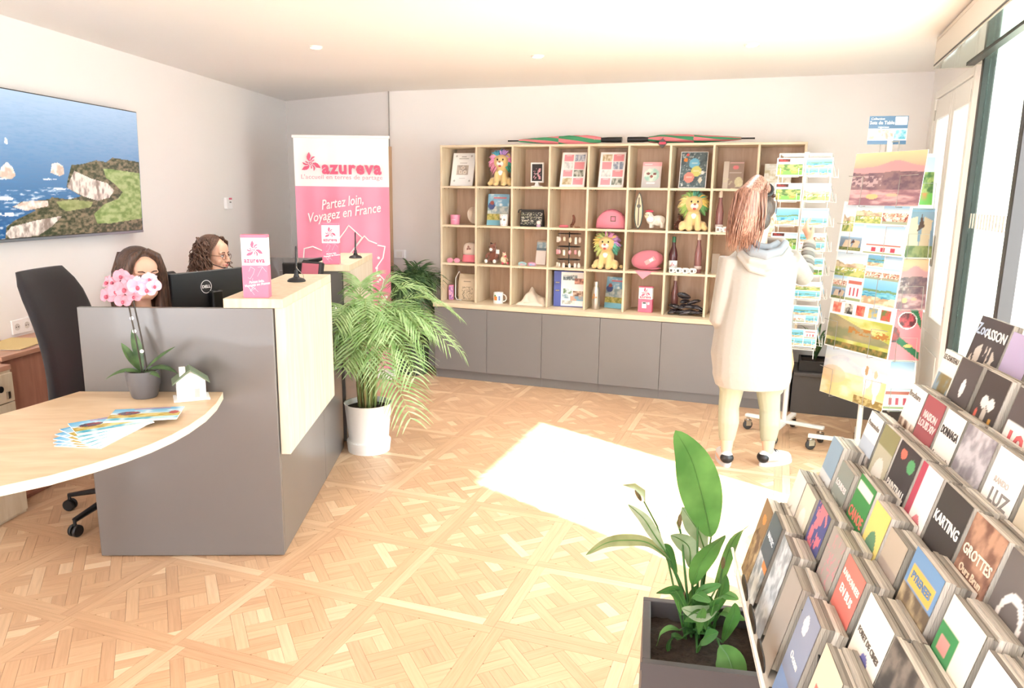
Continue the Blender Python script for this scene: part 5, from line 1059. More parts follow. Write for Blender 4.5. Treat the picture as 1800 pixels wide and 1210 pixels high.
umbrella('left folded green and pink umbrella lying on top of the shelving', ea, eb_, ZT, False)
u2 = umbrella('right folded umbrella with a dark square tag lying on top of the shelving', ec, ed, ZT, True)
b = B().at((0.20, 0.068, -0.002), (0, PI / 4, 0)); b.box(-0.028, 0.028, -0.0, 0.003, -0.028, 0.028); b.build('swing_tag', mat('tag_dark', '#4a4644', 0.6), u2); b = B().at((0.20, 0.0722, -0.002)); b.box(-0.026, 0.026, -0.001, 0.0006, -0.008, 0.010); b.build('tag_print', mat('beret_red', '#d5556a', 0.9), u2); B().tube([(0.20, 0.0695, 0.036), (0.20, 0.03, 0.05)], 0.0015, 5).build('tag_string', m_black, u2)

# ------------------------------------------------------------------ postcard racks
m_wire = mat('wire_white', '#e9e4de', 0.35); m_chrome = mat('chrome', '#c9c6c2', 0.15, 1.0); m_rub = mat('rubber_dark', '#3b3838', 0.6)
def sub_scene(q, kind, seed):
    if kind == 'sea': q.c = q.grad('#5fa8c6', '#8fc3e6', 0.3, 1); q.put(q.v < 0.45, q.mixn('#3f86a8', '#7fc3cf', 7, 16, seed=seed)); q.put(q.v < 0.2 + 0.2 * fbm(q.u * 4 + seed, q.v), q.mixn('#b59a7c', '#e0cfb4', 8, 8)); q.put((abs(q.v - 0.5 - 0.12 * fbm(q.u * 5 + seed, q.v * 0)) < 0.05), '#6f8f6a')
    elif kind == 'mountain': q.c = q.grad('#e9eef2', '#cfe0ee', 0.5, 1); h_ = 0.45 + 0.35 * fbm(q.u * 3 + seed, q.v * 0 + seed, 3); q.put(q.v < h_, q.mixn('#a88f7a', '#d9c8a8', 7, 9, seed=seed)); q.put(q.v < 0.38, q.mixn('#7f9352', '#c3bf7a', 9, 9, seed=seed)); q.put((q.v < 0.35) & (q.v > 0.22) & (fbm(q.u * 26, q.v * 26) > 0.58), '#f2eee8')
    elif kind == 'town': q.c = q.grad('#efe3d6', '#a9cbe6', 0.55, 0.9); q.put(q.v < 0.6, q.mixn('#c98f78', '#efe4d8', 11, 9, seed=seed)); q.put((fbm(q.u * 20 + seed, q.v * 14) > 0.6) & (q.v < 0.6), '#8a4a44'); q.put(q.v < 0.16, '#9aa08a')
    elif kind == 'house': q.c = q.grad('#f4ece6', '#bcd6ea', 0.6, 1); q.rect(0.1, 0.9, 0.1, 0.75, '#f3ece6'); q.rect(0.05, 0.95, 0.72, 0.86, '#b5685c')
    if kind == 'house':
        for x in (0.2, 0.45, 0.7): q.rect(x, x + 0.12, 0.2, 0.55, '#b04a5a')
        q.rect(0, 1, 0, 0.1, '#8f9a72')
    elif kind == 'cloud': q.c = q.grad('#f6f6f4', '#9fbcd8', 0.35, 0.9); q.put(q.v < 0.55 + 0.1 * np.sin(q.u * 7 + seed), q.mixn('#e9eef0', '#ffffff', 6, 6))
    elif kind == 'garden': q.c = q.grad('#d7e6ee', '#bcd3e2', 0.6, 1); q.put(q.v < 0.7, q.mixn('#4f6f3f', '#a8b06a', 8, 10, seed=seed)); q.put(q.v < 0.25, q.mixn('#6fae52', '#c98a52', 3, 4)); q.put((q.v > 0.8) & (q.u < 0.5), q.mixn('#4a2f2c', '#a23a3a', 9, 9))
    elif kind == 'stone': q.c = q.grad('#6f8faf', '#8fb0cc', 0.5, 1); q.put(q.v < 0.9, '#7a6658', 0.25); q.poly([(0.1, 0.15), (0.25, 0.75), (0.5, 0.8), (0.55, 0.2)], '#cdb9a4'); q.poly([(0.55, 0.1), (0.7, 0.8), (0.95, 0.72), (0.85, 0.1)], '#bfa78e'); q.poly([(0.5, 0.5), (0.62, 0.85), (0.72, 0.6)], '#5a4038'); q.put(q.v < 0.22, q.mixn('#5f6a42', '#8a8a5a', 14, 9))
    elif kind == 'sunset': q.c = q.grad('#c58a86', '#f2c79a', 0.55, 1); q.put(q.v < 0.72 + 0.12 * np.exp(-((q.u - 0.62) / 0.22) ** 2), '#bd8f92'); q.put(q.v < 0.60 + 0.05 * fbm(q.u * 7, q.v * 0), q.mixn('#6b5560', '#8a6f72', 14, 14)); q.put((q.v < 0.56) & (q.v > 0.36) & (q.u < 0.45) & (fbm(q.u * 26, q.v * 26) > 0.5), '#b3999a'); q.put(q.v < 0.30, q.mixn('#8a6670', '#c9a0a0', 5, 18)); q.disc(0.34, 0.17, 0.09, 0.05, '#e0ad7c'); q.disc(0.62, 0.2, 0.09, 0.03, '#d9a890')
    elif kind == 'meadow':
        q.c[:] = q.k('#ffffff'); q.put((q.v < 0.70), q.mixn('#a9ad55', '#d8cf8f', 5, 6)); q.put((q.v < 0.74 - 0.45 * q.u) & (q.v > 0.2), q.mixn('#7a7a66', '#9a8a70', 6, 6), 0.8); q.put((abs(q.v - 0.42) < 0.07) & (q.u > 0.35) & (fbm(q.u * 20, q.v * 20) > 0.5), '#a8763f'); q.put(q.v < 0.12, q.mixn('#4f5a2f', '#9a7f4a', 20, 9)); q.rect(0, 1, 0.70, 1, '#ffffff')
        for k, (a, c_) in enumerate([('#e8a68f', '#d9705f'), ('#3a3a36', '#e3ddd4'), ('#c0504a', '#e08a72'), ('#7fa3c9', '#c8b06a'), ('#6a7a4a', '#d4574f')]): q.rect(0.03 + k * 0.195, 0.17 + k * 0.195, 0.75, 0.97, q.mixn(a, c_, 22, 14, seed=k))
    elif kind == 'horse': q.c = q.grad('#e8d6ae', '#d3e0ee', 0.35, 0.95); q.put((q.v < 0.72 + 0.16 * np.exp(-((q.u - 0.3) / 0.2) ** 2)) & (q.v > 0.45), q.mixn('#aab6cf', '#dcdfe4', 4, 5), 0.8); q.put(q.v < 0.55, q.mixn('#e6cf94', '#f3e6c6', 5, 6)); q.disc(0.18, 0.45, 0.2, 0.18, '#e8c3a0', 0.6); q.put((q.v < 0.16) & (q.u > 0.55), q.mixn('#8f7a4a', '#cdbb86', 24, 20))
    if kind == 'horse':
        for x, y, rx, ry in [(0.72, 0.55, 0.06, 0.20), (0.66, 0.68, 0.05, 0.09), (0.86, 0.48, 0.06, 0.24), (0.84, 0.62, 0.05, 0.12), (0.86, 0.22, 0.025, 0.14), (0.70, 0.32, 0.025, 0.12)]: q.disc(x, y, rx, ry, q.mixn('#f4ece2', '#ffffff', 4, 4))
        q.disc(0.69, 0.70, 0.025, 0.10, '#b09070'); q.disc(0.83, 0.66, 0.03, 0.08, '#c8b49a')
    elif kind == 'chili': q.c[:] = q.k('#e5808a'); q.poly([(0, 0.45), (1, 0.0), (1, 0.15), (0, 0.62)], '#2f6a48'); q.poly([(0.6, 1), (0.85, 1), (1, 0.75), (1, 0.6)], '#2f6a48'); q.disc(0.55, 0.78, 0.30, 0.17, '#f4e6e2'); q.disc(0.55, 0.78, 0.27, 0.15, q.mixn('#5a2a32', '#c04a54', 14, 14)); q.disc(0.12, 0.5, 0.22, 0.16, q.mixn('#2f3f4a', '#a8484a', 7, 7)); q.disc(0.62, 0.28, 0.14, 0.03, '#e8b46a')
def collage(parts, border='#fbf8f5'):
    def f(q):
        q.c[:] = q.k(border)
        for k, (x0, x1, y0, y1, kind) in enumerate(parts): q.sub(x0, x1, y0, y1, sub_scene, kind, k * 1.7 + x0 * 5)
    return f
def flat_card(name, label, cat, pos, az, w, hgt, fn, lean=8, res=190, group=None):
    """card whose face normal points along -y of its own frame; az is the heading of its local x axis"""
    t = thing(name, label, cat, pos, group=group, rot=(-math.radians(lean), 0, az)); box('card', m_paper, t, -w / 2, w / 2, 0.0, 0.0022, 0, hgt)
    q = Paint(max(14, int(w * res)), max(14, int(hgt * res))); fn(q); q.build('picture', w - 0.002, hgt - 0.002, t, (0, -0.0006, 0.001), m=print_mat('gloss_print', 0.25)); return t
def caster(parent, x, y, a):
    b = B(); b.at((x, y, 0.035), (PI / 2, 0, a)).lathe([(0.0001, -0.012), (0.026, -0.012), (0.035, -0.006), (0.035, 0.006), (0.026, 0.012), (0.0001, 0.012)], 16); o = b.build('caster', m_rub, parent, True)
    b = B(); b.at((x, y, 0)).lathe([(0.010, 0.05), (0.012, 0.09)], 10); b.at((x, y, 0.05), (0, 0, a)); b.box(-0.02, 0.02, -0.017, -0.013, -0.02, 0.022); b.box(-0.02, 0.02, 0.013, 0.017, -0.02, 0.022); b.box(-0.02, 0.02, -0.017, 0.017, 0.018, 0.024); b.build('caster_fork', m_chrome, o)
# small rack -------------------------------------------------------------------------
RA = Vector((1.925, 5.07, 0)); aL = math.radians(-24)        # heading of the face turned to the viewer
ra = thing('postcard_rack', 'white revolving postcard rack on wheels beside the visitor', 'rack', RA, aL)
B().tube([(0, 0, 0.10), (0, 0, 1.95)], 0.016, 12).build('post', m_wire, ra, True)
for k in range(2):
    a = PI / 4 + k * PI / 2 + 0.6; c, s_ = math.cos(a), math.sin(a)
    B().at((0, 0, 0.085), (0, 0, a)).box(-0.27, 0.27, -0.02, 0.02, 0.010 * k, 0.022 + 0.010 * k, 0.004).build('foot_bar', m_wire, ra)
    for s in (-1, 1): caster(ra, s * 0.25 * c, s * 0.25 * s_, a + 0.8 * s)
hx = 0.155
for z in (0.66, 1.30, 1.93):
    B().tube([(hx, hx, z), (-hx, hx, z), (-hx, -hx, z), (hx, -hx, z), (hx, hx, z)], 0.004, 6).build('frame_hoop', m_wire, ra); B().tube([(-hx, 0, z), (hx, 0, z)], 0.004, 6).build('hoop_spoke', m_wire, ra)
for x in (-hx, 0, hx):
    for y in (-hx, hx): B().tube([(x, y, 0.60), (x, y, 1.93)], 0.003, 6).build('upright_wire', m_wire, ra)
CARDS = [('sea',), ('mountain',), ('town',), ('sea', 'town', 'sea'), ('garden',), ('cloud', 'sea'), ('sea', 'house', 'town', 'sea'), ('house',)]
def card_fn(kinds):
    if len(kinds) == 1: return collage([(0.04, 0.96, 0.05, 0.95, kinds[0])])
    if len(kinds) == 2: return collage([(0.04, 0.96, 0.52, 0.95, kinds[0]), (0.04, 0.96, 0.05, 0.47, kinds[1])])
    if len(kinds) == 3: return collage([(0.04, 0.96, 0.48, 0.95, kinds[0]), (0.04, 0.48, 0.05, 0.43, kinds[1]), (0.52, 0.96, 0.05, 0.43, kinds[2])])
    return collage([(0.04, 0.48, 0.52, 0.95, kinds[0]), (0.52, 0.96, 0.52, 0.95, kinds[1]), (0.04, 0.48, 0.05, 0.48, kinds[2]), (0.52, 0.96, 0.05, 0.48, kinds[3])])
ORD = ['top', 'second', 'third', 'fourth', 'fifth', 'sixth', 'seventh', 'lowest']
DESC = {'sea': 'blue seaside', 'mountain': 'brown hillside', 'town': 'reddish townscape', 'garden': 'green garden', 'cloud': 'pale cloud and sea', 'house': 'white house'}
Ma = Matrix.Rotation(aL, 4, 'Z')
PAT = [[('garden',), ('garden',), ('sea',), ('garden',), ('cloud', 'sea'), ('sea',), ('town', 'sea'), ('town', 'garden')],
       [('sea', 'sea', 'sea'), ('mountain',), ('cloud', 'sea'), ('sea', 'town', 'house', 'sea'), ('sea', 'garden'), ('mountain', 'sea'), ('sea', 'town', 'sea'), ('sea', 'house', 'sea', 'sea')],
       [('sea', 'garden', 'town', 'sea'), ('sea', 'town', 'sea', 'garden'), ('cloud',), ('garden', 'sea', 'house'), ('mountain', 'garden'), ('cloud', 'sea'), ('sea', 'cloud'), ('sea', 'sea', 'town', 'sea')]]
for r in range(8):
    for col, (lx, ly, da, nm) in enumerate([(-0.086, -hx - 0.035, 0, 'left'), (0.086, -hx - 0.035, 0, 'middle'), (hx + 0.035, -0.03, PI / 2, 'right')]):
        z = 1.79 - r * 0.158; p = RA + Ma @ Vector((lx, ly, z)); kinds = PAT[col][r]; many = {1: '', 2: 'two-picture ', 3: 'three-picture ', 4: 'four-picture '}[len(kinds)]
        flat_card('postcard', '%s%s postcard in the %s row, %s column of the small rack' % (many, DESC[kinds[0]], ORD[r], nm), 'postcard', p, aL + da, 0.165, 0.118, card_fn(kinds), 14, 300, 'postcards on the small rack')
        b = B().at((lx, ly, z), (0, 0, da)); b.tube([(-0.055, -0.008, 0.05), (-0.055, -0.012, -0.006), (0.055, -0.012, -0.006), (0.055, -0.008, 0.05)], 0.0018, 5); b.tube([(-0.055, -0.012, -0.006), (-0.055, 0.035, 0.0)], 0.0018, 5); b.tube([(0.055, -0.012, -0.006), (0.055, 0.035, 0.0)], 0.0018, 5); b.build('wire_pocket', m_wire, ra)
# large rack -------------------------------------------------------------------------
az = math.radians(-20); de = Vector((math.sin(az), math.cos(az), 0)); nn = Vector((de.y, -de.x, 0)); RBp = Vector((2.26, 4.66, 0)); aF = math.atan2(-de.y, -de.x)
rbk = thing('placemat_rack', 'tall white wire rack holding printed placemats', 'rack', RBp, aF)
B().tube([(0, 0, 0.10), (0, 0, 2.02)], 0.017, 12).build('post', m_wire, rbk, True)
for k in range(2):
    a = PI / 4 + k * PI / 2; B().at((0, 0, 0.085), (0, 0, a)).box(-0.30, 0.30, -0.02, 0.02, 0.010 * k, 0.022 + 0.010 * k, 0.004).build('foot_bar', m_wire, rbk)
    for s in (-1, 1): caster(rbk, s * 0.28 * math.cos(a), s * 0.28 * math.sin(a), a + 0.6)
shf = [-0.06, 0.0, 0.02, 0.03, 0.03]; ztop = [1.93, 1.635, 1.325, 1.01, 0.69]; PW, PH = 0.53, 0.318
FR = [('sunset placemat with pink mountain sky, top of the large rack', collage([(0, 1, 0, 1, 'sunset')])),
      ('multi-picture village placemat with a round badge, second on the large rack', collage([(0.03, 0.20, 0.42, 0.95, 'mountain'), (0.22, 0.6, 0.6, 0.95, 'mountain'), (0.62, 0.97, 0.6, 0.95, 'town'), (0.22, 0.37, 0.33, 0.57, 'cloud'), (0.4, 0.96, 0.26, 0.56, 'cloud'), (0.03, 0.37, 0.04, 0.30, 'stone'), (0.42, 0.97, 0.03, 0.24, 'house')])),
      ('seven-picture coast and valley placemat, third on the large rack', collage([(0.02, 0.48, 0.5, 0.97, 'mountain'), (0.5, 0.73, 0.76, 0.97, 'sea'), (0.75, 0.98, 0.76, 0.97, 'cloud'), (0.5, 0.73, 0.52, 0.74, 'town'), (0.75, 0.98, 0.52, 0.74, 'town'), (0.02, 0.23, 0.27, 0.48, 'town'), (0.02, 0.23, 0.03, 0.25, 'stone'), (0.25, 0.48, 0.03, 0.48, 'house'), (0.5, 0.98, 0.03, 0.5, 'sea')])),
      ('green meadow placemat with five small pictures, fourth on the large rack', collage([(0.02, 0.98, 0.03, 0.97, 'meadow')])),
      ('pale horses placemat, lowest on the large rack', collage([(0.0, 1, 0, 1, 'horse')]))]
RT = [('green garden print at the right side of the large rack top', collage([(0.06, 0.80, 0.06, 0.94, 'garden')])), ('standing stones print at the right side of the second rack row', collage([(0, 1, 0.02, 0.98, 'stone')])), ('sunset print at the right side of the third rack row', collage([(0, 1, 0, 1, 'sunset')])),
      ('red and green pepper print at the right side of the fourth rack row', collage([(0, 1, 0, 1, 'chili')])), ('white house print at the right side of the lowest rack row', collage([(0.0, 0.94, 0.45, 0.96, 'cloud'), (0, 0.94, 0.04, 0.44, 'house')]))]
for r in range(5):
    p = RBp - nn * 0.075 + de * shf[r]; p.z = ztop[r] - PH
    flat_card('placemat', FR[r][0], 'placemat', p, aF, PW, PH, FR[r][1], 5, 230, 'placemats on the large rack')
    g = RBp - de * 0.21 + nn * 0.075; g.z = ztop[r] - PH - 0.01
    flat_card('print_card', RT[r][0], 'print', g, aF + math.radians(66), 0.19, 0.315, RT[r][1], 5, 200, 'prints on the right side of the large rack')
    lx = -shf[r]; z0 = ztop[r] - PH - 0.006
    for x in (lx - 0.15, lx + 0.13): B().tube([(x, 0, z0), (x, -0.06, z0), (x, -0.098, z0 - 0.002), (x, -0.088, z0 + 0.18), (x - 0.12 if x < lx else x + 0.12, -0.085, z0 + 0.185)], 0.0022, 5).build('wire_holder', mat('wire_grey', '#a9a39d', 0.35, 0.7), rbk, True)
    b = B().at((0.21, 0.075, z0 - 0.01), (0, 0, math.radians(66))); b.tube([(-0.06, 0, 0), (-0.06, -0.03, 0), (-0.06, -0.022, 0.15), (0.06, -0.022, 0.15), (0.06, -0.03, 0), (0.06, 0, 0), (-0.06, 0, 0)], 0.002, 5); b.build('wire_holder', MATS['wire_grey'], rbk, True)
B().tube([(-0.07, 0, 1.90), (-0.07, 0, 1.99), (0.07, 0, 1.99), (0.07, 0, 1.90)], 0.004, 6).build('top_hoop', MATS['wire_grey'], rbk, True)
# badge and title of the second placemat
sg = thing('rack_sign', 'blue and white sign card on top of the large rack', 'sign', RBp + Vector((0, 0, 2.0)), 0, rot=(0, 0, math.radians(-14)))
sc_ = [at_y(x, y, 4.66) for x, y in [(1530, 215), (1589, 207), (1527, 255), (1586, 250)]]; sw = 0.215; shh = 0.165; sg.location = (sc_[2][0] + 0.105, 4.66, sc_[2][2] + 0.005)
box('card', m_paper, sg, -sw / 2, sw / 2, 0, 0.003, 0, shh); q = Paint(70, 54, '#3f6284'); q.rect(0, 1, 0.15, 0.55, '#fbf9f6')
for k, (a, c_) in enumerate([('#c9a08a', '#efe6d8'), ('#b98a7a', '#e8d9c0'), ('#4f93a8', '#a9cfd8')]): q.rect(0.02 + k * 0.33, 0.32 + k * 0.33, 0.18, 0.52, q.mixn(a, c_, 14, 9, seed=k))
q.rect(0.68, 0.98, 0.68, 0.97, '#ffffff'); q.build('print_face', sw, shh, sg, (0, -0.0008, 0), m=print_mat('gloss_print', 0.25))
lettering('Collection', m_paper, sg, (-0.06, -0.0016, shh * 0.90), size=0.018, shear=0.1, width=0.075); lettering('Sets de Table', m_paper, sg, (-0.035, -0.0016, shh * 0.76), size=0.027, bold=0.0004, width=0.135); lettering('régionaux', m_paper, sg, (-0.025, -0.0016, shh * 0.61), size=0.014, width=0.06)
B().tube([(0, 0.004, 0.0), (0, 0.004, -0.05), (0.03, 0.0, -0.09)], 0.004, 6).build('holder', MATS['wire_grey'], sg)

# ------------------------------------------------------------------ leaflet rack in the foreground
TE, TZ0, TDZ = 0.0715, 0.720, 0.0775           # tier depth, first floor, rise
rk = thing('leaflet_rack', 'tiered leaflet rack with clear acrylic front lip in the foreground', 'rack', RK.o, RK.a)
RL = 1.0; m_acr = glass_mat('acrylic', '#f4f1ec', 0.10, 0.05); m_rk = mat('rack_shelf', '#d9d3cb', 0.5)
def sheet_(b, e0, z0, e1, z1, n0, n1, th=0.003): d = Vector((e1 - e0, 0, z1 - z0)).normalized(); nv = Vector((-d.z, 0, d.x)) * th; b.add([(e0, n0, z0), (e1, n0, z1), (e1 + nv.x, n0, z1 + nv.z), (e0 + nv.x, n0, z0 + nv.z), (e0, n1, z0), (e1, n1, z1), (e1 + nv.x, n1, z1 + nv.z), (e0 + nv.x, n1, z0 + nv.z)], [(0, 1, 2, 3), (7, 6, 5, 4), (0, 4, 5, 1), (1, 5, 6, 2), (2, 6, 7, 3), (3, 7, 4, 0)]); return b
for i in range(7):
    e0 = 0.004 + i * TE; z0 = TZ0 + i * TDZ
    box('tier_floor', m_rk, rk, e0, e0 + TE - 0.006, -RL, 0.0, z0 - 0.006, z0)
    if i: sheet_(B(), e0 - 0.003, z0 - TDZ + 0.0, e0 + 0.008, z0 - 0.003, -RL, 0.0).build('tier_riser', m_rk, rk)
    lip = sheet_(B(), e0 + 0.006, z0, e0 - 0.014 if i == 0 else e0 + 0.002, z0 + (0.070 if i == 0 else 0.034), -RL, 0.0, 0.003).build('acrylic_lip', m_acr, rk)
B().tube([(-0.010, -RL, TZ0 + 0.071), (-0.010, 0.0, TZ0 + 0.071)], 0.0035, 6).build('lip_edge', mat('acrylic_edge', '#f3e9dc', 0.3), rk)
# sloping side cheek at the far end and the back
ck = [(0.0, TZ0 - 0.02), (0.52, 1.17), (0.52, 1.24), (0.49, 1.27), (-0.005, TZ0 + 0.075)]
B().add([(x, 0.001, z) for x, z in ck] + [(x, 0.005, z) for x, z in ck], [(0, 1, 2, 3, 4), (9, 8, 7, 6, 5)] + [(i, 5 + i, 5 + (i + 1) % 5, (i + 1) % 5) for i in range(5)]).build('side_cheek', m_acr, rk)
box('back_board', m_rk, rk, 0.51, 0.522, -RL, 0.0, 0.60, 1.30)
for n in (-0.10, -RL + 0.08):
    box('leg', m_rk, rk, 0.46, 0.508, n - 0.025, n + 0.025, 0.03, 1.12); sheet_(B(), 0.03, TZ0 - 0.012, 0.46, 0.72, n - 0.012, n + 0.012, 0.02).build('bracket', m_rk, rk); box('foot', m_rk, rk, 0.24, 0.60, n - 0.025, n + 0.025, 0.0, 0.03)
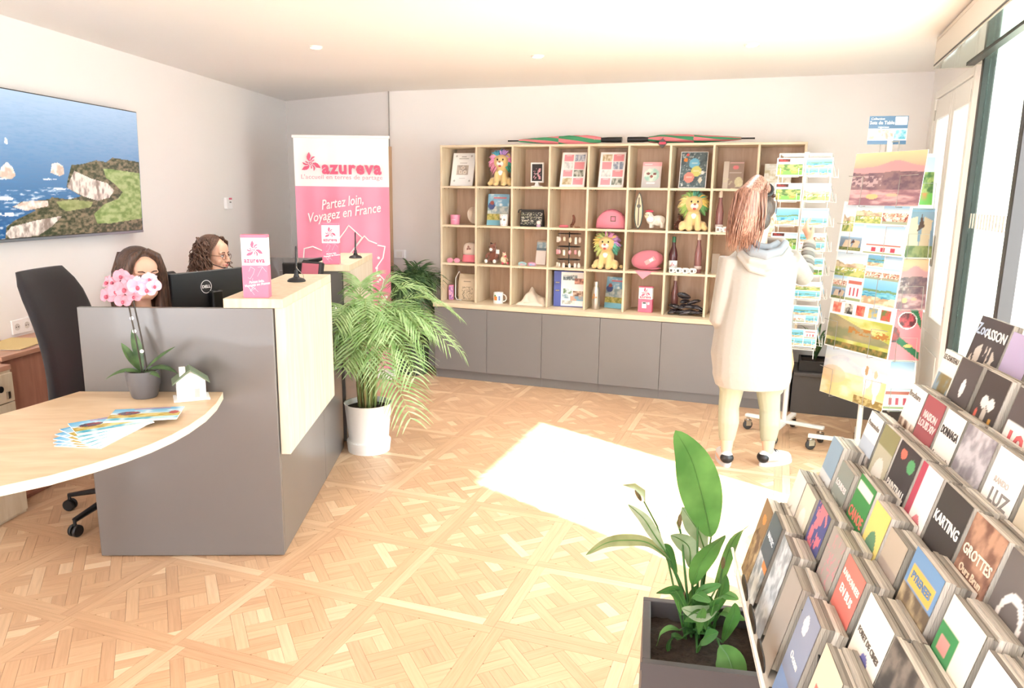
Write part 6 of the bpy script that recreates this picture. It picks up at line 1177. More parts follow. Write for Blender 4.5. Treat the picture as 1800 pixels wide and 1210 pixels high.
# leaflets: (tier, distance from the far end, width, height, thickness, label, cover)
def cv(base, blocks=(), text=(), tcol='#ffffff'): return base, blocks, text, tcol
LF = [
 (6, -0.045, 0.150, 0.21, 0.020, 'dark zoo magazine with a sketched tiger on the top tier', ('#4a4446', [('tiger',)], [('Zoo', 0.2, 0.86, 0.036, '#b9c6d8'), ('ASSON', 0.66, 0.84, 0.030, '#f4efe6')])),
 (6, 0.115, 0.100, 0.20, 0.030, 'lilac leaflet stack on the top tier beside the zoo magazine', ('#b7a8c6', [('lines',)], [])),
 (5, -0.030, 0.090, 0.21, 0.020, 'pale castle leaflet with landscape at the far end of the second tier', ('#efe9e0', [('photo', 0.05, 0.95, 0.1, 0.75, '#8aa0b0', '#8a7a52')], [('LE CHATEAU', 0.5, 0.92, 0.016, '#6a6258')])),
 (5, 0.065, 0.100, 0.21, 0.045, 'charcoal leaflet with a white oval on the second tier', ('#57504f', [('oval', 0.5, 0.72, 0.10, 0.10, '#f1ece8'), ('fade',)], [('VENT', 0.5, 0.50, 0.022, '#e9e2dc'), ('AVENTURE', 0.5, 0.41, 0.014, '#cfc6c0')])),
 (5, 0.185, 0.105, 0.21, 0.050, 'black leaflet with goggles emblem on the second tier', ('#473f3d', [('oval', 0.38, 0.72, 0.13, 0.06, '#e8e2da'), ('oval', 0.64, 0.72, 0.13, 0.06, '#e8e2da'), ('oval', 0.5, 0.58, 0.10, 0.10, '#c9beb2'), ('oval', 0.2, 0.58, 0.06, 0.05, '#e06a5a'), ('oval', 0.8, 0.56, 0.06, 0.05, '#d8a04a')], [('BURGER BRETZ', 0.5, 0.43, 0.020, '#efe8e0')])),
 (5, 0.325, 0.100, 0.21, 0.050, 'dark leaflet with red 19 numerals on the second tier', ('#5b5250', [('rect', 0.05, 0.95, 0.25, 0.7, '#f4efe9')], [('19', 0.5, 0.50, 0.07, '#d8686a')])),
 (4, -0.000, 0.095, 0.21, 0.030, 'white food leaflet at the far end of the third tier', ('#f4efe8', [('photo', 0.0, 1.0, 0.0, 0.62, '#6a4a38', '#e8d8c8')], [('Brochure', 0.4, 0.9, 0.018, '#8a8078')])),
 (4, 0.100, 0.100, 0.21, 0.035, 'maroon topped leaflet with an arched photo on the third tier', ('#b9b2ab', [('rect', 0, 1, 0.52, 1, '#a3555a'), ('photo', 0.05, 0.95, 0.0, 0.5, '#6a6664', '#d9d4ce')], [('MAISON\nLOUIS XIV', 0.5, 0.76, 0.022, '#f0d6d0')])),
 (4, 0.212, 0.090, 0.21, 0.045, 'white leaflet with maroon diamond on the third tier', ('#efe8df', [('diamond', 0.5, 0.2, 0.2, '#a2505e')], [('DONNAGA', 0.5, 0.80, 0.022, '#4a4442'), ('Le souvenir\nprecieux', 0.5, 0.52, 0.016, '#6a625c')])),
 (4, 0.312, 0.120, 0.21, 0.050, 'grey mountain photo leaflet on the third tier', ('#a8a2a6', [('photo', 0, 1, 0, 1, '#857f84', '#c6c0c2')], [])),
 (4, 0.445, 0.105, 0.21, 0.052, 'white leaflet with grey LUZ letters on the third tier', ('#f2ede6', [('rect', 0.1, 0.9, 0.1, 0.42, '#cfc9c4')], [('LUZ', 0.55, 0.62, 0.035, '#8a8480'), ('RANDO', 0.45, 0.75, 0.014, '#c9bdb4')])),
 (3, -0.030, 0.095, 0.21, 0.040, 'pale leaflet with a carved rock photo at the far end of the fourth tier', ('#f3eee6', [('photo', 0.0, 1.0, 0.1, 0.55, '#54504e', '#c2bcb6'), ('rect', 0, 1, 0.55, 0.72, '#bcc6d2')], [('Promenades', 0.5, 0.88, 0.016, '#857c74')])),
 (3, 0.078, 0.100, 0.21, 0.040, 'olive leaflet with a fork picture on the fourth tier', ('#b9b29a', [('rect', 0, 1, 0.78, 1, '#8f8a62'), ('oval', 0.5, 0.5, 0.3, 0.18, '#dcd6cc')], [])),
 (3, 0.190, 0.115, 0.21, 0.050, 'black and red paintball leaflet on the fourth tier', ('#403a3c', [('rect', 0, 1, 0, 0.42, '#cf5f5c'), ('oval', 0.75, 0.85, 0.16, 0.07, '#5aa06a'), ('oval', 0.3, 0.9, 0.14, 0.05, '#d8705f')], [('PAINTBALL', 0.5, 0.56, 0.022, '#f1ece6'), ('CADET', 0.5, 0.30, 0.026, '#f4d8c8')])),
 (3, 0.318, 0.100, 0.21, 0.052, 'white and red patterned leaflet on the fourth tier', ('#f1e6e0', [('rect', 0, 0.25, 0, 1, '#b5485c'), ('oval', 0.6, 0.45, 0.2, 0.12, '#cf7880'), ('diamond', 0.45, 0.2, 0.12, '#6a6aa0')], [])),
 (3, 0.430, 0.115, 0.21, 0.052, 'black karting leaflet on the fourth tier', ('#3f3a39', [('rect', 0, 1, 0, 0.35, '#2f2b2b')], [('KARTING', 0.5, 0.72, 0.026, '#efe9e2')])),
 (3, 0.558, 0.110, 0.21, 0.052, 'brown cave leaflet with pale lettering on the fourth tier', ('#9a7260', [('photo', 0, 1, 0, 1, '#7a5648', '#b98f76')], [('GROTTES', 0.5, 0.72, 0.024, '#efdcc6'), ('Ours Brun', 0.5, 0.58, 0.018, '#e9d2b8')])),
 (3, 0.682, 0.115, 0.21, 0.052, 'grey leaflet with a white oval monogram on the fourth tier', ('#6b6461', [('oval', 0.5, 0.55, 0.3, 0.22, '#e6e0da'), ('oval', 0.5, 0.55, 0.22, 0.16, '#6b6461')], [])),
 (2, -0.060, 0.095, 0.21, 0.052, 'blue edged leaflet stack at the far end of the fifth tier', ('#8ea6b8', [('rect', 0, 1, 0.0, 0.6, '#dfe2e2')], [])),
 (2, 0.060, 0.100, 0.19, 0.052, 'grey leaflet with pale lettering on the fifth tier', ('#8f958c', [('photo', 0, 1, 0, 0.6, '#6f776c', '#b9bdb2')], [('LOURDES', 0.5, 0.75, 0.018, '#f0e2de')])),
 (2, 0.195, 0.105, 0.21, 0.052, 'green canoe leaflet on the fifth tier', ('#3f8a4a', [('rect', 0.05, 0.9, 0.84, 0.95, '#efe8d6'), ('oval', 0.5, 0.18, 0.3, 0.1, '#8fb07a')], [('CANOE', 0.5, 0.62, 0.032, '#e07a6a'), ('RAFTING', 0.5, 0.42, 0.018, '#e9e2c8')])),
 (2, 0.315, 0.090, 0.20, 0.050, 'yellow leaflet on the fifth tier', ('#e3cd77', [('oval', 0.5, 0.55, 0.3, 0.2, '#5f8a6a'), ('rect', 0.1, 0.9, 0.1, 0.2, '#b9863f')], [])),
 (2, 0.418, 0.090, 0.19, 0.040, 'brown leaflet with a pink sea creature on the fifth tier', ('#a4958a', [('oval', 0.5, 0.4, 0.2, 0.22, '#c9887c'), ('rect', 0, 1, 0.7, 1, '#b9a996')], [])),
 (2, 0.535, 0.120, 0.21, 0.052, 'blue and yellow crazy golf leaflet on the fifth tier', ('#6f93b9', [('rect', 0.1, 0.9, 0.72, 0.88, '#e0b45a'), ('photo', 0, 1, 0.3, 0.7, '#6a5a48', '#b9a582'), ('diamond', 0.45, 0.22, 0.2, '#e0c268')], [('PYRENEES', 0.5, 0.80, 0.018, '#6a86a8'), ('GOLF', 0.45, 0.22, 0.018, '#4a4a44')])),
 (2, 0.690, 0.110, 0.21, 0.052, 'green and cream leaflet on the fifth tier', ('#ece3cf', [('rect', 0, 0.55, 0, 0.8, '#3f8a52'), ('oval', 0.5, 0.12, 0.3, 0.14, '#6fa3c4'), ('rect', 0.1, 0.4, 0.6, 0.72, '#d89088')], [])),
 (1, -0.050, 0.090, 0.20, 0.050, 'white edged leaflet stack at the far end of the sixth tier', ('#e9e2d8', [('rect', 0, 1, 0, 0.5, '#cfc8bc')], [])),
 (1, 0.045, 0.100, 0.20, 0.052, 'cream leaflet with a thin oval on the sixth tier', ('#ddd3bf', [('oval', 0.5, 0.6, 0.25, 0.18, '#efe8da'), ('photo', 0, 1, 0, 0.4, '#a59c86', '#d0c8b4')], [])),
 (1, 0.165, 0.105, 0.21, 0.045, 'navy leaflet with pink coral on the sixth tier', ('#4f5488', [('coral',), ('rect', 0, 1, 0.28, 0.42, '#7f93b4'), ('rect', 0, 1, 0, 0.28, '#c6cfd6')], [('Aquarium', 0.5, 0.50, 0.014, '#e6e2ee')])),
 (1, 0.300, 0.095, 0.21, 0.052, 'grey leaflet with pink squiggles on the sixth tier', ('#a79d94', [('squig',)], [])),
 (1, 0.420, 0.110, 0.21, 0.052, 'coral red leaflet with a round seal on the sixth tier', ('#e07a6f', [('rect', 0, 1, 0.0, 0.5, '#a89c92'), ('oval', 0.45, 0.36, 0.24, 0.14, '#f0e0d6'), ('oval', 0.45, 0.36, 0.18, 0.10, '#d9887c')], [('RANDONNEES', 0.5, 0.85, 0.016, '#f6e6dc'), ('EN BUS', 0.5, 0.72, 0.022, '#fbf0e6')])),
 (1, 0.560, 0.125, 0.21, 0.030, 'white leaflet with a blue eye badge on the sixth tier', ('#f0e6d8', [('oval', 0.55, 0.55, 0.14, 0.08, '#6a6aa4'), ('rect', 0, 1, 0.0, 0.2, '#d8a88c')], [('FORET DE CIMES', 0.5, 0.70, 0.014, '#6a6058')])),
 (1, 0.690, 0.120, 0.21, 0.050, 'dark grey brochure stack on the sixth tier', ('#4a4846', [('photo', 0, 1, 0, 1, '#3f3d3c', '#7a726a')], [])),
 (0, -0.040, 0.095, 0.20, 0.040, 'brown leaflet at the far end of the lowest tier', ('#8a6a4f', [('photo', 0, 1, 0, 0.6, '#6a4f3c', '#c9b08a'), ('oval', 0.5, 0.8, 0.2, 0.06, '#d88a4a')], [])),
 (0, 0.062, 0.100, 0.21, 0.045, 'dark blue leaflet with a boat photo on the lowest tier', ('#4f5a66', [('photo', 0, 1, 0, 0.5, '#8a929a', '#e2e4e4'), ('rect', 0.55, 1, 0.42, 0.5, '#d88a52')], [('NAUTIC', 0.5, 0.75, 0.018, '#dfe4ea')])),
 (0, 0.190, 0.100, 0.21, 0.052, 'grey blue leaflet on the lowest tier', ('#a9b0b8', [('photo', 0, 1, 0, 1, '#8d949c', '#cdd2d6')], [])),
 (0, 0.310, 0.100, 0.20, 0.040, 'plain grey leaflet stack on the lowest tier', ('#a39b93', [], [])),
 (0, 0.450, 0.105, 0.21, 0.050, 'blue and white dolphin leaflet with a round badge on the lowest tier', ('#8a93a8', [('rect', 0, 1, 0, 0.3, '#7fa0d0'), ('oval', 0.4, 0.82, 0.14, 0.09, '#f4efe8')], [('Ocean', 0.5, 0.5, 0.02, '#f0ece6')])),
 (0, 0.600, 0.110, 0.21, 0.040, 'beige leaflet with red print nearest the viewer on the lowest tier', ('#d9c8b0', [('rect', 0.2, 0.8, 0.3, 0.7, '#d0685e')], [])),
 (4, 0.565, 0.105, 0.21, 0.045, 'beige hiking leaflet last in view on the third tier', ('#cbbda6', [('photo', 0, 1, 0, 0.55, '#8a7a5a', '#d8cbb0')], [('SENTIERS', 0.5, 0.78, 0.018, '#7a5a48')])),
 (2, 0.815, 0.11, 0.20, 0.045, 'pink and white leaflet in the lower right picture corner on the fifth tier', ('#f0e4dc', [('oval', 0.5, 0.4, 0.4, 0.25, '#d9708a')], [])),
 (1, 0.825, 0.11, 0.20, 0.045, 'tan leaflet nearest the viewer on the sixth tier', ('#b59a86', [('photo', 0, 1, 0, 1, '#8f7462', '#c9b09a')], [])),
]
LEAN = math.radians(14)
for (ti, n, w, hgt, th, lab, (base, blocks, text)) in LF:
    # local frame: x along the row towards the viewer (= -n), cover faces down the tiers (-e)
    t = thing('leaflet_stack', lab, 'leaflets', RK.p(0.022 + ti * TE, -n - w / 2, TZ0 + ti * TDZ + 0.001), group='leaflet stacks on the tiered rack', rot=(0, 0, RK.a - PI / 2))
    Mx = Matrix.Rotation(-LEAN, 4, 'X'); th = 0.048 if th >= 0.03 else th; k = max(2, int(th / 0.008)); r_ = random.Random(hash(lab) % 1000 if False else len(lab) * 7 + ti)
    for j in range(k):
        y0 = th * j / k; y1 = th * (j + 1) / k - 0.0006; b = B(); b.M = Mx; dz = r_.uniform(-0.004, 0.003) * (j > 0); b.box(-w / 2 + r_.uniform(-0.001, 0.001), w / 2 + r_.uniform(-0.001, 0.001), y0, y1, 0.02 + max(dz, -0.004), hgt + dz)
        b.build('leaflet_bundle', mat('page_edge_%d' % ((j * 3 + len(lab)) % 5), ['#b9b2a6', '#938d82', '#cdc6ba', '#a39c90', '#7f7970'][(j * 3 + len(lab)) % 5], 0.7, var=(90, 0.25), scale=(0.2, 8, 0.2)), t)
    q = Paint(int(w * 300), int(hgt * 300), base)
    for bl in blocks:
        if bl[0] == 'rect': q.rect(*bl[1:])
        elif bl[0] == 'oval': q.disc(*bl[1:])
        elif bl[0] == 'diamond': x, y, s_, c_ = bl[1:]; q.poly([(x - s_, y), (x, y + s_ * 0.7), (x + s_, y), (x, y - s_ * 0.7)], c_)
        elif bl[0] == 'photo': q.rect(*bl[1:5], q.mixn(bl[5], bl[6], 6, 9, seed=len(lab)))
        elif bl[0] == 'tiger': q.put((fbm(q.u * 9, q.v * 5 + 3 * np.sin(q.u * 5)) > 0.5) & (q.v < 0.72) & (((q.u - 0.5) / 0.48) ** 2 + ((q.v - 0.32) / 0.42) ** 2 < 1), '#d9cfc4')
        elif bl[0] == 'lines': q.put((((q.v * 14 + 2 * abs(q.u - 0.5) * 5) % 1) < 0.2) & (q.v < 0.4) & (q.v > 0.12), '#6a5f7a')
        elif bl[0] == 'fade': q.put(np.clip(0.35 - q.v, 0, 1) * 2.4, '#c9bfba')
        elif bl[0] == 'coral': q.put((fbm(q.u * 7 + 4, q.v * 9) > 0.55) & (q.v > 0.5) & (abs(q.u - 0.5) < 0.4), '#e07a86')
        elif bl[0] == 'squig': q.put((abs(fbm(q.u * 5, q.v * 7) - 0.5) < 0.03) & (q.v > 0.4), '#c98a90')
    # cover in front
    o = q.build('cover', w, hgt, t); o.data.transform(Mx @ Matrix.Translation((0, -0.0014, 0)))
    for (s_, x, y, size, col) in text:
        lo = lettering(s_, mat('ink_' + col.strip('#'), col, 0.6), t, (0, 0, 0), (0, 0, 0), size=size, bold=size * 0.02)
        xs = [v.co.x for v in lo.data.vertices]; wd = max(xs) - min(xs); kx = min(1, 0.88 * w / wd) if wd > 0 else 1
        lo.data.transform(Mx @ Matrix.Translation(((x - 0.5) * w * (0 if kx < 1 else 1), -0.0022, y * hgt)) @ Matrix.Rotation(PI / 2, 4, 'X') @ Matrix.Diagonal((kx, 1, 1, 1)))
# black finger-hole dividers between some stacks
for ti, n in [(0, 0.17), (0, 0.30), (0, 0.43), (0, 0.58), (1, 0.155), (1, 0.285), (1, 0.41), (1, 0.55), (2, 0.175), (2, 0.305), (2, 0.41), (3, 0.185), (3, 0.31)]:
    b = B().at((0.004 + ti * TE, -n, TZ0 + ti * TDZ + 0.060), (0, 0, 0)); b.lathe([(0.0001, 0)], 3) if False else None
    b.M = b.M @ Matrix.Rotation(PI / 2, 4, 'Y') @ Matrix.Rotation(PI / 2, 4, 'Z'); b.prism([(0.026 * math.cos(a) + (0.02 if math.cos(a) > 0 else -0.02), 0.017 * math.sin(a)) for a in [k * 2 * PI / 20 for k in range(20)]], -0.004, -0.001); b.build('price_clip', m_black, rk)

# ------------------------------------------------------------------ plants
m_soil = mat('soil', '#33271f', 1.0, var=(60, 0.4), bump=(120, 0.6))
def leaf_mat(key, c1, c2, rough=0.4, sc_=40):
    if key in MATS: return MATS[key]
    m, N, L, b = new_mat(key); t = N.new('ShaderNodeTexCoord'); n = N.new('ShaderNodeTexNoise'); n.inputs['Scale'].default_value = sc_; n.inputs['Detail'].default_value = 3; L.new(t.outputs['Object'], n.inputs['Vector'])
    r = N.new('ShaderNodeValToRGB'); r.color_ramp.elements[0].position = 0.35; r.color_ramp.elements[1].position = 0.65; r.color_ramp.elements[0].color = (*lin(c1), 1); r.color_ramp.elements[1].color = (*lin(c2), 1)
    L.new(n.outputs['Fac'], r.inputs[0]); L.new(r.outputs[0], b.inputs['Base Color']); b.inputs['Roughness'].default_value = rough
    tl = N.new('ShaderNodeBsdfTranslucent'); L.new(r.outputs[0], tl.inputs[0]); mx = N.new('ShaderNodeMixShader'); mx.inputs[0].default_value = 0.3
    L.new(b.outputs[0], mx.inputs[1]); L.new(tl.outputs[0], mx.inputs[2]); L.new(mx.outputs[0], N['Material Output'].inputs[0]); return m
def bez(p0, p1, p2, n=9):
    p0, p1, p2 = Vector(p0), Vector(p1), Vector(p2); return [(p0 * (1 - t) ** 2 + p1 * 2 * t * (1 - t) + p2 * t * t) for t in [k / (n - 1) for k in range(n)]]
def leafw(n, w, peak=0.45): return [max(0.0006, w * (math.sin(PI * (k / (n - 1)) ** (math.log(0.5) / math.log(peak))) ** 0.8)) for k in range(n)]
# palms ------------------------------------------------------------------------------
def palm(root, fronds, m_leaf, m_stem, seed, base_z, base_r, lw=0.006, nl=17):
    r_ = random.Random(seed)
    for (dx, dy, top, reach, droop) in fronds:
        a = math.atan2(dy, dx); bx_ = base_r * r_.random() * math.cos(a + r_.uniform(-1, 1)); by_ = base_r * r_.random() * math.sin(a + r_.uniform(-1, 1)); L_ = math.hypot(dx, dy)
        P0 = Vector((bx_, by_, base_z)); P1 = Vector((bx_ + dx * 0.12, by_ + dy * 0.12, base_z + (top - base_z) * 1.05)); P3 = Vector((dx * reach, dy * reach, top - droop)); P2 = Vector((dx * 0.62, dy * 0.62, top + 0.08))
        pts = [P0 * (1 - t) ** 3 + P1 * 3 * t * (1 - t) ** 2 + P2 * 3 * t * t * (1 - t) + P3 * t ** 3 for t in [k / 20 for k in range(21)]]
        fr = bpy.data.objects.new('frond', None) if False else None
        b = B(); b.tube(pts, [0.0052 - 0.0042 * k / 20 for k in range(21)], 5); b.cur = 1
        for k in range(nl):
            t = 0.42 + 0.58 * k / (nl - 1); i = min(19, int(t * 20)); p = pts[i].lerp(pts[i + 1], t * 20 - i); tg = (pts[i + 1] - pts[i]).normalized(); sd_ = tg.cross(Vector((0, 0, 1)))
            sd_ = sd_.normalized() if sd_.length > 1e-3 else Vector((1, 0, 0)); ll = (0.21 * math.sin(PI * (0.16 + 0.72 * k / (nl - 1))) + 0.03) * r_.uniform(0.85, 1.12)
            for s in (-1, 1):
                d = (sd_ * s * 0.72 + tg * 0.62 + Vector((0, 0, 0.30))).normalized(); q2 = p + d * ll * 0.5; q3 = p + d * ll + Vector((0, 0, -0.35 * ll - 0.03 * r_.random()))
                q = bez(p, q2, q3, 5); b.leaf(q, [0.0022, lw, lw * 0.95, lw * 0.6, 0.0006], side=tg, fold=0.3, m=1)
        b.build('frond', [m_stem, m_leaf], root, 'all')
pl1 = thing('potted_palm', 'areca palm in a white plastic pot beside the near counter', 'potted plant', (-0.925, 4.66, 0))
mwp = mat('pot_white', '#f4f2ee', 0.45)
B().lathe([(0.0001, 0.004), (0.125, 0.004), (0.132, 0.012), (0.138, 0.075), (0.130, 0.075), (0.128, 0.085), (0.150, 0.315), (0.154, 0.32), (0.147, 0.32), (0.135, 0.20), (0.0001, 0.20)], 40).build('pot', mwp, pl1, True)
B().lathe([(0.0001, 0.0), (0.134, 0.0), (0.142, 0.07), (0.139, 0.072)], 40).build('saucer', mwp, pl1, True)
B().lathe([(0.0001, 0.292), (0.10, 0.290), (0.146, 0.284)], 24).build('soil', m_soil, pl1)
mpl = leaf_mat('palm_green', '#86ac66', '#bdd6a0', 0.45, 20); mps = leaf_mat('palm_stem', '#8fa860', '#b9c98a', 0.5, 20)
r_ = random.Random(21); fr = []
for k in range(34):
    a = k * 2.39996 + r_.uniform(-0.25, 0.25); L_ = r_.uniform(0.22, 0.42); dx, dy = L_ * math.cos(a) + 0.04, L_ * math.sin(a) * 0.9
    fr.append((dx, dy, r_.uniform(0.72, 1.0), r_.uniform(0.95, 1.25), r_.uniform(0.05, 0.32)))
fr += [(0.42, -0.10, 0.98, 1.25, 0.25), (0.50, 0.05, 0.95, 1.2, 0.30), (0.46, 0.15, 1.02, 1.2, 0.15), (0.28, -0.30, 0.60, 1.15, 0.28), (0.05, -0.25, 1.03, 1.0, 0.10), (-0.26, -0.10, 0.95, 1.1, 0.28), (-0.22, -0.22, 0.88, 1.2, 0.30), (-0.05, 0.1, 1.06, 1.0, 0.0), (0.20, 0.05, 1.08, 1.0, 0.02), (0.34, 0.1, 1.06, 1.1, 0.06)]
palm(pl1, fr, mpl, mps, 5, 0.285, 0.055)
b = B()
for k in range(18): a = k * 2.4; rr = 0.015 + 0.045 * (k / 18); b.tube([(rr * math.cos(a), rr * math.sin(a), 0.28), (rr * 1.3 * math.cos(a), rr * 1.3 * math.sin(a), 0.55)], [0.009, 0.005], 6)
b.build('cane', leaf_mat('cane', '#b99a68', '#9fae6a', 0.5, 8), pl1, 'all')['kind'] = 'stuff'
pl2 = thing('potted_palm', 'darker palm in a black pot beside the left end of the grey cabinets', 'potted plant', SH.p(-0.27, 0.05))
B().lathe([(0.0001, 0), (0.14, 0), (0.165, 0.33), (0.17, 0.34), (0.158, 0.34), (0.15, 0.26), (0.0001, 0.26)], 32).build('pot', mat('pot_dark', '#33363c', 0.4), pl2, True)
B().lathe([(0.0001, 0.31), (0.157, 0.30)], 24).build('soil', m_soil, pl2)
mpd = leaf_mat('palm_dark', '#3f6040', '#6f8f5c', 0.4, 20); r_ = random.Random(8); fr = []
for k in range(24): a = k * 2.4; L_ = r_.uniform(0.12, 0.26); fr.append((L_ * math.cos(a), L_ * math.sin(a) * 0.8 - 0.04, r_.uniform(0.75, 1.0), r_.uniform(0.95, 1.15), r_.uniform(0.0, 0.2)))
palm(pl2, fr, mpd, mpd, 9, 0.30, 0.05, 0.007, 13)
# orchid -------------------------------------------------------------------------------
po = root_of(DK, 'orchid', 'pink orchid in a grey pot on the curved oak desk wing', 'potted plant', -0.528, -0.088, 0.7805)
B().lathe([(0.0001, 0), (0.046, 0), (0.051, 0.006), (0.064, 0.06), (0.069, 0.118), (0.064, 0.118), (0.060, 0.10), (0.0001, 0.10)], 32).build('pot', mat('pot_grey', '#6c6a6d', 0.35), po, True)
B().lathe([(0.0001, 0.108), (0.062, 0.104)], 20).build('bark', m_soil, po)
mol = leaf_mat('orchid_leaf', '#46603f', '#6b8a55', 0.35, 15)
for (p1, p2, w, sd) in [((0.06, -0.03, 0.19), (0.155, -0.03, 0.225), 0.021, (0, 1, 0.4)), ((0.06, 0.02, 0.17), (0.14, 0.01, 0.10), 0.020, (0, 1, 0.3)), ((-0.05, 0.0, 0.16), (-0.075, -0.01, 0.235), 0.022, (0.5, 1, 0)), ((-0.05, -0.03, 0.14), (-0.135, -0.055, 0.085), 0.018, (0, 1, 0.3)), ((-0.02, 0.02, 0.2), (-0.045, 0.03, 0.285), 0.020, (1, 0.4, 0)), ((0.05, -0.04, 0.14), (0.10, -0.07, 0.10), 0.014, (0.4, 1, 0.3))]:
    q = bez((0, 0, 0.10), p1, p2, 11); B().leaf(q, leafw(11, w, 0.55), sd, 0.35, 2).build('leaf', mol, po, 'all')
ms_ = mat('orchid_stem', '#40372f', 0.5); tops = []
for (x, y, pts) in [(0, 0, [(0.002, -0.01, 0.10), (-0.012, -0.012, 0.25), (-0.028, -0.012, 0.38), (-0.036, -0.015, 0.47), (-0.05, -0.03, 0.50)]), (0, 0, [(0.02, 0.0, 0.10), (0.005, 0.0, 0.26), (-0.014, 0.0, 0.40), (-0.022, 0.0, 0.485), (0.0, -0.02, 0.515), (0.045, -0.04, 0.49)])]:
    B().tube(pts, 0.0032, 6).build('flower_stem', ms_, po, True)
for z, x in [(0.20, 0.008), (0.285, -0.016), (0.34, -0.022)]: B().at((x, -0.012, z), (PI / 2, 0, 0)).lathe([(0.006, -0.002), (0.008, -0.002), (0.008, 0.002), (0.006, 0.002)], 10).build('clip', m_paper, po)
mop = mat('orchid_petal', '#e29aaa', 0.6, var=(60, 0.08)); mop2 = mat('orchid_petal_pale', '#e6b4cd', 0.6, var=(60, 0.06)); mlip = mat('orchid_lip', '#b8546a', 0.5)
def orchid_flower(x, y, z, rz, tilt, s_, m):
    b = B(); b.M = Matrix.Translation((x, y, z)) @ Euler((tilt, 0, rz)).to_matrix().to_4x4() @ Matrix.Diagonal((s_, s_, s_, 1))
    for a, L_, w in [(PI / 2, 0.036, 0.015), (PI / 2 + 2.2, 0.035, 0.014), (PI / 2 - 2.2, 0.035, 0.014), (0.15, 0.038, 0.024), (PI - 0.15, 0.038, 0.024)]:
        d = Vector((math.cos(a), 0, math.sin(a))); sd = Vector((-math.sin(a), 0, math.cos(a))); q = bez((0, 0, 0), d * L_ * 0.6 + Vector((0, -0.006, 0)), d * L_ + Vector((0, 0.004, 0)), 7); b.leaf(q, [w * v for v in (0.25, 0.75, 1.0, 1.0, 0.85, 0.55, 0.1)], sd, -0.2, 2)
    o = b.build('flower', m, po, 'all'); c = B(); c.M = b.M; c.ell((0, -0.009, -0.005), (0.007, 0.009, 0.009), nu=8, nv=6); c.build('lip', mlip, o, 'all')
# flower positions read off around the stem heads
for (px, py, dn, s_, m, rz) in [(213, 486, -0.03, 0.9, mop, 0.1), (200, 497, -0.03, 0.85, mop, -0.5), (190, 497, -0.02, 0.9, mop, -0.6), (189, 520, -0.03, 1.0, mop, -0.3), (205, 512, -0.05, 1.0, mop, 0.0), (219, 508, -0.06, 1.1, mop, 0.1), (216, 529, -0.04, 0.9, mop, 0.2), (232, 497, -0.05, 0.9, mop, 0.2), (243, 503, -0.07, 1.15, mop2, 0.15), (262, 491, -0.06, 0.8, mop2, 0.5), (258, 509, -0.07, 1.0, mop2, 0.3), (271, 503, -0.06, 0.8, mop2, 0.7), (236, 521, -0.05, 0.8, mop, 0.0)]:
    e, z = DK.face(px, py, -0.088 + dn); orchid_flower(e + 0.528, dn, z - 0.7805, rz, random.Random(px).uniform(-0.35, 0.2), s_, m)
# peace lily ----------------------------------------------------------------------------
A_ = at_z(1130, 1048, 0.45); a_ = math.radians(-10.3)
pc = Vector((A_[0], A_[1], 0)) + Vector((math.cos(a_) * 0.17 - math.sin(a_) * -0.17, math.sin(a_) * 0.17 + math.cos(a_) * -0.17, 0))
lil = thing('peace_lily', 'peace lily in a square dark planter in the foreground', 'potted plant', pc, a_)
mpq = mat('planter_charcoal', '#4c484a', 0.55); s2 = 0.168
for a in [(-s2, s2, -s2, -s2 + 0.022, 0.0, 0.45), (-s2, s2, s2 - 0.022, s2, 0.0, 0.45), (-s2, -s2 + 0.022, -s2 + 0.022, s2 - 0.022, 0.0, 0.45), (s2 - 0.022, s2, -s2 + 0.022, s2 - 0.022, 0.0, 0.45)]: box('planter_wall', mpq, lil, *a, 0.002)
box('planter_rim', mpq, lil, -s2 - 0.003, s2 + 0.003, -s2 - 0.003, -s2, 0.43, 0.452); box('planter_floor', mpq, lil, -s2 + 0.022, s2 - 0.022, -s2 + 0.022, s2 - 0.022, 0.0, 0.02)
n = 18; b = B(); b.add([((i / (n - 1) - 0.5) * 0.29, (j / (n - 1) - 0.5) * 0.29, 0.385 + 0.02 * float(fbm(np.array(i * 0.7), np.array(j * 0.7)))) for j in range(n) for i in range(n)], [(j * n + i, j * n + i + 1, (j + 1) * n + i + 1, (j + 1) * n + i) for j in range(n - 1) for i in range(n - 1)]); b.build('soil', m_soil, lil, 'all')
inv = (Matrix.Translation(pc) @ Matrix.Rotation(a_, 4, 'Z')).inverted()
def LP(x, y, d): return inv @ Vector(at_y(x, y, d))
ml1 = leaf_mat('lily_leaf', '#4f8240', '#6fa256', 0.32, 9); ml2 = leaf_mat('lily_leaf_deep', '#3d6a38', '#578c4a', 0.3, 9); ml3 = leaf_mat('lily_leaf_pale', '#8fa582', '#b9c9ae', 0.35, 12); ml4 = leaf_mat('lily_olive', '#7f8a5a', '#a3ab7c', 0.4, 12)
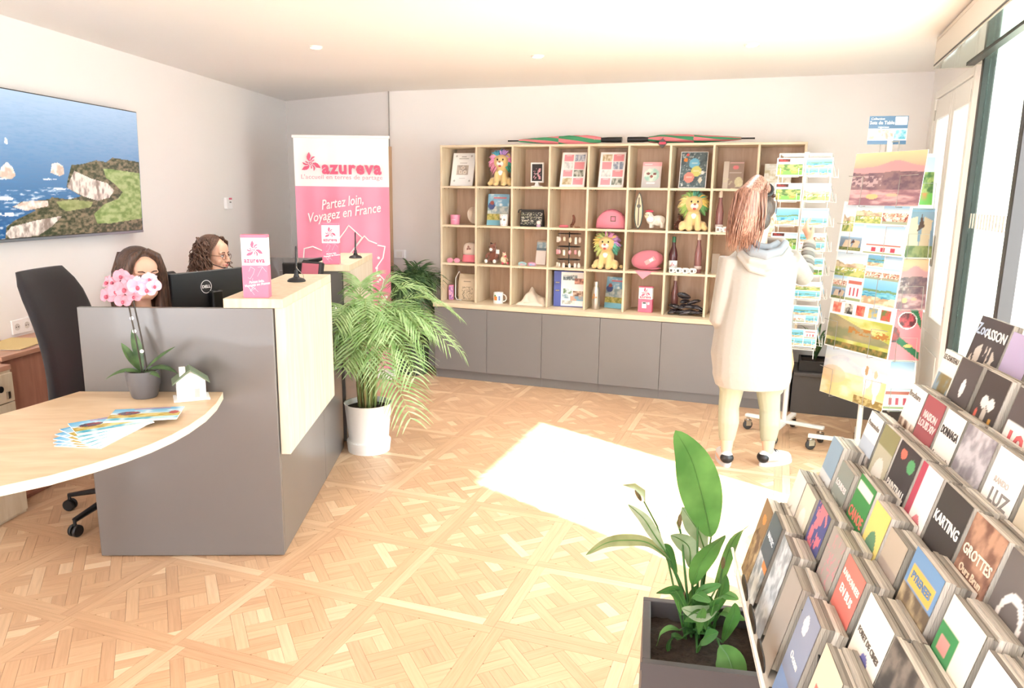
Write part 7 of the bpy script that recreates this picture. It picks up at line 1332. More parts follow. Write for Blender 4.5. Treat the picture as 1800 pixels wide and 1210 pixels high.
def lily(pts, d, w, m, base=(1222, 1140), side=(1, 0.15, 0), fold=0.12, peak=0.5):
    d0, d1 = d if isinstance(d, tuple) else (d, d); n0 = len(pts); P = [LP(x, y, d0 + (d1 - d0) * i / max(1, n0 - 1)) for i, (x, y) in enumerate(pts)]
    # smooth through the points
    q = []
    for i in range(n0 - 1):
        p0 = P[max(0, i - 1)]; p1 = P[i]; p2 = P[i + 1]; p3 = P[min(n0 - 1, i + 2)]
        for k in range(5): t = k / 5; q.append(0.5 * ((2 * p1) + (p2 - p0) * t + (2 * p0 - 5 * p1 + 4 * p2 - p3) * t * t + (3 * p1 - p0 - 3 * p2 + p3) * t ** 3))
    q.append(P[-1]); o = B().leaf(q, leafw(len(q), w, peak), side, fold, 3).build('leaf', m, lil, 'all')
    bs = LP(*base, 1.97); bs.z = 0.40; mid = (bs + P[0]) / 2 + Vector((0, 0, 0.02)); B().tube(bez(bs, mid, P[0], 7), [0.0055, 0.005, 0.0045, 0.004, 0.0035, 0.003, 0.0025], 6).build('petiole', ml2, lil, True); B().tube([v + Vector((0, -0.001, 0)) for v in q], [0.0022 - 0.0018 * i / len(q) for i in range(len(q))], 5).build('midrib', ml1, lil, True); return o
lily([(1250, 945), (1240, 900), (1228, 850), (1212, 800), (1187, 757)], (1.96, 1.90), 0.058, ml1, side=(1, 0.25, 0.12), fold=0.10, peak=0.48)
lily([(1178, 985), (1140, 955), (1100, 950), (1065, 955), (1030, 976)], (1.95, 1.85), 0.016, ml4, side=(0.1, 0.6, 0.8), fold=0.3)
lily([(1170, 970), (1150, 940), (1130, 910), (1104, 887)], (1.95, 1.88), 0.016, ml3, side=(0.8, 0.3, 0.5), fold=0.3)
lily([(1240, 970), (1228, 935), (1215, 915), (1199, 892)], (1.99, 1.97), 0.030, ml3, side=(0.9, 0.3, 0.35))
lily([(1213, 1000), (1212, 965), (1198, 950), (1179, 941)], (1.97, 1.93), 0.026, ml3, side=(0.8, 0.2, 0.6))
lily([(1218, 1030), (1230, 995), (1250, 965), (1275, 941)], (1.93, 1.88), 0.036, ml1, side=(0.8, 0.1, 0.6), fold=0.08)
lily([(1216, 1055), (1230, 1040), (1250, 1033), (1268, 1028)], (1.92, 1.86), 0.014, ml2, side=(0, 0.6, 0.8))
lily([(1264, 1065), (1240, 1078), (1220, 1078), (1198, 1070)], (1.88, 1.84), 0.022, ml3, side=(0, 0.5, 0.8))
lily([(1265, 1135), (1280, 1155), (1288, 1185), (1284, 1212)], (1.82, 1.74), 0.040, ml1, side=(0.95, 0.2, 0.25), base=(1245, 1140), fold=0.06)
lily([(1225, 1150), (1232, 1128), (1245, 1118), (1263, 1112)], (1.88, 1.84), 0.024, ml2, side=(0.5, 0.3, 0.8))
lily([(1195, 1108), (1178, 1104), (1162, 1115), (1154, 1136)], (1.90, 1.86), 0.010, ml1, side=(0.2, 0.9, 0.2))
lily([(1200, 1122), (1185, 1120), (1176, 1136), (1180, 1155)], (1.92, 1.88), 0.014, ml2, side=(0.5, 0.8, 0.2))
lily([(1256, 1040), (1268, 1010), (1290, 950), (1318, 922)], (2.05, 2.06), 0.020, ml1, side=(0.7, 0.3, 0.6))
lily([(1190, 1010), (1180, 985), (1172, 965), (1160, 960)], (1.98, 1.96), 0.016, ml2, side=(0.5, 0.4, 0.7))
lily([(1245, 1090), (1262, 1060), (1272, 1035), (1276, 1010)], (2.0, 2.0), 0.020, ml2, side=(0.9, 0.3, 0.2))
lily([(1270, 1130), (1282, 1100), (1290, 1080), (1292, 1060)], (1.9, 1.9), 0.022, ml1, side=(0.9, 0.3, 0.2))
r_ = random.Random(31)
for k in range(16):
    x0, y0 = r_.uniform(1196, 1270), r_.uniform(1075, 1125); a = r_.uniform(-1.3, 1.3); L_ = r_.uniform(38, 72); d0 = r_.uniform(1.86, 2.02)
    tip = (x0 + math.sin(a) * L_, y0 - math.cos(a) * L_ * r_.uniform(0.6, 1.1)); mid = (x0 + math.sin(a) * L_ * 0.35, y0 - L_ * 0.55)
    lily([(x0, y0), mid, ((mid[0] + tip[0]) / 2, (mid[1] + tip[1]) / 2 - 4), tip], (d0, d0 - 0.05), r_.uniform(0.013, 0.024), (ml1, ml2, ml2)[k % 3], base=(r_.uniform(1205, 1250), 1145), side=(math.cos(a), 0.3, 0.3))
for (pts, sp) in [([(1212, 1150), (1190, 1060), (1175, 990), (1155, 925), (1132, 882)], (1122, 871)), ([(1228, 1140), (1226, 1000), (1226, 930), (1228, 912)], (1228, 906)), ([(1250, 1140), (1262, 1060), (1268, 1010), (1270, 1000)], (1271, 990)), ([(1206, 1150), (1203, 1090), (1202, 1060)], (1202, 1052)), ([(1215, 1120), (1198, 945), (1195, 930)], (1195, 915))]:
    st = B().tube([LP(x, y, 1.95) for x, y in pts], [0.0042, 0.0036, 0.003, 0.0026, 0.0022][:len(pts)], 6).build('flower_stalk', ml2, lil, True); c = LP(*sp, 1.95); B().ell(tuple(c), (0.006, 0.006, 0.019), (0, -0.5 if sp[0] < 1130 else 0, 0), nu=10, nv=8).build('spadix', mat('spadix', '#b3a072' if sp[0] > 1130 else '#7a6a45', 0.8, bump=(500, 0.8)), st, 'all')
B().leaf([LP(1134, 885, 1.95), LP(1130, 868, 1.94), LP(1115, 856, 1.93), LP(1095, 853, 1.92)], leafw(4, 0.012, 0.4), (0.3, 0.8, 0.4), 0.3, 2).build('spathe', ml4, lil, 'all'); B().leaf([LP(1195, 935, 1.95), LP(1192, 918, 1.95), LP(1198, 898, 1.95)], [0.002, 0.008, 0.001], (0.7, 0.5, 0), 0.3, 2).build('spathe', ml4, lil, 'all')
# small plants: trough and outside -------------------------------------------------------
def tuft(name, label, pos, n, hgt, spread, w, m, seed, group=None):
    t = thing(name, label, 'plant', pos, group=group); r_ = random.Random(seed)
    for k in range(n):
        a = k * 2.4 + r_.uniform(-0.3, 0.3); L_ = spread * r_.uniform(0.5, 1.0); d = Vector((math.cos(a), math.sin(a), 0)); q = bez((0, 0, 0), d * L_ * 0.35 + Vector((0, 0, hgt * r_.uniform(0.7, 1.05))), d * L_ + Vector((0, 0, hgt * r_.uniform(0.45, 0.95))), 8); B().leaf(q, leafw(8, w * r_.uniform(0.7, 1.1), 0.4), Vector((-d.y, d.x, 0)), 0.3, 1).build('leaf', m, t, 'all')
    return t
tuft('spiky_plant', 'spiky green plant in the left part of the black trough', SH.p(3.22, 0.16, 0.395), 16, 0.30, 0.20, 0.010, mpd, 3)
tuft('spiky_plant', 'spiky green plant in the right part of the black trough', SH.p(3.55, 0.16, 0.395), 14, 0.28, 0.20, 0.010, mpd, 4)
for k, (e, n, lab) in enumerate([(4.75, -1.20, 'pale spiky plant outside the sidelight pane'), (4.62, -0.75, 'broad dark leaved plant outside beside the dark door post')]):
    o = SH.p(e, n); t = tuft('garden_plant', lab, (o.x, o.y, -0.03), 22 if k == 0 else 14, 1.15 if k == 0 else 0.85, 0.45, 0.022 if k == 0 else 0.05, leaf_mat('garden_pale', '#b9c98a', '#e2e8c2', 0.5) if k == 0 else mpd, 11 + k)

# ------------------------------------------------------------------ people
m_skin = mat('skin', '#dfb096', 0.5, sss=0.08, var=(25, 0.03)); m_lip = mat('lip', '#cf7f7a', 0.4); m_eye = mat('eye_white', '#f4efec', 0.2); m_iris = mat('iris', '#3d2a22', 0.15); m_lash = mat('lash', '#2c1f1b', 0.6)
def hair_mat(key, c1, c2):
    if key in MATS: return MATS[key]
    m, N, L, b = new_mat(key); t = N.new('ShaderNodeTexCoord'); mp = N.new('ShaderNodeMapping'); mp.inputs['Scale'].default_value = (110, 110, 6); L.new(t.outputs['Object'], mp.inputs[0]); n = N.new('ShaderNodeTexNoise'); n.inputs['Scale'].default_value = 1.5; L.new(mp.outputs[0], n.inputs['Vector'])
    r = N.new('ShaderNodeValToRGB'); r.color_ramp.elements[0].position = 0.35; r.color_ramp.elements[1].position = 0.65; r.color_ramp.elements[0].color = (*lin(c1), 1); r.color_ramp.elements[1].color = (*lin(c2), 1); L.new(n.outputs['Fac'], r.inputs[0]); L.new(r.outputs[0], b.inputs['Base Color']); b.inputs['Roughness'].default_value = 0.42
    q = N.new('ShaderNodeBump'); q.inputs['Strength'].default_value = 0.35; q.inputs['Distance'].default_value = 0.004; L.new(n.outputs['Fac'], q.inputs['Height']); L.new(q.outputs[0], b.inputs['Normal']); return m
def head_geo(b, M):
    """head with its face towards +x, chin at z = 0"""
    o = b.M; b.M = o @ M
    b.ell((-0.010, 0, 0.140), (0.094, 0.076, 0.086)); b.ell((0.028, 0, 0.082), (0.058, 0.060, 0.078)); b.ell((0.056, 0, 0.020), (0.026, 0.028, 0.022)); b.ell((0.064, 0, 0.145), (0.022, 0.055, 0.045))
    for s in (-1, 1):
        b.ell((0.054, s * 0.036, 0.072), (0.026, 0.024, 0.026)); b.ell((0.072, s * 0.030, 0.124), (0.014, 0.026, 0.010)); b.ell((-0.004, s * 0.076, 0.098), (0.018, 0.009, 0.030)); b.tube([(-0.005, s * 0.062, 0.055), (0.030, s * 0.045, 0.022), (0.055, s * 0.012, 0.010)], 0.020, 8)
        b.ell((0.094, s * 0.010, 0.070), (0.010, 0.008, 0.007))
    b.tube([(0.080, 0, 0.122), (0.094, 0, 0.098), (0.108, 0, 0.074)], [0.009, 0.010, 0.010], 8); b.ell((0.106, 0, 0.073), (0.011, 0.010, 0.009)); b.ell((0.082, 0, 0.043), (0.012, 0.024, 0.016))
    b.tube([(-0.012, 0, 0.06), (-0.022, 0, -0.01), (-0.035, 0, -0.085)], [0.056, 0.050, 0.056], 14); b.M = o
def face_parts(t, M, brow='#4a3328', smile=0.0):
    def bb(): b = B(); b.M = M.copy(); return b
    for s in (-1, 1):
        bb().ell((0.0765, s * 0.031, 0.104), (0.011, 0.0135, 0.0085), nu=14, nv=10).build('eye', m_eye, t, 'all'); bb().ell((0.0845, s * 0.0315, 0.104), (0.0035, 0.0058, 0.0062), nu=12, nv=8).build('iris', m_iris, t, 'all')
        bb().tube([(0.079, s * 0.017, 0.1065), (0.0872, s * 0.027, 0.1125), (0.086, s * 0.036, 0.1125), (0.076, s * 0.047, 0.107)], [0.0012, 0.002, 0.002, 0.0012], 6).build('eyelid', m_lash, t, True)
        bb().tube([(0.087, s * 0.014, 0.124), (0.0895, s * 0.026, 0.1295), (0.083, s * 0.040, 0.129), (0.070, s * 0.052, 0.123)], [0.002, 0.0032, 0.003, 0.001], 6).build('eyebrow', mat('brow', brow, 0.8), t, True)
    bb().tube([(0.078, -0.025, 0.046 + smile), (0.092, -0.010, 0.0475), (0.0955, 0, 0.0465), (0.092, 0.010, 0.0475), (0.078, 0.025, 0.046 + smile)], [0.001, 0.0042, 0.004, 0.0042, 0.001], 8).build('upper_lip', m_lip, t, True)
    bb().tube([(0.078, -0.023, 0.0445 + smile), (0.090, -0.010, 0.040), (0.093, 0, 0.039), (0.090, 0.010, 0.040), (0.078, 0.023, 0.0445 + smile)], [0.001, 0.0045, 0.005, 0.0045, 0.001], 8).build('lower_lip', m_lip, t, True)
def hand_geo(b, M, curl=0.6, side=1):
    """wrist at the origin, fingers along +x, palm facing -z, thumb on +y * side"""
    o = b.M; b.M = o @ M; b.ell((0.045, 0, 0), (0.048, 0.036, 0.015)); b.tube([(-0.03, 0, 0), (0.02, 0, 0)], [0.024, 0.024], 10, 0.8)
    for k, (y, L_) in enumerate([(0.027, 0.072), (0.009, 0.080), (-0.010, 0.074), (-0.027, 0.058)]):
        p = Vector((0.078, y * side, 0.0)); a = 0.0; pts = [tuple(p)]
        for q in range(3): a += curl * (0.8 + 0.15 * k); p = p + Vector((math.cos(a), 0, -math.sin(a))) * L_ * (0.45, 0.32, 0.23)[q]; pts.append(tuple(p))
        b.tube([(0.05, y * side * 0.9, 0)] + pts, [0.0098, 0.0095, 0.0088, 0.0080, 0.0066], 8)
    b.tube([(0.012, 0.020 * side, -0.004), (0.035, 0.043 * side, -0.012), (0.058, 0.050 * side, -0.020), (0.078, 0.046 * side, -0.026)], [0.014, 0.012, 0.0095, 0.007], 8); b.M = o
def mtx(loc, rot=(0, 0, 0), s_=1.0): return Matrix.Translation(Vector(loc)) @ Euler(rot).to_matrix().to_4x4() @ Matrix.Diagonal((s_, s_, s_, 1))

# seated receptionists: local x is the facing direction of the chair -------------------
def seated(label, e, n, headpos, yaw, top_col, hair, pitch=0.0, rz=0.0, hs=1.0):
    t = root_of(DK, 'person', label, 'person', e, n, 0, rz); hx_, hy_, hz_ = headpos; H = mtx((hx_, hy_, hz_), (0, pitch, yaw), hs)
    b = B(); head_geo(b, H); nk = H @ Vector((-0.03, 0, -0.07)); ch = Vector((hx_ - 0.05, hy_ * 0.7, hz_ - 0.20))
    b.tube([(0.0, 0, 0.56), (0.01, 0, 0.70), tuple(ch), tuple(nk)], [0.135, 0.115, 0.11, 0.05], 16)
    hands = []
    for s in (-1, 1):
        sh_ = ch + Vector((0, s * 0.165, 0.035)); el = Vector((sh_.x + 0.02, s * 0.235, 0.79)); wr = Vector((sh_.x + 0.25, s * 0.12, 0.785))
        b.tube([tuple(ch + Vector((0, s * 0.05, 0.05))), tuple(sh_), tuple((sh_ + el) / 2), tuple(el)], [0.06, 0.055, 0.045, 0.040], 10); b.tube([tuple(el), tuple((el + wr) / 2), tuple(wr)], [0.040, 0.036, 0.026], 10)
        hand_geo(b, mtx(tuple(wr), (0, 0, -s * 0.45)), 0.25, -s if s > 0 else 1)
        b.tube([(0.0, s * 0.08, 0.575), (0.22, s * 0.10, 0.585), (0.42, s * 0.10, 0.565)], [0.095, 0.080, 0.058], 12); b.tube([(0.42, s * 0.10, 0.56), (0.44, s * 0.10, 0.30), (0.43, s * 0.10, 0.09)], [0.058, 0.052, 0.036], 12); b.ell((0.49, s * 0.10, 0.035), (0.12, 0.042, 0.033))
    organic('body', b, m_skin, t, 0.0048, 5)
    m = mat('top_' + top_col.strip('#'), top_col, 0.85, bump=(300, 0.05)); b = B()
    b.tube([(0.0, 0, 0.55), (0.01, 0, 0.70), tuple(ch), tuple(ch + Vector((0.0, 0, 0.075)))], [0.150, 0.130, 0.130, 0.075], 18)
    for s in (-1, 1):
        sh_ = ch + Vector((0, s * 0.165, 0.035)); el = Vector((sh_.x + 0.02, s * 0.235, 0.79)); b.tube([tuple(ch + Vector((0, s * 0.06, 0.045))), tuple(sh_), tuple(sh_.lerp(el, 0.6))], [0.072, 0.068, 0.058], 12)
    organic('top', b, m, t, 0.008, 4); b = B()
    for s in (-1, 1): b.tube([(-0.01, s * 0.08, 0.575), (0.22, s * 0.10, 0.585), (0.43, s * 0.10, 0.562), (0.45, s * 0.10, 0.30), (0.44, s * 0.10, 0.12)], [0.105, 0.090, 0.068, 0.062, 0.055], 12)
    b.ell((0.0, 0, 0.57), (0.12, 0.17, 0.085)); organic('trousers', b, mat('trousers_dark', '#2f2e35', 0.9), t, 0.010, 3)
    for s in (-1, 1): b = B(); b.ell((0.49, s * 0.10, 0.036), (0.13, 0.048, 0.036)); b.tube([(0.43, s * 0.10, 0.04), (0.43, s * 0.10, 0.09)], 0.045, 10); organic('shoe', b, m_black, t, 0.008, 3)
    face_parts(t, H); return t, H
t1, H1 = seated('seated receptionist in a pink top with long straight brown hair behind the orchid', -0.925, 0.50, (0.150, 0.0, 1.125), math.radians(-42), '#f08388', None, 0.03, 0.0, 1.06)
hb = hair_mat('hair_brown', '#2f2019', '#5b4032'); b = B(); b.M = H1.copy()
b.ell((-0.022, 0, 0.152), (0.098, 0.086, 0.086)); b.ell((-0.062, 0, 0.06), (0.060, 0.080, 0.12))
for s in (-1, 1):
    b.tube([(0.055, s * 0.012, 0.222), (0.066, s * 0.055, 0.195), (0.052, s * 0.078, 0.13), (0.028, s * 0.086, 0.04), (0.020, s * 0.090, -0.05), (0.035, s * 0.085, -0.12)], [0.014, 0.018, 0.022, 0.028, 0.034, 0.022], 10); b.tube([(-0.03, s * 0.08, 0.12), (-0.03, s * 0.09, 0.0), (-0.02, s * 0.09, -0.12)], [0.03, 0.036, 0.026], 10)
organic('hair', b, hb, t1, 0.006, 4); b = B(); b.M = H1.copy(); r_ = random.Random(2)
for k in range(110):
    s = 1 if k % 2 else -1; x0 = r_.uniform(-0.09, 0.06); q = r_.uniform(0, 1); zt_ = 0.232 - 0.5 * (x0 + 0.01) ** 2 * 10
    b.tube([(x0, s * 0.010, zt_), (x0 * 0.98 + 0.006, s * 0.058, 0.205), (x0 * 0.85 + 0.012, s * (0.094 + 0.004 * q), 0.12), (x0 * 0.7 + 0.012, s * (0.104 + 0.006 * q), 0.02), (x0 * 0.6 + 0.02 + 0.02 * q, s * (0.102 + 0.012 * q), -0.12 - 0.03 * q)], [0.0012, 0.0022, 0.0028, 0.0026, 0.0008], 5)
b.build('hair_strands', hb, t1, 'all')['kind'] = 'stuff'
t2, H2 = seated('seated receptionist with curly brown hair and glasses behind the far counter', -0.96, 1.92, (0.045, 0.0, 1.115), math.radians(-12), '#e5717f', None, 0.05, 0.0, 1.02)
hc = hair_mat('hair_chestnut', '#3a271f', '#7a5846'); b = B(); b.M = H2.copy(); b.ell((-0.03, 0, 0.150), (0.092, 0.088, 0.090)); b.ell((-0.075, 0, 0.07), (0.055, 0.090, 0.10)); organic('hair', b, hc, t2, 0.006, 4); b = B(); b.M = H2.copy(); r_ = random.Random(6)
for k in range(190):
    a = r_.uniform(0.35 * PI, 1.65 * PI) ; el = r_.uniform(0.0, 1.0); st = Vector((-0.02 + 0.085 * math.cos(a) * (1 - 0.4 * el), 0.085 * math.sin(a), 0.10 + 0.12 * el)); L_ = r_.uniform(0.10, 0.20) * (0.6 + 0.4 * (1 - el) + 0.3); out_ = Vector((math.cos(a), math.sin(a), 0)); ph = r_.uniform(0, 6.3); R0 = r_.uniform(0.009, 0.016)
    b.tube([tuple(st + out_ * (0.014 + 0.05 * u) + Vector((R0 * math.cos(ph + u * 14), R0 * math.sin(ph + u * 14), -L_ * u))) for u in [i / 12 for i in range(13)]], [0.0060 * (1 - 0.5 * i / 12) for i in range(13)], 5)
for k in range(40):
    s = r_.choice((-1, 1)); x0 = r_.uniform(-0.03, 0.055); b.tube([(x0, s * 0.012, 0.236 - max(0, x0) * 0.35), (x0 + 0.01, s * 0.06, 0.21 - max(0, x0) * 0.3), (x0 * 0.8, s * 0.094, 0.14), (x0 * 0.6 + 0.008 * math.sin(k), s * 0.10, 0.05)], [0.003, 0.0045, 0.0045, 0.002], 5)
b.build('curls', hc, t2, 'all')['kind'] = 'stuff'
gl = B(); gl.M = H2.copy()
for s in (-1, 1): gl.tube([(0.093 - 0.12 * abs(0.022 * math.cos(a) * s + s * 0.033) ** 1 * 0.5, s * 0.033 + 0.022 * math.cos(a), 0.100 + 0.019 * math.sin(a)) for a in [k * 2 * PI / 18 for k in range(19)]], 0.0016, 6); gl.tube([(0.086, s * 0.055, 0.106), (0.04, s * 0.078, 0.108), (0.0, s * 0.082, 0.104)], 0.0016, 6)
gl.tube([(0.096, -0.011, 0.104), (0.098, 0, 0.106), (0.096, 0.011, 0.104)], 0.0016, 6); gl.build('glasses', mat('glasses_brown', '#6a4034', 0.3), t2, True)
b = B(); b.M = H2.copy(); b.tube([(-0.005, -0.083, 0.085), (0.04, -0.078, 0.05), (0.085, -0.042, 0.03), (0.098, -0.03, 0.028)], [0.003, 0.003, 0.003, 0.007], 6); b.ell((-0.005, -0.085, 0.095), (0.02, 0.01, 0.025)); b.build('headset', m_black, t2, True)

# standing visitor, back to the viewer --------------------------------------------------
VO = Vector((1.505, 4.47, 0)); vis = thing('person', 'visitor standing with ponytail, pale hooded tunic and leggings, reaching for postcards', 'person', VO)
def W(px, py, dy=0.0): return Vector(at_y(px, py, 4.47 + dy)) - VO
hc_ = W(1338, 372); Hv = mtx(hc_ + Vector((0.0, -0.01, -0.13)), (0, 0.0, math.radians(58)), 1.0)
shL, shR = W(1283, 452), W(1392, 455, 0.01); elR, wrR = W(1414, 488, 0.14), W(1424, 424, 0.27); elL, wrL = W(1263, 560, 0.02), W(1290, 600, 0.16)
hipL, hipR = W(1298, 610), W(1345, 612); kL, kR = W(1281, 715, 0.02), W(1353, 720, 0.02); aL_, aR_ = W(1277, 786, 0.0), W(1350, 790, 0.0); aL_.z = 0.095; aR_.z = 0.095
def rings(ctr_w):            # (px left, px right, py, depth radius, dy)
    out_ = []
    for (x0, x1, y, ry, dy) in ctr_w:
        a = W(x0, y, dy); c = W(x1, y, dy); mid = (a + c) / 2; rx = (c - a).length / 2; out_.append([(mid.x + rx * math.cos(2 * PI * k / 24), mid.y + ry * math.sin(2 * PI * k / 24), mid.z) for k in range(24)])
    return out_
b = B(); head_geo(b, Hv); nk = Hv @ Vector((-0.035, 0, -0.08))
b.loft(rings([(1300, 1372, 600, 0.11, 0), (1300, 1372, 560, 0.10, 0), (1296, 1376, 500, 0.10, 0), (1296, 1384, 455, 0.085, 0), (1318, 1362, 440, 0.06, 0)])); b.tube([tuple(W(1340, 450)), tuple(nk)], 0.052, 12)
for sh_, el, wr in ((shL, elL, wrL), (shR, elR, wrR)): b.tube([tuple(sh_), tuple((sh_ + el) / 2), tuple(el)], [0.05, 0.043, 0.037], 10); b.tube([tuple(el), tuple((el + wr) / 2), tuple(wr)], [0.038, 0.034, 0.025], 10)
for hp, kn, an in ((hipL, kL, aL_), (hipR, kR, aR_)): b.tube([tuple(hp), tuple((hp + kn) / 2), tuple(kn), tuple(kn.lerp(an, 0.35) + Vector((0, -0.012, 0))), tuple(an)], [0.088, 0.072, 0.052, 0.055, 0.034], 12); b.tube([tuple(an), (an.x, an.y, 0.04)], 0.034, 10)
b.ell((aL_.x - 0.005, aL_.y + 0.05, 0.035), (0.036, 0.11, 0.03)); b.ell((aR_.x + 0.06, aR_.y + 0.035, 0.035), (0.11, 0.038, 0.03), (0, 0, 0.45))
d = (wrR - elR).normalized()
hand_geo(b, Matrix.Translation(wrR + Vector((0, 0.0, 0.01))) @ Matrix(((-0.35, 0.05, -0.93, 0), (0.30, -0.94, -0.16, 0), (0.88, 0.33, -0.32, 0), (0, 0, 0, 1))), 0.55, 1)
hand_geo(b, mtx(tuple(wrL), (0, 0.2, 0.9)), 0.4, -1)
organic('body', b, m_skin, vis, 0.0055, 5); face_parts(vis, Hv)
m_tun = mat('tunic_cream', '#9f9991', 0.92, bump=(9, 0.9), sheen=0.2)
b = B(); b.loft(rings([(1258, 1384, 678, 0.165, 0.0), (1253, 1390, 660, 0.165, 0), (1254, 1390, 620, 0.160, 0), (1262, 1390, 570, 0.150, 0), (1272, 1394, 520, 0.140, 0), (1276, 1400, 480, 0.130, 0), (1284, 1396, 450, 0.11, 0), (1300, 1378, 436, 0.085, 0)]))
b.tube([tuple(shL), tuple((shL + elL) / 2), tuple(elL), tuple(elL.lerp(wrL, 0.75))], [0.064, 0.060, 0.058, 0.048], 12); b.tube([tuple(shR + Vector((-0.01, 0, 0))), tuple((shR + elR) / 2), tuple(elR + Vector((0.0, 0, -0.005)))], [0.066, 0.062, 0.058], 12)
# side drape left of the body and hem folds
b.tube([tuple(elL + Vector((0.03, 0.02, -0.02))), tuple(W(1262, 620, 0.02)), tuple(W(1262, 655, 0.02))], [0.04, 0.045, 0.03], 10)
organic('tunic', b, m_tun, vis, 0.007, 5)
m_hood = mat('hood_grey', '#85898e', 0.92, bump=(16, 0.8)); b = B()
b.tube([tuple(W(x, y, dy)) for x, y, dy in [(1308, 424, -0.02), (1300, 440, -0.06), (1318, 458, -0.115), (1345, 464, -0.125), (1372, 456, -0.11), (1384, 440, -0.05), (1376, 426, 0.0), (1345, 424, 0.09), (1312, 424, 0.05), (1308, 424, -0.02)]], 0.024, 10, 1.25)
b.ell(tuple(W(1344, 462, -0.10)), (0.125, 0.045, 0.065), (0.35, 0, 0)); b.tube([tuple(W(x, y, dy)) for x, y, dy in [(1296, 446, -0.07), (1318, 474, -0.125), (1345, 482, -0.135), (1374, 470, -0.12), (1392, 446, -0.06)]], 0.016, 8); organic('hood', b, m_tun, vis, 0.006, 4)
b = B(); b.tube([tuple(W(x, y, dy)) for x, y, dy in [(1308, 428, -0.07), (1322, 443, -0.125), (1346, 449, -0.145), (1370, 442, -0.125), (1381, 428, -0.06)]], 0.024, 10, 1.3); b.tube([tuple(W(x, y, dy)) for x, y, dy in [(1322, 424, -0.05), (1334, 434, -0.09), (1352, 436, -0.10), (1368, 428, -0.07)]], 0.022, 10, 1.2); organic('hood_lining', b, m_hood, vis, 0.006, 3)
# striped forearm sleeve: stacked rolls
ms1, ms2 = mat('knit_grey', '#7d7974', 0.95), mat('knit_pale', '#a5a099', 0.95)
for k in range(9):
    p = elR.lerp(wrR, 0.02 + 0.105 * k); q_ = elR.lerp(wrR, 0.02 + 0.105 * k + 0.10); B().tube([tuple(p), tuple(p.lerp(q_, 0.25)), tuple(p.lerp(q_, 0.75)), tuple(q_)], [0.043 - 0.0012 * k, 0.050 - 0.0014 * k, 0.050 - 0.0014 * k, 0.043 - 0.0012 * k], 14).build('sleeve_roll', ms1 if k % 2 else ms2, vis, 'all')
m_leg = mat('leggings_pale', '#a2a28c', 0.9, bump=(30, 0.2))
for hp, kn, an in ((hipL, kL, aL_), (hipR, kR, aR_)):
    b = B(); en = an + Vector((0, 0, 0.06)); b.tube([tuple(hp), tuple((hp + kn) / 2), tuple(kn), tuple(kn.lerp(an, 0.33) + Vector((0, -0.014, 0))), tuple(kn.lerp(an, 0.7)), tuple(en)], [0.096, 0.080, 0.062, 0.064, 0.050, 0.043], 16)
    for z in (0.02, 0.045, 0.07): p = kn + Vector((0, 0, 0.10 + z)); b.tube([(p.x + 0.066 * math.cos(a), p.y + 0.066 * math.sin(a), p.z + 0.008 * math.sin(2 * a + z * 90)) for a in [k * 2 * PI / 14 for k in range(15)]], 0.008, 6)
    organic('legging', b, m_leg, vis, 0.006, 3)
m_sho = mat('sneaker_white', '#cfcbc7', 0.6); m_sol = mat('sneaker_sole', '#c9c5c4', 0.6)
for an, ang, dxy in ((aL_, math.radians(84), (0, 0)), (aR_, math.radians(25), (0, 0))):
    M_ = Matrix.Translation((an.x, an.y, 0)) @ Matrix.Rotation(ang, 4, 'Z'); b = B(); b.M = M_.copy(); b.tube([(-0.045, 0, 0.055), (0.0, 0, 0.06), (0.06, 0, 0.055), (0.12, 0, 0.042), (0.165, 0, 0.034), (0.185, 0, 0.030)], [0.034, 0.042, 0.044, 0.044, 0.036, 0.018], 14, 0.85); b.ell((-0.025, 0, 0.065), (0.04, 0.038, 0.036)); so = organic('sneaker', b, m_sho, vis, 0.006, 4)
    b = B(); b.M = M_.copy(); b.prism([(0.070 + 0.135 * math.cos(a) * (0.97 if math.cos(a) > 0 else 0.97), 0.046 * math.sin(a) * (1 + 0.12 * math.cos(a))) for a in [k * 2 * PI / 28 for k in range(28)]], 0.0, 0.024); b.build('sole', m_sol, so, True)
    b = B(); b.M = M_.copy(); b.ell((-0.036, 0, 0.056), (0.034, 0.042, 0.034)); b.build('heel_patch', m_black, so, 'all'); b = B(); b.M = M_.copy()
    for k in range(4): b.tube([(0.045 + 0.022 * k, -0.024, 0.092 - 0.010 * k), (0.050 + 0.022 * k, 0, 0.101 - 0.010 * k), (0.045 + 0.022 * k, 0.024, 0.092 - 0.010 * k)], 0.0035, 6)
    b.build('laces', m_black, so, True)
# leather strap end hanging at the right side
b = B(); b.tube([tuple(W(x, y, -0.02)) for x, y in [(1384, 600), (1388, 618), (1391, 640), (1389, 660)]], [0.010, 0.017, 0.017, 0.008], 8, 0.35, (0, 1, 0)); b.build('strap_tab', mat('leather_tan', '#d99a6c', 0.5), vis, 'all')
b = B(); b.tube([tuple(W(x, y, -0.03)) for x, y in [(1390, 520), (1389, 560), (1386, 605)]], [0.012, 0.02, 0.012], 8, 0.4, (0, 1, 0)); b.build('side_slit', mat('knit_grey', '#7d7974', 0.95), vis, 'all')
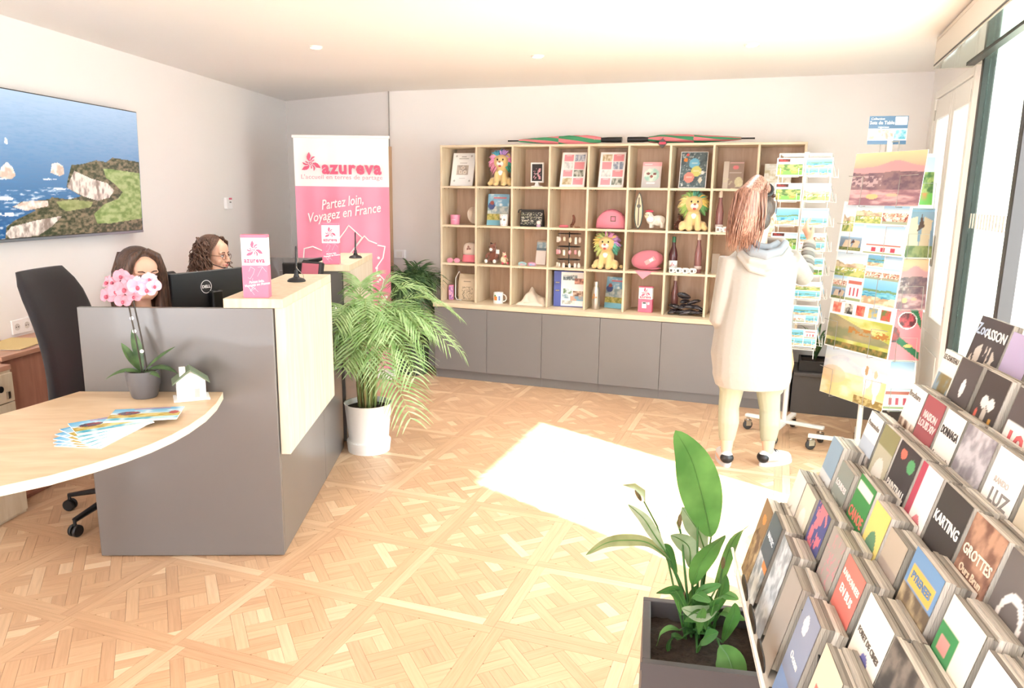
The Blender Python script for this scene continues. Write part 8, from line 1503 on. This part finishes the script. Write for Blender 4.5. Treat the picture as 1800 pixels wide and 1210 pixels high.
# hair: dark cap and a full auburn ponytail
hd = hair_mat('hair_dark', '#2f2622', '#5a4a42'); ha = hair_mat('hair_auburn', '#6a4436', '#b08470'); b = B(); b.M = Hv.copy(); b.ell((-0.020, 0, 0.150), (0.096, 0.082, 0.084)); b.ell((-0.055, 0, 0.085), (0.052, 0.070, 0.07)); organic('hair', b, hd, vis, 0.006, 4)
b = B(); pts = [W(1346, 334, -0.03), W(1332, 322, -0.12), W(1318, 340, -0.17), W(1312, 375, -0.17), W(1308, 405, -0.15), W(1304, 425, -0.14)]
b.tube([tuple(p) for p in pts], [0.035, 0.05, 0.066, 0.076, 0.066, 0.025], 14); organic('ponytail', b, ha, vis, 0.006, 4); r_ = random.Random(12); b = B()
for k in range(170):
    a = r_.uniform(0, 2 * PI); q = r_.uniform(0.75, 1.05); of = [Vector((math.cos(a), math.sin(a) * 0.9, 0)) * R0 * q for R0 in (0.015, 0.050, 0.068, 0.078, 0.074, 0.062)]; lag = r_.uniform(-0.03, 0.03)
    b.tube([tuple(p + o_ + Vector((lag * i * 0.3 + 0.012 * math.sin(a * 3 + i), 0, (-r_.uniform(0.0, 0.06) if i == 5 else 0)))) for i, (p, o_) in enumerate(zip(pts, of))], [0.002, 0.0035, 0.0042, 0.004, 0.003, 0.0008], 5)
b.build('ponytail_strands', ha, vis, 'all')['kind'] = 'stuff'
B().tube([tuple(pts[0] + Vector((0.03 * math.cos(a), -0.03 + 0.01 * math.sin(a), 0.03 * math.sin(a)))) for a in [k * 2 * PI / 12 for k in range(13)]], 0.010, 8).build('hair_tie', m_black, vis, True)
sg_ = B(); sg_.M = Hv.copy()
for s in (-1, 1): sg_.ell((0.062, s * 0.036, 0.222), (0.010, 0.026, 0.016), (0, -0.8, 0), nu=12, nv=8); sg_.tube([(0.055, s * 0.064, 0.212), (0.01, s * 0.084, 0.17), (-0.02, s * 0.086, 0.12)], 0.0022, 6)
sg_.tube([(0.068, -0.012, 0.228), (0.07, 0, 0.23), (0.068, 0.012, 0.228)], 0.003, 6); sg_.build('sunglasses', mat('lens_brown', '#4a342c', 0.15), vis, True)

bpy.data.scenes.remove(TMP)
